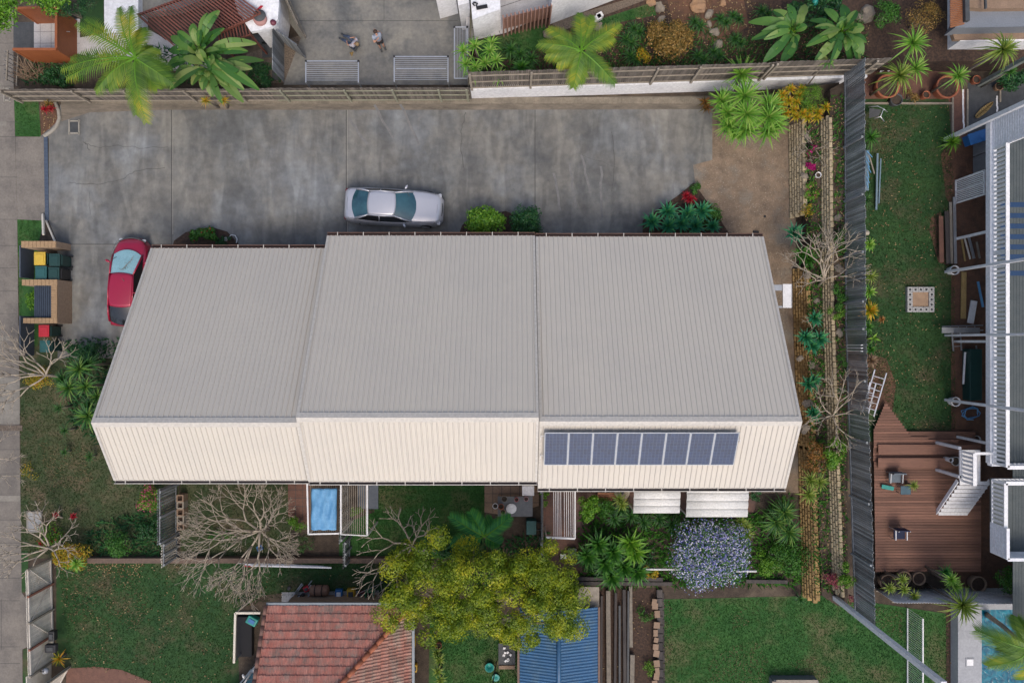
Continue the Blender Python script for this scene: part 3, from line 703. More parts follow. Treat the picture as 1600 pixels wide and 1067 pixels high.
white_fence('whitewashed picket fence with crossed braces along the footpath at bottom left', W(80, 872), W(84, 1030), braces=4)
b = MB(); c0 = W(80, 1030); c1 = W(108, 1042); b.beam(c0+Vector((0, 0, .9)), c0+Vector((.0, -1.2, .9)), .03, 1.8); tag(b.build('plain_panel', M['white_timber']), 'plain pale fence panel with a round lamp at the bottom left corner', 'fence panel')
white_fence('short whitewashed fence return beside the pink path', W(108, 1040), W(84, 1085), braces=1)
t = thing('wall_lamp', 'small round dark lamp fixed to the plain pale fence panel', 'lamp', W(70, 1046, .9)+Vector((.1, 0, .1)))
b = MB(); b.lathe((0, 0, 0), [(.001, .12), (.12, .1), (.16, 0), (.12, -.1), (.001, -.12)], 14); b.build('shade', M['lamp'], t, smooth=True); b = MB(); b.tube([(0, 0, .1), (-.05, .1, .3), (-.02, .18, .32)], .025, 6); b.build('bracket', M['black'], t)
# brick garden wall top between the yards and the lower lawn
gw = MB(); gw.beam(W(140, 874, .2), W(640, 874, .2), .25, .4); gw.beam(W(110, 876, .02), W(110, 876, .03), .1); tag(gw.build('garden_wall', mat('brown brick', (.16, .11, .085), (.11, .08, .065), 8, .9, .4)), 'long low brown brick wall between the small yards and the left lawn', 'wall')
# fence between the first yards (greyish lattice palings seen from the right)
def yard_fence(label, px, y0, y1, h, m=None, lat=False):
    a = W(px, y0).xy; b = W(px, y1).xy
    return paling_fence('yard_fence', label, a, b, 0, h, m or M['rail'], 2, 1 if px < 800 else -1, posts=(.05, .5, .97), pw=.13, gap=.05, mr=M['paling_grey'])
yard_fence('grey open paling fence below the first roof beside the pink flowers', 276, 752, 835, 1.9, M['paling_grey'])
yard_fence('short pale lattice end of the fence beside the brown brick wall', 277, 836, 868, 1.6, M['white_timber'])
yard_fence('grey fence between the blue canopy and the slatted pergola', 543, 752, 832, 1.7, M['paling_grey'])
yard_fence('short grey fence end beside the bare tree at the second yard', 546, 836, 872, 1.3, M['paling_grey'])
yard_fence('thin timber fence left of the white slatted pergola', 847, 752, 925, 1.3, M['rail'])
# clotheslines on the rear pad
def clothesline(label, x0, x1, y0, y1, n, vert=False, blk=True, mid=None, z=1.55):
    a = W(x0, y0, z); c = W(x1, y1, z); t = thing('clothesline', label, 'clothesline', ((a.x+c.x)/2, c.y, 0), 'fold down clotheslines on the rear pad')
    o = -t.location
    def bm_(p, q, w_, m, nm): 
        b = MB(); b.beam(p+o, q+o, w_); b.build(nm, m, t)
    tl, tr, bl, br = Vector((a.x, a.y, z)), Vector((c.x, a.y, z)), Vector((a.x, c.y, z)), Vector((c.x, c.y, z))
    b = MB(); r = .05
    for p, q in ((tl, tr), (tl, bl), (tr, br)): b.beam(p+o, q+o, .045)
    if vert: b.beam(bl+o, br+o, .045)
    b.build('frame', M['alu'], t)
    b = MB()
    for i in range(1, n):
        if vert: x = a.x+(c.x-a.x)*i/n; b.beam(Vector((x, a.y, z))+o, Vector((x, c.y, z))+o, .013)
        else: yy = a.y+(c.y-a.y)*i/n; b.beam(Vector((a.x, yy, z))+o, Vector((c.x, yy, z))+o, .016)
    if mid: yy = a.y+(c.y-a.y)*mid; b.beam(Vector((a.x+.1, yy, z+.04))+o, Vector((c.x-.1, yy, z+.04))+o, .045)
    b.build('lines', M['alu'], t)
    b = MB()
    for p in (tl, tr): b.box(p+o, (.1, .1, .07))
    b.build('corner_cap', M['black'], t)
    b = MB()
    for p in ((bl, br) if not vert else (tr, br)): b.beam(p+o, Vector((p.x, p.y-.02, 0))+o, .05)
    b.build('leg', M['grey_metal'], t)
clothesline('grey clothesline with rounded corners at the left, above the fence', 478, 560, 96, 129, 10)
clothesline('clothesline with a second bright middle bar in the centre', 616, 700, 89, 128, 12, mid=.5)
clothesline('narrow clothesline turned lengthwise beside the white corner building', 710, 730, 43, 123, 8, vert=True)
# timber screens and buildings at the top
b = MB()
for i in range(20):
    p0 = W(444+i*.0, 128-i*3.4); b.box(p0+Vector((0, 0, .85)), (.03, .1, 1.75), .05)
tag(b.build('timber_screen', M['paling_grey']), 'grey slatted timber screen standing left of the rear pad', 'screen')
paling_fence('paling_fence', 'short grey fence slanting across the top of the rear pad screen', W(447, 62+8).xy, W(478, 92).xy, 0, 1.7, M['paling_grey'], 2, 1, mr=M['paling_grey'], pw=.08)
paling_fence('paling_fence', 'brownish fence leaning along the pad beside the pebble path', W(437, -30).xy, W(478, 60).xy, 0, 1.6, M['rail'], 2, 1)
# orange gate house
t = thing('gate_house', 'orange stained timber entry frame with tall side panels at the top left', 'gate house', W(88, 60)); o = -t.location
zt = 2.3
def wallpanel(mb, p, q, z0, z1, th=.06):
    p = Vector(p); q = Vector(q); d = (q-p).normalized(); n = Vector((-d.y, d.x, 0))*th/2
    mb.prism([(p+n+o).xy, (q+n+o).xy, (q-n+o).xy, (p-n+o).xy], z0, z1)
g0, g1, g2, g3 = W(30, 37), W(86, 37), W(86, 84), W(30, 82)
h0, h1 = W(89, 37), W(89, 84)
zt = 1.55
for p_, q_, nm in (((60, 37), (120, 35), 'side_panel'), ((120, 33), (120, 99), 'back_panel'), ((56, 98), (120, 98), 'side_panel')):
    b = MB(); wallpanel(b, W(*p_), W(*q_), 0, zt); b.build(nm, M['orange'], t)
b = MB(); tr1, tr2, tr3, tr4 = [W(*p_)+Vector((0, 0, zt+.03))+o for p_ in ((60, 37), (120, 35), (120, 98), (56, 98))]
b.beam(tr1, tr2, .12, .05); b.beam(tr2+Vector((0, -.06, 0)), tr3+Vector((0, .06, 0)), .12, .05); b.beam(tr4, tr3, .12, .05); b.beam(tr1, tr1-Vector((0, 0, zt)), .1, .1); b.beam(tr4, tr4-Vector((0, 0, zt)), .1, .1); b.build('top_rail', M['orange'], t)
b = MB(); b.beam(W(101, 50, .9)+o+Vector((.1, 0, 0)), W(106, 50, .9)+o+Vector((.1, 0, 0)), .03); b.build('handle', M['alu'], t)
paling_fence('picket_fence', 'low thin pale picket fence below the orange gate house', W(30, 90).xy, W(28, 136).xy, 0, 1.0, M['grey_metal'], 2, 1, pw=.22, gap=.19)
# slatted pergola
def pergola(name, label, corners, z, n, m, sw=.07, sh=.14, legs=True, axis=0, fr=.07):
    """corners px at height z: a,b along slats start side, d,c at end side; slats run a->d"""
    a, b_, c, d = [W(*p, z) for p in corners]; t = thing(name, label, 'pergola', ((a.x+c.x)/2, (a.y+c.y)/2, 0)); o = -t.location
    s = MB()
    for i in range(n+1):
        u = i/n; s.beam(a.lerp(b_, u)+o+Vector((0, 0, sh/2+.02)), d.lerp(c, u)+o+Vector((0, 0, sh/2+.02)), sw, sh)
    s.build('slats', m, t)
    f = MB()
    for p, q in ((a, b_), (d, c)): f.beam(p+o, q+o, fr, .12)
    f.build('frame', m, t)
    if legs:
        for p in (a, b_, c, d):
            l = MB(); l.beam(p+o+Vector((0, 0, -.06)), Vector((p.x, p.y, 0))+o, fr+.01); l.build('post', m, t)
    return t
pergola('pergola', 'red brown slatted pergola slanting beside the palm crown', [(216, 24), (345, -24), (408, 22), (282, 80)], 2.6, 27, M['slat_brown'], .06, .12)
pergola('pergola', 'second tier of red brown slats beside the round white porch', [(337, 20), (376, -12), (392, 55), (345, 68)], 2.2, 10, M['slat_brown'], .06, .1)
# round white porch + white volumes
b = MB(); b.prism(wp([(345, -60), (427, -60), (436, 5), (434, 30), (425, 42), (405, 48), (392, 50), (372, 20)], 2.4), 2.2, 2.4); b.prism(wp([(345, -60), (420, -60), (428, 5), (424, 28), (410, 40), (395, 42), (378, 18)], 2.4), 0, 2.2)
tag(b.build('porch_roof', M['white_wall']), 'flat white porch roof with a rounded corner beside the red brown slats', 'porch roof')
t = thing('roof_light', 'round pink and dark skylight cap on the white porch roof', 'skylight', W(407, 31, 2.42)); b = MB(); b.lathe((0, 0, 0), [(.32, 0), (.32, .1), (.28, .14), (.001, .16)], 20); b.build('cap', mat('pink cap', (.42, .22, .2), rough=.6), t, smooth=True); b = MB(); b.lathe((0, .12, .12), [(.3, 0), (.26, .08), (.001, .09)], 20); b.build('cover', M['slate'], t, smooth=True)
b = MB(); b.lathe(W(427, 36, 2.42), [(.15, 0), (.12, .1), (.001, .13)], 12); tag(b.build('roof_vent', mat('maroon cap', (.14, .03, .05), rough=.5), smooth=True), 'small maroon vent cap near the edge of the white porch roof', 'vent')
b = MB(); b.box(W(405, 13, 2.45), (.3, .05, .05), .8); b.box(W(408, 12, 2.45), (.2, .05, .05), .8); tag(b.build('vent_slot', M['bin_red']), 'tiny twin red vent slots on the white porch roof', 'vent')
b = MB(); b.prism(wp([(162, -80), (216, -80), (216, 52), (163, 52)], .9), 0, .9); tag(b.build('white_block', M['white_wall']), 'pale grey square block of wall left of the big palm crown', 'wall')
b = MB(); b.prism(wp([(219, -80), (345, -80), (345, -10), (280, 14), (219, 22)], .5), 0, .5); tag(b.build('entry_slab', M['pad']), 'grey concrete slab roof behind the red brown pergola', 'slab')
b = MB(); b.prism([W(688, 30).xy, W(716, 22).xy, W(716, -90).xy, W(672, -90).xy], 0, 4.6); tag(b.build('garage_wall', M['white_wall']), 'tall white garage corner rising at the top edge beside the pad', 'building')
b = MB(); b.prism([W(722, 48).xy, W(738, 44).xy, W(738, -90).xy, W(705, -90).xy], 0, 2.6); tag(b.build('white_pier', M['white_wall']), 'white wall pier beside the lengthwise clothesline', 'wall')
paling_fence('timber_post_fence', 'mossy timber fence end running up beside the white tiles', W(735, 152).xy, W(739, 12).xy, 0, 1.9, M['paling'], 2, -1, mr=mat('moss rail', (.24, .23, .16), rough=.9))
# slatted pink screen + tiled terrace + house wall
t = thing('house', 'white house with a dark framed window, pinkish battens and pale tiles at the top centre', 'house', W(800, 20, tz)); o = -t.location
b = MB(); b.prism([(W(738, 30, 3.4)+o).xy, (W(782, 14, 3.4)+o).xy, (W(778, -80, 3.4)+o).xy, (W(728, -80, 3.4)+o).xy], 0, 2.1); b.build('porch_wall', M['white_wall'], t)
b = MB(); b.box(W(753, 12, 3.42)+o+Vector((0, 0, .02)), (.52, .16, .04), .2); b.build('window', M['dark'], t)
b = MB()
for x, y in ((742, 5), (745, 8), (740, 8)): b.box(W(x, y, 3.42)+o+Vector((0, 0, .02)), (.06, .15, .05), .4*x)
b.build('wall_light', M['black'], t)
wa, wb_ = W(858, 39, tz), W(1120, -60, tz)
b = MB(); b.prism([(wa+o).xy, (wb_+o).xy, (Vector((wb_.x, 30, 0))+o).xy, (Vector((wa.x-.3, 30, 0))+o).xy], 0, 3.6); b.build('wall', M['white_wall'], t)
sa, sb_ = W(787, 56, tz), W(858, 39, tz)
for i in range(13):
    u = i/12; p = sa.lerp(sb_, u); b = MB(); b.box(p+o+Vector((0, 0, 1.0)), (.05, .13, 2.0), .25); b.build('batten', M['slat_pink'], t)
b = MB(); q = (sa+sb_)/2+Vector((0, .35, 0)); b.box(q+o+Vector((0, 0, .55)), (2.3, .04, 1.1), .25); b.build('screen_board', M['slat_pink'], t)
# top right white building
t = thing('modern_house', 'white and grey house with a timber batten panel in the top right corner', 'house', W(1530, 40)); o = -t.location
bz = 2.2
b = MB(); b.prism([(W(1456, 94)+o).xy, (W(1700, 94)+o).xy, (W(1700, -80)+o).xy, (W(1456, -80)+o).xy], 0, bz); b.build('base_wall', M['white_wall'], t)
b = MB(); a1 = W(1486, 54, bz); a2 = W(1700, 48, bz); b.prism([(a1+o).xy+Vector((0, -.02)), (a2+o).xy, (a2+o).xy+Vector((0, -.35)), (a1+o).xy+Vector((.1, -.3))], bz-.1, bz+.12); b.build('tile_ledge', M['tile_tan'], t)
b = MB(); b.prism([(W(1492, 44, 3)+o).xy, (W(1700, 40, 3)+o).xy, (W(1700, -20, 3)+o).xy, (W(1530, -20, 3)+o).xy], bz, 3.0); b.build('grey_roof', mat('grey blue sheet', (.20, .22, .25), (.18, .2, .23), 2, .5), t)
b = MB(); b.prism([(W(1512, 12, 3.3)+o).xy, (W(1538, 14, 3.3)+o).xy, (W(1700, 12, 3.3)+o).xy, (W(1700, -60, 3.3)+o).xy, (W(1512, -60, 3.3)+o).xy], 3.0, 3.3); b.build('balcony', M['tile_tan'], t)
b = MB(); bp = wp([(1484, 46), (1507, 34), (1507, -60), (1484, -60)], 3.4)
for k in range(34):
    x = W(1495.5, 0, 3.4).x; y = W(0, 40, 3.4).y+k*.09; b.box((Vector((x, y, 3.4))+o), (.68, .07, .03), .25)
b.build('batten_panel', M['stainedply'], t)
b = MB(); b.beam(W(1510, 34, 3.5)+o, W(1508, -50, 3.5)+o, .2, .2); b.beam(W(1540, 14, 3.6)+o, W(1538, -50, 3.6)+o, .08, .1); b.build('frame', M['slate'], t)
# ---------------------------------------------------------------- right hand verandah house
t = thing('verandah_house', 'white verandah house with slatted railings, grey and blue boards along the right edge', 'house', (22.5, 0, 0)); o = -t.location
X = 22.5; yt = W(0, 186, 3).y; ys = W(0, 724, 3).y; ye = -12.5
b = MB(); x = X+.1
while x < 31: b.box((x+o.x, (yt+ys)/2+o.y, 2.98), (.13, yt-ys, .03)); x += .14
b.build('verandah_floor', M['deck_grey'], t)
b = MB(); x = X+1.05
b2 = MB()
while x < 31: b2.box((x+o.x, ys+o.y-3.9, 2.98), (.13, 7.8, .03)); x += .14
b2.build('stair_landing_floor', M['deck_grey'], t)
b = MB()
for py in (320, 337, 353.5, 370, 386, 401.5, 427): yy = W(0, py, 3).y; b.box((X+4.2+o.x, yy+o.y, 2.999), (7.6, .23, .01))
b.build('blue_stripes', M['deck_blue'], t)
b = MB(); b.box((X-.06+o.x, (yt+ys)/2+o.y, 2.9), (.12, yt-ys, .3)); b.box((X+.09+o.x, (yt+ys)/2+o.y, 3.03), (.18, yt-ys, .05)); b.box((X+1.2+o.x, ys-.06+o.y, 2.9), (2.5, .12, .3)); b.build('edge_beam', M['wb'], t)
def rail(x0, y0, x1, y1, z=3.0, h=1.0, sp=.125, gapw=.06):
    p = Vector((x0, y0, 0)); q = Vector((x1, y1, 0)); d = q-p; L = d.length; d /= L; ang = math.atan2(d.y, d.x)
    r = MB(); r.beam(p+o+Vector((0, 0, z+h)), q+o+Vector((0, 0, z+h)), .17, .05); r.beam(p+o+Vector((0, 0, z+.12)), q+o+Vector((0, 0, z+.12)), .06, .05)
    tr_ = r.build('top_rail', M['white'], t)
    r = MB(); s = 0.05
    while s < L: c = p+d*s+o; r.box((c.x, c.y, z+h/2+.05), (gapw, .03, h-.1), ang); s += sp
    r.build('balusters', M['white'], tr_)
yb1 = W(0, 233, 3).y
for k in range(3):
    ya = yb1+(ys-yb1)*k/3; yb2 = yb1+(ys-yb1)*(k+1)/3; rail(X, ya, X, yb2, sp=.2, gapw=.10)
rail(X, ys, X+1.7, ys, sp=.2, gapw=.1)
# weatherboard bay with sloping white coping
b = MB(); z = 3.05
while z < 6.2: b.box((X+o.x+.0, (yt+yb1)/2+o.y, z+.075), (.04, yt-yb1, .115)); z += .15
b.box((X+.05+o.x, yt+o.y, 4.6), (.16, .1, 3.3)); b.box((X+.05+o.x, yb1+o.y, 4.6), (.12, .08, 3.3))
b.build('weatherboard_bay', M['wb'], t)
# lower balustrade beside the stairs and its boards
xs = 22.42; y2 = W(0, 748, 3).y; y3 = W(0, 815, 3).y; y4 = W(0, 862, 3).y
rail(xs, y2, xs, y3, sp=.2, gapw=.1)
rail(xs, y2, xs+4, y2, sp=.2, gapw=.05)
b = MB(); z = 3.0
while z < 4.1: b.box((xs+o.x, (y3+y4)/2+o.y, z+.06), (.04, y3-y4, .1)); b.box((xs+2+o.x, y4+o.y, z+.06), (4, .04, .1)); z += .125
b.box((xs+o.x, (y3+y4)/2+o.y, 4.13), (.14, y3-y4, .05)); b.box((xs+2+o.x, y4+o.y, 4.13), (4, .14, .05))
b.build('solid_balustrade', M['wb'], t)
b = MB(); b.box((xs+2.2+o.x, (y2+y4)/2+o.y, 2.9), (4.2, y2-y4, .16)); b.build('lower_landing', M['deck_grey'], t)
# stair landing and treads
yl0, yl1 = W(0, 703, 2.1).y, W(0, 752, 2.1).y
b = MB(); b.box((22.08+o.x, (yl0+yl1)/2+o.y, 2.06), (.98, yl0-yl1, .08)); b.build('stair_landing', M['white'], t)
rail(21.62, yl0, 21.62, yl1, z=2.1, sp=.2, gapw=.1)
b = MB(); b.beam((21.6+o.x, yl0+o.y, 3.1), (22.5+o.x, yl0+o.y, 3.1), .12, .06); b.build('landing_rail', M['white'], t)
st_ = MB()
for k in range(9): st_.box((22.36+o.x, yl1-.10-.235*k+o.y, 2.02-.205*k), (1.46, .17, .04))
st_.build('stair_treads', M['white'], t)
for sx in (21.58, 23.14): st_ = MB(); st_.beam((sx+o.x, yl1+o.y, 1.92), (sx+o.x, yl1-2.1+o.y, .14), .04, .18); st_.build('stair_stringer', M['wb'], t)
for yy in (10.9, 5.4, 0, -5.0):
    for xx in (X+.2, X+3.5):
        q = MB(); q.box((xx+o.x, yy*.97+o.y, 1.4), (.12, .12, 2.75)); q.build('stump_post', M['white'], t)
# tall white posts with round planter bases
def tallpost(px, py, label, w_, h, m=None, tilt=0):
    p = W(px, py); b = MB(); b.beam((0, 0, 0), (0, tilt, h), w_, w_, up=(1, 0, 0)); q = b.build('tall_post', m or M['pipe_white']); q.location = p; tag(q, label, 'post'); bevel(q, .01, 1); return q
tallpost(1477, 218.7, 'thick white square post rising past the weatherboard bay', .2, 5.6)
tallpost(1477, 425, 'slim white post beside the upper round white pot', .13, 6.5)
tallpost(1477, 524, 'slim white post behind the folded trestle ladder', .11, 6.5)
tallpost(1477, 624.5, 'slim white post beside the lower round white pot', .13, 6.5)
tallpost(1458, 690, 'upper of two short white newel posts by the stair landing', .14, 2.1)
tallpost(1458, 732, 'lower of two short white newel posts by the stair landing', .14, 2.1)
tallpost(1528, 133, 'grey mossy post among the terracotta pots in the top right', .2, 5.0, mat('mossy grey', (.22, .24, .23), (.13, .16, .14), 5, .9))
tallpost(1290, 922, 'very tall galvanised pole leaning out over the corner lawn', .22, 9.6, M['wb'])
def pot(px, py, r, h, m, label, z=0, fill=None, name='plant_pot', cat='pot', grp=None):
    t = thing(name, label, cat, W(px, py, z), grp); b = MB(); b.lathe((0, 0, 0), [(r*.75, 0), (r, h), (r, h+.02), (r*.85, h+.02), (r*.8, h-.08)], 24); b.build('pot_wall', m, t, smooth=True)
    b = MB(); b.lathe((0, 0, 0), [(r*.82, h-.06), (.001, h-.05)], 24); b.build('potting_soil', fill or M['soil'], t); return t
pot(1483, 423.5, .24, .45, M['white'], 'upper round white pot of brown soil at the verandah edge')
pot(1485, 626.5, .24, .45, M['white'], 'lower round white pot of dark soil at the verandah edge')
# screens and boxes under the verandah
xg = W(1493, 300).x
b = MB(); yy0, yy1 = W(0, 283).y, W(0, 318).y; z = .1
tt = thing('slatted_gate', 'white slatted gate panel under the upper verandah edge', 'gate', (xg, (yy0+yy1)/2, 0))
kk = 0
while kk < 13: b.box((0, (yy0-yy1)*(kk/12-.5)*.94, 1.1), (.03, .05, 2.05)); kk += 1
b.build('slats', M['white'], tt)
b = MB()
for s in (-1, 0, 1): b.box((-.02, s*(yy0-yy1)/2, 1.1), (.05, .07, 2.2))
b.box((-.02, 0, .05), (.05, yy0-yy1, .07)); b.box((-.02, 0, 2.15), (.05, yy0-yy1, .07)); b.build('gate_frame', M['white'], tt)
tt = thing('storage_box', 'grey double lidded storage box beside the slatted gate', 'box', W(1516, 246)+Vector((.5, 0, 0)))
for s in (-1, 1):
    b = MB(); b.box((0, s*.42, .7), (.75, .8, 1.4)); b.box((0, s*.42, 1.42), (.8, .82, .05)); q = b.build('cabinet', mat('grey sheet', (.25, .26, .27), rough=.5), tt); bevel(q, .02, 1)
b = MB(); b.box(W(1530, 214, .5), (1.0, .5, 1.0), .3); b.box(W(1530, 214, 1.02), (1.05, .55, .04), .3); tag(b.build('blue_crate', M['blue_pl']), 'blue crate behind the grey storage box under the verandah', 'crate')
# corrugated iron fence along the bottom right
def corr(label, a, b, h, m):
    a = Vector(a.xy[:]); b = Vector(b.xy[:]); d = b-a; L = d.length; d /= L; n = Vector((-d.y, d.x)); t = thing('corrugated_fence', label, 'fence', (a.x, a.y, 0)); mb = MB(); N_ = int(L/.035); pr = None
    for i in range(N_+1):
        s = L*i/N_; c = d*s+n*(.022*math.sin(s*2*math.pi/.14)); top = h+.03*math.sin(s*3)+(.02 if (i//4) % 2 else 0)
        cur = ((c.x, c.y, 0), (c.x, c.y, top))
        if pr: mb.quad(pr[0], cur[0], cur[1], pr[1])
        pr = cur
    q = mb.build('iron_sheet', m, t, smooth=True); q.modifiers.new('s', 'SOLIDIFY').thickness = .012
    mb = MB(); 
    for z in (.3, h-.25): c = d*(L/2)-n*.06; mb.box((c.x, c.y, z), (L, .04, .06), math.atan2(d.y, d.x))
    mb.build('rail', M['rail'], t)
corr('pale corrugated iron fence crossing below the timber deck at bottom right', W(1364, 918), W(1640, 921), 2.0, M['iron'])
# bottom right: pool, coping, pool fence
sheet('pool_floor', [(1530, 960), (1900, 960), (1900, 1300), (1530, 1300)], .3, M['pool_tile'])
b = MB(); b.prism(wp([(1497, 925), (1534, 925), (1534, 1250), (1497, 1250)], .6), 0, .6); b.prism(wp([(1534, 925), (1900, 925), (1900, 952), (1534, 952)], .6), 0, .598); tag(b.build('pool_coping', M['coping']), 'grey concrete pool edge in the bottom right corner', 'pool edge')
wm = bpy.data.materials.new('pool water'); wm.use_nodes = True; nt = wm.node_tree; p = nt.nodes['Principled BSDF']
p.inputs['Base Color'].default_value = (.01, .21, .30, 1); p.inputs['Roughness'].default_value = .08
tn = nt.nodes.new('ShaderNodeTexNoise'); tn.inputs['Scale'].default_value = 2.2; tn.inputs['Distortion'].default_value = 1.5; tcn = nt.nodes.new('ShaderNodeTexCoord'); nt.links.new(tcn.outputs['Object'], tn.inputs['Vector'])
bn = nt.nodes.new('ShaderNodeBump'); bn.inputs['Strength'].default_value = .5; bn.inputs['Distance'].default_value = .1; nt.links.new(tn.outputs['Fac'], bn.inputs['Height']); nt.links.new(bn.outputs[0], p.inputs['Normal'])
cr = nt.nodes.new('ShaderNodeValToRGB'); cr.color_ramp.elements[0].color = (.004, .07, .125, 1); cr.color_ramp.elements[1].color = (.015, .20, .27, 1); cr.color_ramp.elements[0].position = .35; cr.color_ramp.elements[1].position = .7; nt.links.new(tn.outputs['Fac'], cr.inputs[0]); nt.links.new(cr.outputs[0], p.inputs['Base Color'])
sheet('pool_water', [(1534, 951), (1900, 951), (1900, 1250), (1534, 1250)], .5, wm, zr=.6)
t = thing('skimmer_lid', 'square white skimmer lid on the grey pool edge', 'lid', W(1515, 1034, .6)); b = MB(); b.box((0, 0, .015), (.42, .42, .03)); b.build('lid_surround', M['coping'], t); b = MB(); b.box((0, 0, .035), (.32, .32, .02)); b.build('lid', M['white'], t)
t = thing('pool_fence', 'thin white tubular pool fence running down beside the tall pole', 'fence', W(1418, 950)); o2 = -t.location
b = MB(); b.beam(W(1418, 950, .1)+o2, W(1418, 1200, .1)+o2, .05); pa_, pb_ = W(1418, 950), W(1418, 1200); b.beam(pa_+o2+Vector((0, 0, 1.3)), pb_+o2+Vector((0, 0, 1.3)), .06); b.build('rails', M['white_metal'], t)
b = MB(); k = 0
while k*.11 < (pa_.y-pb_.y): q = Vector((pa_.x, pa_.y-k*.11, 0))+o2; b.beam(q+Vector((0, 0, .1)), q+Vector((0, 0, 1.3)), .016); k += 1
b.build('balusters', M['white_metal'], t)
t = thing('pond_box', 'sunken timber framed box at the bottom edge of the corner lawn', 'planter', W(1237, 1056)); b = MB()
b.box((.0, 0, .25), (2.2, .12, .5)); b.box((-1.1, -1, .25), (.12, 2, .5)); b.box((1.1, -1, .25), (.12, 2, .5)); b.build('frame', mat('slate timber', (.16, .17, .18), rough=.9), t); b = MB(); b.box((.05, -.02, .52), (2.1, .2, .05)); b.box((-1.1, -1, .52), (.2, 2, .05)); b.build('capping', M['rail'], t); b = MB(); b.box((0, -1.1, .1), (2.1, 2, .2)); b.build('fill', M['lawn_olive'], t)
# ---------------------------------------------------------------- tiled house at the bottom
t = thing('tiled_house', 'terracotta tiled roof house with a hip and grey gutters at the bottom', 'house', (-8.2, -15.5, 0)); o = -t.location
xw, xe, yn, ze, sl = -11.62, -4.75, -12.46, 2.7, math.tan(R(27))
def tiles(p0, ax, up, n_col, rows, keep, mb, cw=.155, rh=.33):
    """ax: unit vector along eave, up: horizontal unit vector up the slope"""
    for r in range(rows):
        for c in range(n_col):
            u0 = c*cw; v0 = r*rh
            ctr = p0+ax*(u0+cw/2)+up*(v0+rh/2)
            if not keep(ctr): continue
            z0 = ze+v0*sl+.055+random.uniform(0, .012); z1 = ze+(v0+rh+.04)*sl+.015
            jv = random.uniform(-.012, .012); prev = None
            for k in range(7):
                u = u0+cw*k/6*1.02; hz = .04*math.sin(math.pi*k/3) if k < 4 else -.012*math.sin(math.pi*(k-3)/3)
                a = p0+ax*u+up*(v0+jv); b_ = p0+ax*u+up*(v0+rh+.04)
                cur = ((a.x, a.y, z0+hz), (b_.x, b_.y, z1+hz), (a.x, a.y, z0+hz-.035))
                if prev is None: i0 = len(mb.v); mb.v.extend(cur)
                else:
                    i1 = len(mb.v); mb.v.extend(cur); mb.face((i0, i1, i1+1, i0+1)); mb.face((i0+2, i1+2, i1, i0)); i0 = i1
                prev = cur
o3 = Vector((o.x, o.y, 0))
m = MB(); tiles(Vector((xw, yn, 0)), Vector((1, 0, 0)), Vector((0, -1, 0)), 46, 14, lambda c: (xe-c.x) > (yn-c.y)-.05, m); m.v = [tuple(Vector(v)+o3) for v in m.v]; m.build('north_roof_tiles', M['rooftile'], t)
m = MB(); tiles(Vector((xe, yn, 0)), Vector((0, -1, 0)), Vector((-1, 0, 0)), 44, 20, lambda c: (xe-c.x) < (yn-c.y)+.05, m); m.v = [tuple(Vector(v)+o3) for v in m.v]; m.build('east_roof_tiles', mat('lichened roof tile', (.32, .14, .105), (.27, .18, .145), 2.0, .85, .3, 12, c3=(.28, .235, .19), s3=1.0, rnd=.25, stretch=(1, .35, 1)), t)
m = MB(); k = 0
while k*.42 < 6.5:
    q = Vector((xe-k*.42*.707, yn-k*.42*.707, ze+.12+k*.42*.707*sl)); q2 = Vector((xe-(k+1.03)*.42*.707, yn-(k+1.03)*.42*.707, ze+.10+(k+1.03)*.42*.707*sl)); m.tube([q+o, q2+o], [.12, .10], 8); k += 1
m.build('hip_tiles', M['terra'], t, smooth=True)
m = MB(); k = 0
while k*.4 < 6.0:
    q = Vector((xw, yn-k*.4, ze+.09+k*.4*sl)); q2 = Vector((xw, yn-(k+1.03)*.4, ze+.07+(k+1.03)*.4*sl)); m.tube([q+o, q2+o], [.1, .085], 8); k += 1
m.build('verge_tiles', mat('dull terracotta', (.24, .12, .09), (.18, .11, .09), 4, .85), t, smooth=True)
m = MB(); m.beam(Vector((xw, yn+.06, ze-.02))+o, Vector((xe+.1, yn+.06, ze-.02))+o, .12, .1); m.beam(Vector((xe+.08, yn, ze-.02))+o, Vector((xe+.08, yn-8, ze-.02))+o, .12, .1); m.build('gutter', mat('blue grey gutter', (.22, .26, .29), rough=.5), t)
m = MB(); m.box(((xw+xe)/2+o.x, yn-4.6+o.y, 1.3), (xe-xw-.9, 8.2, 2.6)); m.add([(xw+.1+o.x, yn+o.y, ze-.05), (xe+o.x, yn+o.y, ze-.05), (xe-6.3+o.x, yn-6.3+o.y, ze-.05+6.3*sl), (xw+.1+o.x, yn-6.3+o.y, ze-.05+6.3*sl)], [(3, 2, 1, 0)]); m.add([(xe+o.x, yn+o.y, ze-.05), (xe+o.x, yn-8+o.y, ze-.05), (xe-6.3+o.x, yn-8+o.y, ze-.05+6.3*sl), (xe-6.3+o.x, yn-6.3+o.y, ze-.05+6.3*sl)], [(3, 2, 1, 0)]); m.build('wall', M['brick'], t)
sheet('house_paving', [(440, 925), (592, 922), (592, 990), (440, 990)], .03, M['cinder'])
sheet('side_yard_soil', [(370, 955), (410, 930), (450, 925), (450, 1100), (375, 1100)], .016, M['soil'])
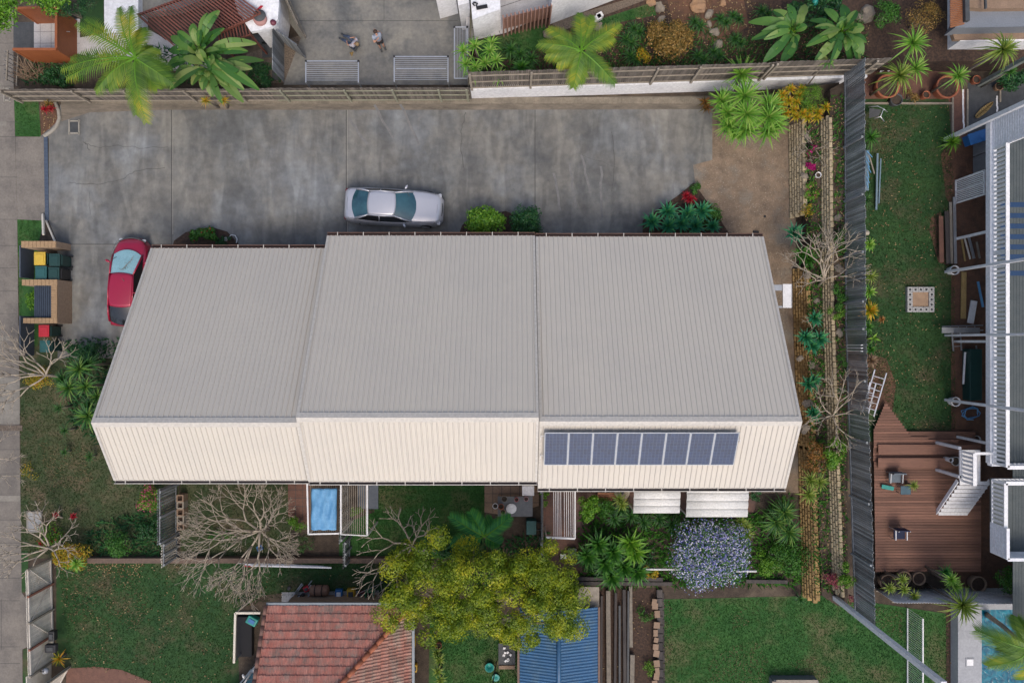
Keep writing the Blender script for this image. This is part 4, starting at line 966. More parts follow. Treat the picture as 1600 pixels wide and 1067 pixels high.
# ---------------------------------------------------------------- blue shed
zr_, ze_ = 3.0, 2.5; xr = W(873, 0, zr_).x; x0 = W(812, 0, ze_).x; x1 = W(934, 0, ze_).x; yy = W(0, 948, ze_).y
t = thing('garden_shed', 'blue corrugated roofed shed with a reddish edge at the bottom centre', 'shed', (xr, yy-2.5, 0)); o = -t.location
def corrroof(name, xa, za, xb, zb, m):
    mb = MB(); n = int(6.0/.0195); pr = None
    for i in range(n+1):
        y = yy-i*.0195; h = .02*math.sin(i*2*math.pi/7.5)
        cur = (Vector((xa, y, za+h))+o, Vector((xb, y, zb+h))+o)
        if pr: mb.quad(pr[0], pr[1], cur[1], cur[0])
        pr = cur
    return mb.build(name, m, t, smooth=True)
corrroof('left_roof', x0, ze_, xr, zr_, M['blue_roof']); corrroof('right_roof', xr, zr_, x1, ze_, M['blue_roof'])
m = MB(); m.tube([Vector((xr, yy, zr_+.02))+o, Vector((xr, yy-6, zr_+.02))+o], .11, 8); m.build('ridge_cap', M['blue_roof'], t, smooth=True)
m = MB(); m.box((o.x+(x0+x1)/2, yy-3+o.y, 1.2), (x1-x0-.3, 5.8, 2.4)); m.build('wall', M['dark_timber'], t)
for x in (x0-.06, x1+.06): m = MB(); m.box((x+o.x, yy-3+o.y, ze_-.03), (.1, 6, .1)); m.build('gutter', M['gutter'], t)
b = MB()
for i in range(12): x = W(905+i*2.7, 0, 2.2).x; b.box((x, W(0, 932, 2.2).y, 2.2+.005*(i % 2)), (.085, .95, .03))
tag(b.build('timber_lean_to', M['rail']), 'small brownish timber slat lean-to at the top of the blue shed', 'lean-to')
# sleepers stacked right of the shed, dark timbers picked to carry the shade there
k = 0; lab = ['widest pale timber sleeper just right of the blue shed', 'narrow dark board second from the blue shed', 'dark sleeper in the middle of the timber stack', 'short dark board near the middle of the stack', 'long blackish plank right of the middle of the stack', 'long plank second from the lawn side of the stack', 'pale weathered board at the lawn side of the stack', 'lower pale board end at the lawn side of the stack']
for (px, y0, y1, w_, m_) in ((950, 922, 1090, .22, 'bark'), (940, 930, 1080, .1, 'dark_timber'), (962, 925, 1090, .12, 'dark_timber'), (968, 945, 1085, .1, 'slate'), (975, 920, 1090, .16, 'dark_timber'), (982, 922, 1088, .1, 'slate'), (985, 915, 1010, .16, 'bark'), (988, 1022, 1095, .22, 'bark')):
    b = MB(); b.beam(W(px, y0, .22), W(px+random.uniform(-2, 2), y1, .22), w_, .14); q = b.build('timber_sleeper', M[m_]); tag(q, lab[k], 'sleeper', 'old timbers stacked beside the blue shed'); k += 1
block_wall('lawn_edge_wall', 'dark stepped block edging with pale caps at the left side of the corner lawn', [W(1032, 925), W(1034, 1100)], -.3, 3, M['dark_timber'], bl=.45, setb=-.12, dep=.3)
b = MB()
for i in range(14): b.box(W(1025+random.uniform(-3, 3), 938+i*12+random.uniform(-4, 4), .25+random.uniform(0, .06)), (random.uniform(.2, .32), random.uniform(.2, .36), .06), random.uniform(-.25, .25))
tag(b.build('edging_block', M['tile_tan']), 'column of loose pale edging blocks along the left side of the corner lawn', 'blocks')
# ---------------------------------------------------------------- vehicles
def loft(mb, secs, mi=0, close=True):
    n = len(secs[0]); b = len(mb.v)
    for s in secs: mb.v.extend([tuple(p) for p in s])
    for i in range(len(secs)-1):
        for j in range(n-1): mb.face((b+i*n+j, b+i*n+j+1, b+(i+1)*n+j+1, b+(i+1)*n+j), mi)
    if close:
        mb.face([b+j for j in range(n)][::-1], mi); mb.face([b+(len(secs)-1)*n+j for j in range(n)], mi)
def interp(tab, x):
    for (a, va), (b, vb) in zip(tab, tab[1:]):
        if x <= b: u = (x-a)/(b-a); u = u*u*(3-2*u) if False else u; return va+(vb-va)*max(0, min(1, u))
    return tab[-1][1]
def car(name, label, loc, rz, L, Wd, paint, spec):
    t = thing(name, label, 'car', loc, rz=rz); hw = Wd/2
    wt, ht = spec['w'], spec['h']; secs = []; N_ = 44
    for i in range(N_+1):
        u = i/N_; u = .5-.5*math.cos(math.pi*u); x = (u-.5)*L; w = interp(wt, u)*hw; h = interp(ht, u); s = []
        cs = [(-1, .25), (-1.0, .45), (-.985, .62), (-.95, .80), (-.88, .93), (-.74, .985), (-.45, 1.0), (0, 1.012)]
        cs = cs+[(-a, b_) for a, b_ in cs[:-1]][::-1]
        for a, b_ in cs: s.append((x, a*w, max(.2, b_*h)))
        secs.append(s)
    m = MB(); loft(m, secs); body = m.build('body', paint, t, smooth=True)
    # cabin: base outline and top outline
    bw, fw = spec['cab']; tb, tf = spec['top']; zt = spec['roof']; zb = .88
    def outline(xa, xb, wy, z0, n=9, crown=0.0, curvA=.10, curvB=.16, ins=.0):
        return None
    def pt(x, y, z): return Vector((x, y, z))
    wb_, wt_ = spec['cw']
    # roof panel (crowned grid)
    m = MB(); nx, ny = 12, 10; gr = []
    for i in range(nx+1):
        u = i/nx; row = []
        for j in range(ny+1):
            v = -1+2*j/ny; xx = tb+(tf-tb)*u; bow = .07*(1-v*v); xx += bow*(u*2-1)
            row.append(pt(xx, v*wt_*(1-.06*abs(2*u-1)**3), zt-.05*(2*u-1)**2-.045*v**2))
        gr.append(row)
    b0 = 0
    for row in gr: m.v.extend([tuple(p) for p in row])
    for i in range(nx):
        for j in range(ny): a = i*(ny+1)+j; m.face((a, a+ny+1, a+ny+2, a+1))
    rp = m.build('roof', paint, t, smooth=True); rp.modifiers.new('s', 'SOLIDIFY').thickness = .03
    def glasspanel(nm, xlow, xtop, zlow, bowl, inset, tuck, mt):
        m = MB(); ny = 10; nz = 5; sgn = 1 if xlow > xtop else -1
        for k in range(nz+1):
            w_ = k/nz
            for j in range(ny+1):
                v = -1+2*j/ny; yw = ((wb_-.05)*(1-w_)+(wt_-.02)*w_)*v*inset
                bow = (bowl*(1-w_)+.07*w_)*(1-v*v)
                m.v.append((xlow+(xtop-xlow)*w_+sgn*bow, yw, zlow+(zt-.075-zlow)*w_+.025*math.sin(math.pi*w_)-.045*v*v*w_))
        for k in range(nz):
            for j in range(ny): a = k*(ny+1)+j; m.face((a, a+1, a+ny+2, a+ny+1))
        q = m.build(nm, mt, t, smooth=True); return q
    glasspanel('windscreen', fw, tf, spec['zf'], spec.get('fb', .22), .95, 0, spec.get('wsm', M['glass']))
    glasspanel('rear_window', bw, tb, spec['zr'], spec.get('rb', .18), .93, 0, spec.get('rwm', M['glass']))
    # pillars and side glass
    for s in (-1, 1):
        m = MB(); pts_b = [pt(bw+.12, s*wb_, .9), pt(fw-.1, s*wb_, .9)]; pts_t = [pt(tb+.03, s*wt_*.97, zt-.09), pt(tf-.03, s*wt_*.97, zt-.09)]
        n = 10; pr = None
        for i in range(n+1):
            u = i/n; a = pts_b[0].lerp(pts_b[1], u); c = pts_t[0].lerp(pts_t[1], u); a.y += s*.04*math.sin(math.pi*u); c.y += s*.02*math.sin(math.pi*u)
            if pr: m.quad(pr[0], a, c, pr[1])
            pr = (a, c)
        m.build('side_window', M['glass_dark'], t, smooth=True)
        m = MB()
        for (xa, za, xb, zb2) in ((fw+.0, spec['zf']-.02, tf, zt-.07), (bw, spec['zr']-.02, tb, zt-.07)): m.tube([(xa, s*(wb_-.03), za), ((xa+xb)/2, s*((wb_+wt_)/2-.01), (za+zb2)/2+.03), (xb, s*(wt_-.02), zb2)], [.05, .045, .035], 6)
        m.tube([(tb, s*(wt_-.01), zt-.075), ((tb+tf)/2, s*(wt_+.015), zt-.06), (tf, s*(wt_-.01), zt-.075)], .03, 6)
        xm = (tb+tf)/2-.1; m.beam((xm-.05, s*(wb_+.03), .9), (xm, s*(wt_-.0), zt-.09), .06, .03)
        m.build('window_frame', paint, t, smooth=True)
        m = MB(); m.lathe((0, 0, 0), [(.001, .0), (.05, 0.005), (.07, .03), (.065, .07), (.03, .1), (.001, .105)], 10)
        mr = m.build('mirror', paint, t, smooth=True); mr.location = (fw-.35, s*(hw+.03), .93); mr.scale = (.9, 1.9, 1.0); mr.rotation_euler = (0, 0, -s*.45)
    for xa, tag_ in ((L*.5-.86, 0), (-L*.5+.98, 1)):
        for s in (-1, 1):
            m = MB(); m.v = []; m.lathe((0, 0, 0), [(.001, -.1), (.24, -.1), (.32, -.08), (.32, .08), (.24, .1)], 24)
            wl = m.build('wheel', M['rubber'], t, smooth=True); wl.location = (xa, s*(hw-.12), .32); wl.rotation_euler = (R(-90)*s, 0, 0)
            m = MB(); m.lathe((0, 0, .09), [(.22, 0), (.2, .02), (.06, .01), (.001, .03)], 16); m.build('rim', M['alu'], wl, smooth=True)
    for s in (-1, 1):
        for nm, u, ang, mt in (('headlight', .955, -.55, M['lamp']), ('tail_light', .035, .45, mat('dark red lamp', (.16, .01, .015), rough=.3))):
            x = (u-.5)*L; w = interp(wt, u)*hw; m = MB(); hh = interp(ht, u)
            m.lathe((0, 0, 0), [(.001, .05), (.1, .035), (.13, 0)], 12)
            q = m.build(nm, mt, t, smooth=True); q.location = (x-.02, s*w*.78, hh*(.86 if nm == 'headlight' else .80)); q.scale = (.9, 1.7 if nm == 'headlight' else 1.2, .5); q.rotation_euler = (0, 0, s*ang)
    m = MB(); xx = L*.5-.02; pts = []
    for j in range(11): v = -1+.2*j; pts.append((L*.5-.01-.20*v*v-.02, v*hw*.72, .56))
    m.tube(pts, .035, 6); m.build('bumper_trim', M['slate'], t, smooth=True)
    m = MB(); pts = []
    for j in range(11): v = -1+.2*j; pts.append((spec['hood']-.13*v*v, v*hw*.86, interp(ht, spec['hood']/L+.5)*1.0+.002-.03*v*v))
    m.tube(pts, .006, 4); m.build('bonnet_gap', M['dark'], t); m = MB(); pts = []
    for j in range(11): v = -1+.2*j; pts.append((spec['trunk']+.10*v*v, v*hw*.80, interp(ht, spec['trunk']/L+.5)*1.005-.03*v*v))
    m.tube(pts, .006, 4)
    for s in (-1, 1): m.tube([(spec['hood'], s*hw*.80, interp(ht, spec['hood']/L+.5)*.985), (fw+.15, s*hw*.86, .90)], .006, 4)
    m.build('boot_gap', M['dark'], t)
    m = MB()
    for s, x1_ in ((1, .25), (-1, .2)): m.beam((fw+.02, s*.35-.1, spec['zf']+.03), (fw-.28, s*.35+.32, spec['zf']+.19), .018, .012)
    m.build('wiper', M['black'], t)
    return t
p = W(614.5, 322.5, .8); 
car('parked_sedan', 'silver four door sedan parked on the driveway beside the middle roof', (p.x, p.y, .03), R(-3.2), 4.95, 1.84, M['car_silver'], dict(
    w=[(0, .72), (.02, .86), (.06, .94), (.2, .99), (.5, 1), (.8, .97), (.92, .90), (.97, .80), (1, .58)],
    h=[(0, .62), (.012, .82), (.04, .93), (.16, .99), (.3, .98), (.7, .96), (.85, .88), (.95, .76), (.985, .62), (1, .45)],
    cab=(-1.86, .98), top=(-1.12, .16), roof=1.42, cw=(.78, .60), zf=.94, zr=.97, hood=2.2, trunk=-2.28))
p = W(193, 440, .8)
car('parked_hatchback', 'crimson car with a covered windscreen half under the street end roof', (p.x+.22, p.y, .03), R(87), 4.5, 1.84, M['car_red'], dict(
    w=[(0, .80), (.03, .9), (.1, .97), (.4, 1), (.7, .99), (.85, .93), (.93, .80), (.975, .58), (1, .30)],
    h=[(0, .62), (.02, .85), (.06, .93), (.3, .96), (.68, .95), (.82, .86), (.93, .72), (.98, .56), (1, .42)],
    cab=(-2.02, 1.32), top=(-1.25, .32), roof=1.45, cw=(.76, .60), zf=.92, zr=.92, hood=2.02, trunk=-2.13, fb=.26, wsm=M['shade'], rwm=M['glass_dark']))
tw = MB(); c0 = W(204, 414, 1.35)
def spray(mb, p, q, n): 
    for i in range(n):
        u = i/n; c = p.lerp(q, u); mb.tube([c, c+Vector((random.uniform(-.18, .18), random.uniform(-.18, .18), .02))], .008, 3)
tw.tube([W(189, 423, 1.35), W(207, 405, 1.35)], .012, 4); spray(tw, W(187, 424, 1.35), W(207, 404, 1.35), 16); tw.tube([W(184, 428, 1.36), W(194, 439, 1.5)], .012, 4)
tag(tw.build('windscreen_branching', M['bark']), 'dark branching shape across the windscreen of the crimson car', 'twig')  # thin dark branched strokes laid over the windscreen
p = W(395, 1085, .8); cr_ = car('parked_car', 'white car with dark blue side glimpsed beside the tiled roof at the bottom', (p.x-.2, p.y-.2, .03), R(52), 4.3, 1.72, M['white_metal'], dict(
    w=[(0, .80), (.03, .9), (.1, .97), (.4, 1), (.7, .99), (.85, .93), (.93, .84), (.975, .7), (1, .45)],
    h=[(0, .62), (.02, .85), (.06, .93), (.3, .96), (.68, .95), (.82, .88), (.93, .78), (.98, .62), (1, .45)],
    cab=(-1.9, 1.2), top=(-1.25, .32), roof=1.45, cw=(.76, .60), zf=.92, zr=.92, hood=1.95, trunk=-2.05))
# ---------------------------------------------------------------- bin stand and bins
def bin_(label, px, py, body, lid_, z=0, s=1.0, rz=0.0, wheels=True):
    P = W(px, py, 1.05); t = thing('wheelie_bin', label, 'bin', (P.x, P.y, 0), 'wheelie bins by the brick bays', rz=rz)
    b = MB(); w, d, h = .27*s, .31*s, 1.0
    b.add([(-w*.8, -d*.8, .05), (w*.8, -d*.8, .05), (w*.8, d*.8, .05), (-w*.8, d*.8, .05), (-w, -d, h), (w, -d, h), (w, d, h), (-w, d, h)], [(3, 2, 1, 0), (4, 5, 6, 7), (0, 1, 5, 4), (1, 2, 6, 5), (2, 3, 7, 6), (3, 0, 4, 7)])
    q = b.build('bin_body', body, t); bevel(q, .03, 2)
    b = MB(); b.box((0, 0, h+.03), (w*2.1, d*2.1, .06)); b.box((0, 0, h+.07), (w*1.5, d*1.4, .03)); q = b.build('lid', lid_, t); bevel(q, .03, 3)
    b = MB(); b.tube([(w*1.05, -d*.8, h-.05), (w*1.35, -d*.8, h), (w*1.35, d*.8, h), (w*1.05, d*.8, h-.05)], .02, 6); b.build('handle', body, t)
    for sg in (-1, 1):
        b = MB(); b.tube([(w*.8, sg*d*.85, .1), (w*.8, sg*d*.98, .1)], .1, 14); b.build('wheel', M['rubber'], t)
    return t
bin_('yellow lidded wheelie bin in the upper brick bay', 62, 404, M['bin_green'], M['bin_yellow'])
bin_('dark green lidded wheelie bin below the yellow lidded one', 64, 426, M['bin_green'], M['bin_teal'])
bin_('red lidded wheelie bin below the brick bays', 68.5, 517, M['bin_green'], M['bin_red'], s=.9)
bin_('dark teal lidded wheelie bin below the red lidded one under twigs', 70, 541, M['bin_green'], M['bin_teal'], s=.9)
bin_('dark green wheelie bin furthest up and nearest the driveway', 85, 406, M['bin_green'], M['bin_green'], s=.95)
bin_('blackish green wheelie bin nearest the driveway and next to the teal lid', 84, 427, M['black'], M['bin_green'], s=.95)
t = thing('bin_enclosure', 'low brick bin enclosure with tan capping and dark slatted screens', 'bin enclosure', W(60, 440)); o = -t.location
zb = 1.15
for (x0_, y0_, x1_, y1_) in ((34, 377, 88, 387), (35, 437, 90, 446), (37, 497, 90, 505), (81, 446, 90, 497)):
    a = W(x0_, y0_, zb)+o; c = W(x1_, y1_, zb)+o; b = MB(); b.box(((a.x+c.x)/2, (a.y+c.y)/2, zb/2), (abs(c.x-a.x), abs(a.y-c.y), zb)); q = b.build('brick_pier', M['brick'], t); b = MB()
    if x1_-x0_ > 20:
        n = 9
        for i in range(n): b.box((a.x+(c.x-a.x)*(i+.5)/n, (a.y+c.y)/2, zb+.02), (abs(c.x-a.x)/n-.015, abs(a.y-c.y), .05))
    else:
        n = 14
        for i in range(n): b.box(((a.x+c.x)/2, a.y+(c.y-a.y)*(i+.5)/n, zb+.023), (abs(c.x-a.x), abs(a.y-c.y)/n-.015, .05))
    b.build('capping', mat('tan capping', (.38, .25, .14), (.3, .2, .11), 8, .85, .2), t)
b = MB()
for i in range(9): x = W(55+i*3, 0, 1.0).x; b.box((x+o.x, W(0, 471, 1.0).y+o.y, 1.0), (.075, 1.6, .03))
b.build('slatted_screen', mat('blue grey slat', (.03, .045, .07), rough=.6), t)
for yy_, hh_ in ((412, 1.6), (525, 2.0)): b = MB(); a = W(53, yy_)+o; b.box((a.x, a.y, .5), (.06, hh_, 1.0)); b.build('back_screen', mat('blue grey screen', (.08, .10, .13), rough=.7), t)
t = thing('white_handrail', 'pale angled handrail leaning down to the bin enclosure from the drain', 'rail', W(70, 345)); o = -t.location
b = MB(); b.beam(W(67, 335, .1)+o, W(68, 367, .7)+o, .09); b.build('post', M['white_timber'], t); b = MB(); b.beam(W(72, 345, .1)+o, W(87, 380, .9)+o, .07); b.build('brace', M['white_timber'], t)
# ---------------------------------------------------------------- yard furniture
t = thing('canopy_pergola', 'white framed pergola holding the blue cloth canopy below the middle roof', 'pergola', W(505, 790)); o = -t.location; z = 2.4
b = MB()
for p_, q_ in (((480, 752), (482, 834)), ((482, 834), (530, 833))): b.beam(W(*p_, z)+o, W(*q_, z)+o, .07)
b.build('frame', M['white_metal'], t)
b = MB()
for i in range(13): b.beam(W(485+i*3.3, 756, z-.06)+o, W(485+i*3.3, 832, z-.06)+o, .022)
b.build('slats', M['bark'], t)
for p_ in ((482, 834), (529, 833)): b = MB(); q = W(*p_, z)+o; b.beam(q, (q.x, q.y, 0), .07); b.build('post', M['white_metal'], t)
m = MB(); nx, ny = 16, 20; a = W(486, 763, 2.5); c = W(526, 828, 2.5)
for i in range(nx+1):
    for j in range(ny+1):
        u, v = i/nx, j/ny; m.v.append((a.x+(c.x-a.x)*(u-.02*v), a.y+(c.y-a.y)*v, 2.44+.09*abs(math.sin(u*6.28*1.5))+.03*math.sin(v*11+u*17)-.05*((u-.5)**2)))
for i in range(nx):
    for j in range(ny): k = i*(ny+1)+j; m.face((k, k+1, k+ny+2, k+ny+1))
q = m.build('canopy_cloth', M['tarp'], smooth=True); q.modifiers.new('s', 'SOLIDIFY').thickness = .01; tag(q, 'sagging sky blue cloth stretched over the white pergola frame', 'canopy')
pergola('pergola', 'thin pale slatted pergola over the strip of yard right of the blue cloth', [(533, 752), (533, 834), (574, 836), (574, 752)], 2.4, 1, M['white_metal'], .04, .06)
b = MB()
for i in range(12): b.beam(W(536+i*3.2, 752, 2.3), W(536+i*3.2, 834, 2.3), .022)
tag(b.build('pergola_wires', M['rail']), 'row of thin brownish wires strung under the pale pergola', 'wires')
b = MB(); b.box(W(575, 774, .06), (1.05, 1.35, .06)); q = b.build('outdoor_mat', mat('grey blue mat', (.14, .16, .19), (.11, .13, .16), 8, .9)); tag(q, 'grey blue mat under the right end of the thin pergola', 'mat')
t = thing('clothesline', 'white clothesline of eleven wires over the brown patio', 'clothesline', W(880, 800)); o = -t.location; z = 1.9
b = MB(); b.beam(W(853, 839, z)+o, W(898, 841, z)+o, .09); b.beam(W(898.5, 758, z)+o, W(898.5, 841, z)+o, .06); b.build('frame', M['white_metal'], t)
b = MB()
for x in (865, 868, 870.5, 873, 876, 881.5, 885, 888, 891.5, 895): b.beam(W(x, 757, z)+o, W(x+.6, 840, z)+o, .022)
b.build('lines', M['white_metal'], t)
for p_ in ((854, 839), (898, 841)): b = MB(); q = W(*p_, z)+o; b.beam(q, (q.x, q.y, 0), .05); b.build('leg', M['white_metal'], t)
for i, (y, lb) in enumerate(((777, 'top'), (788, 'second'), (799, 'third'), (810, 'fourth'), (821, 'bottom'))):
    t = thing('planter_box', 'small square tan block planter, %s of the column beside the grey fence' % lb, 'planter', W(284+i*.2, y, .3), 'column of block planters')
    b = MB()
    for s in (-1, 1): b.box((s*.15, 0, -.05), (.06, .34, .5)); b.box((0, s*.15, -.05), (.24, .06, .5))
    b.build('planter_wall', M['rail'] if i % 2 else M['tile_tan'], t); b = MB(); b.box((0, 0, -.1), (.24, .24, .3)); b.build('soil_fill', M['mulch'], t)
def table(px, py, z, w, d, label, m, name='table'):
    t = thing(name, label, 'table', (W(px, py, z).x, W(px, py, z).y, 0)); b = MB(); b.box((0, 0, z), (w, d, .04)); b.build('table_top', m, t)
    for sx in (-1, 1):
        for sy in (-1, 1): b = MB(); b.box((sx*(w/2-.05), sy*(d/2-.05), z/2), (.05, .05, z)); b.build('leg', M['grey_metal'], t)
table(805, 791, .72, 1.75, 1.0, 'large grey outdoor table loaded with pots at the tan paving', mat('grey table top', (.16, .17, .18), (.12, .13, .14), 6, .6))
t = thing('plate_stand', 'round white marbled dish on the grey outdoor table', 'dish', W(799, 794, .76)); b = MB(); b.lathe((0, 0, 0), [(.001, .0), (.2, .0), (.26, .05), (.25, .06), (.001, .03)], 24); b.build('dish', M['white'], t, smooth=True)
def smallpot(px, py, z, r, m, label, fill=None, cat='pot'): return pot(px, py, r, .2, m, label, z, fill)
smallpot(774, 789, .74, .14, M['white'], 'small white pot with dark soil on the grey outdoor table')
smallpot(783, 790, .74, .15, M['terra'], 'terracotta pot beside the small white pot on the grey table')
smallpot(788, 778, .74, .16, M['bark'], 'brown twiggy pot at the top of the grey outdoor table')
smallpot(786, 798, .74, .13, M['wicker'], 'wicker pot at the lower edge of the grey outdoor table')
smallpot(807, 779, .74, .11, mat('pink pot', (.45, .13, .14), rough=.5), 'pink pot at the upper right of the grey outdoor table')
smallpot(822, 778, .74, .12, mat('pale pink pot', (.5, .26, .27), rough=.5), 'pale pink pot near the right edge of the grey table')
smallpot(841, 820, 0, .22, M['slate'], 'round dark tub by the timber fence below the grey table')
b = MB(); b.box(W(825, 764, .4), (.6, .5, .8)); q = b.build('white_cabinet', M['white']); bevel(q, .02, 2); tag(q, 'pale white cabinet under the eave beside the grey outdoor table', 'cabinet')
b = MB(); b.box(W(830, 822, .3), (.5, .7, .6)); q = b.build('dark_cabinet', M['bin_teal']); bevel(q, .02, 2); tag(q, 'dark teal box in the shade below the grey outdoor table', 'box')
t = thing('wicker_basket', 'cream shell shaped basket seat on the patio under the roof edge', 'basket', W(971, 767, .4)); b = MB(); b.lathe((0, 0, 0), [(.08, .0), (.2, .05), (.4, .2), (.38, .22), (.15, .08), (.001, .06)], 18); q = b.build('basket_shell', mat('cream wicker', (.42, .37, .29), (.3, .25, .19), 20, .9, .5), t, smooth=True); b = MB(); b.lathe((0, -.03, .2), [(.1, 0), (.08, .05), (.001, .06)], 10); b.build('cushion', M['slate'], t)
t = thing('garden_bench', 'orange brown timber bench on the patio under the roof edge', 'bench', W(955, 773)); b = MB(); 
for k in range(4): b.box((0, -.16+k*.11, .45), (1.5, .09, .035))
b.build('seat', M['stainedply'], t)
for s in (-1, 1): b = MB(); b.box((s*.65, 0, .22), (.06, .35, .44)); b.build('leg', M['stainedply'], t)
b = MB(); b.box(W(894, 861, .15), (.42, .38, .3)); q = b.build('dark_tub', M['bin_green']); tag(q, 'dark square tub on the patio below the eleven wire clothesline', 'tub')
b = MB(); b.box(W(880, 868, .1), (.3, .25, .2)); q = b.build('grey_box', M['grey_metal']); tag(q, 'small grey box on the patio near the dark square tub', 'box')
t = thing('cinder_block_ring', 'square ring of hollow grey blocks around sand on the right lawn', 'sandpit', W(1439, 468, .2)); b = MB()
w_, h_ = 1.38, 1.27
n = 5
def hollow(mb, x, y, s=.27):
    for sg in (-1, 1): mb.box((x+sg*(s/2-.04), y, -.1), (.08, s+.0, .2)); mb.box((x, y+sg*(s/2-.04), -.1), (s-.16, .08, .2))
    mb.box((x, y, -.17), (s-.02, s-.02, .02))
for i in range(5):
    for j in range(5):
        if i in (0, 4) or j in (0, 4): hollow(b, (i-2)*w_/5, (j-2)*h_/5, .262)
b.build('blocks', M['cinder'], t); b = MB(); b.box((0, 0, -.12), (.84, .76, .1)); b.build('sand', mat('damp sand', (.38, .26, .17), (.28, .19, .13), 3, .95, .3), t)
# ladders and stored timber by the verandah
def ladder(label, a, b_, w, n, m=None, cat='ladder', group=None):
    a = Vector(a); b_ = Vector(b_); t = thing('ladder', label, cat, a, group); d = (b_-a); s = d.cross(Vector((0, 0, 1))).normalized()*w/2
    for sg in (-1, 1): q = MB(); q.beam(s*sg, d+s*sg, .06, .03); q.build('side_rail', m or M['alu'], t)
    q = MB()
    for i in range(1, n+1): c = d*(i/(n+1)); q.beam(c-s, c+s, .03)
    q.build('rungs', m or M['alu'], t)
ladder('long aluminium extension ladder leaning on the grey fence by the reddish deck', W(1376, 580, .3), W(1356, 648, .3), .62, 6)
ladder('second aluminium ladder lying inside the extension ladder by the fence', W(1364, 598, .45), W(1352, 645, .45), .3, 5)
ladder('grey trestle ladder standing folded beside the verandah edge', W(1472, 514, .5), W(1536, 512, .5), .25, 4)
ladder('grey ladder section pointing down from the trestle', W(1494, 520, .3), W(1496, 548, .3), .42, 3)
b = MB(); b.box(W(1501, 516, .75), (1.9, .28, .05)); tag(b.build('trestle_plank', M['grey_metal']), 'flat grey plank across the folded trestle ladder', 'plank')
lab = {0: 'pale', 1: 'grey', 2: 'dark'}
for k, (x0_, y0_, x1_, y1_, w_, m_, lb) in enumerate(((1485, 316, 1487, 412, .13, 'rail', 'tall pale plank standing left along the verandah soil'), (1491, 308, 1493, 412, .13, 'alu', 'long silvery plank next to the tall pale one'), (1479, 330, 1482, 412, .22, 'dark_timber', 'dark rotten sleeper leaning on the lawn edge'), (1470, 338, 1471, 410, .22, 'tile_red', 'flat reddish board lying in the bare lawn patch'), (1502, 370, 1508, 408, .08, 'straw', 'short yellow timber offcut in the pile under the verandah'), (1507, 372, 1516, 405, .06, 'white_timber', 'thin white offcut in the pile under the verandah'), (1513, 368, 1522, 404, .12, 'alu', 'broad silvery offcut in the pile under the verandah'), (1526, 378, 1531, 404, .08, 'bark', 'short grey offcut at the right of the pile'), (1506, 425, 1505, 498, .26, 'straw', 'ribbed yellow pallet strip along the lawn edge'), (1522, 470, 1516, 505, .32, 'white_metal', 'broad white sheet leaning beside the ribbed pallet strip'), (1528, 440, 1536, 480, .1, 'tarp', 'folded light blue chair frame under the verandah'), (1508, 550, 1505, 600, .08, 'white', 'thin white batten beside the dark green box'), (1525, 540, 1533, 600, .06, 'alu', 'slanting silver tube over the dark green box'))):
    b = MB(); z0 = .12+.07*(k % 4)
    b.beam(W(x0_, y0_, z0), W(x1_, y1_, z0+.05), w_, .05)
    tag(b.build('stored_plank' if k != 10 else 'folded_frame', M[m_]), lb, 'plank' if k != 10 else 'frame')
b = MB(); b.box(W(1519, 585, .3), (.62, 2.6, .6)); q = b.build('storage_chest', M['bin_green']); bevel(q, .03, 2); tag(q, 'long dark green storage trunk under the verandah edge', 'trunk')
t = thing('garden_hose', 'loose turquoise hose coils beside the lower round white pot', 'hose', W(1516, 645, .05)); b = MB()
pts = [Vector((math.cos(a*.7)*(.42+.1*math.sin(a*1.9)), math.sin(a*.7)*(.3+.08*math.cos(a*1.3)), .02+.004*a)) for a in range(26)]; b.tube(pts, .022, 5); b.build('hose', M['tarp'], t, smooth=True)
smallpot(1522, 686, 0, .22, M['cinder'], 'round grey pot in the dark corner below the verandah rail')
pot(1476, 716, .12, .5, M['white'], 'narrow white pot on the reddish deck by the newel posts', .3)
pot(1488, 719, .24, .3, M['cinder'], 'wide pale shallow bowl on the reddish deck by the newel posts', .3)
t = thing('deck_chair', 'grey framed low chair with turquoise seat on the reddish deck', 'chair', W(1394, 752, .3), rz=R(0)); 
b = MB(); b.box((0, .25, .25), (.62, .5, .04)); b.box((0, .52, .5), (.6, .06, .5)); q = b.build('seat', mat('blue grey sling', (.12, .15, .18), rough=.7), t); b = MB(); b.box((-.3, -.28, .12), (.62, .2, .06), -.2); b.build('footrest', M['teal'], t); b = MB()
for sx in (-.3, .3): b.beam((sx, 0, 0), (sx, 0, .4), .03); b.beam((sx, .5, 0), (sx, .5, .75), .03); b.beam((sx, 0, .4), (sx, .5, .45), .04)
b.build('chair_frame', M['grey_metal'], t)
t = thing('side_table', 'small glass topped table beside the low chair on the reddish deck', 'table', W(1408, 763, .3)); b = MB(); b.box((0, 0, .4), (.5, .42, .02)); b.build('table_top', M['glass'], t); b = MB()
for sx in (-.22, .22):
    for sy in (-.18, .18): b.beam((sx, sy, 0), (sx, sy, .4), .03)
b.build('leg_frame', M['grey_metal'], t)
t = thing('deck_chair', 'dark navy chair with a pale frame at the lower left of the deck', 'chair', W(1398, 832, .3)); b = MB(); b.box((0, .05, .4), (.55, .5, .05)); b.box((.0, .32, .65), (.55, .05, .5)); b.build('seat', mat('navy cloth', (.012, .02, .06), rough=.8), t); b = MB()
for sx in (-.28, .28): b.beam((sx, -.2, 0), (sx, -.2, .6), .035); b.beam((sx, .3, 0), (sx, .3, .9), .035); b.beam((sx, -.2, .6), (sx, .3, .6), .04)
b.build('chair_frame', M['alu'], t)
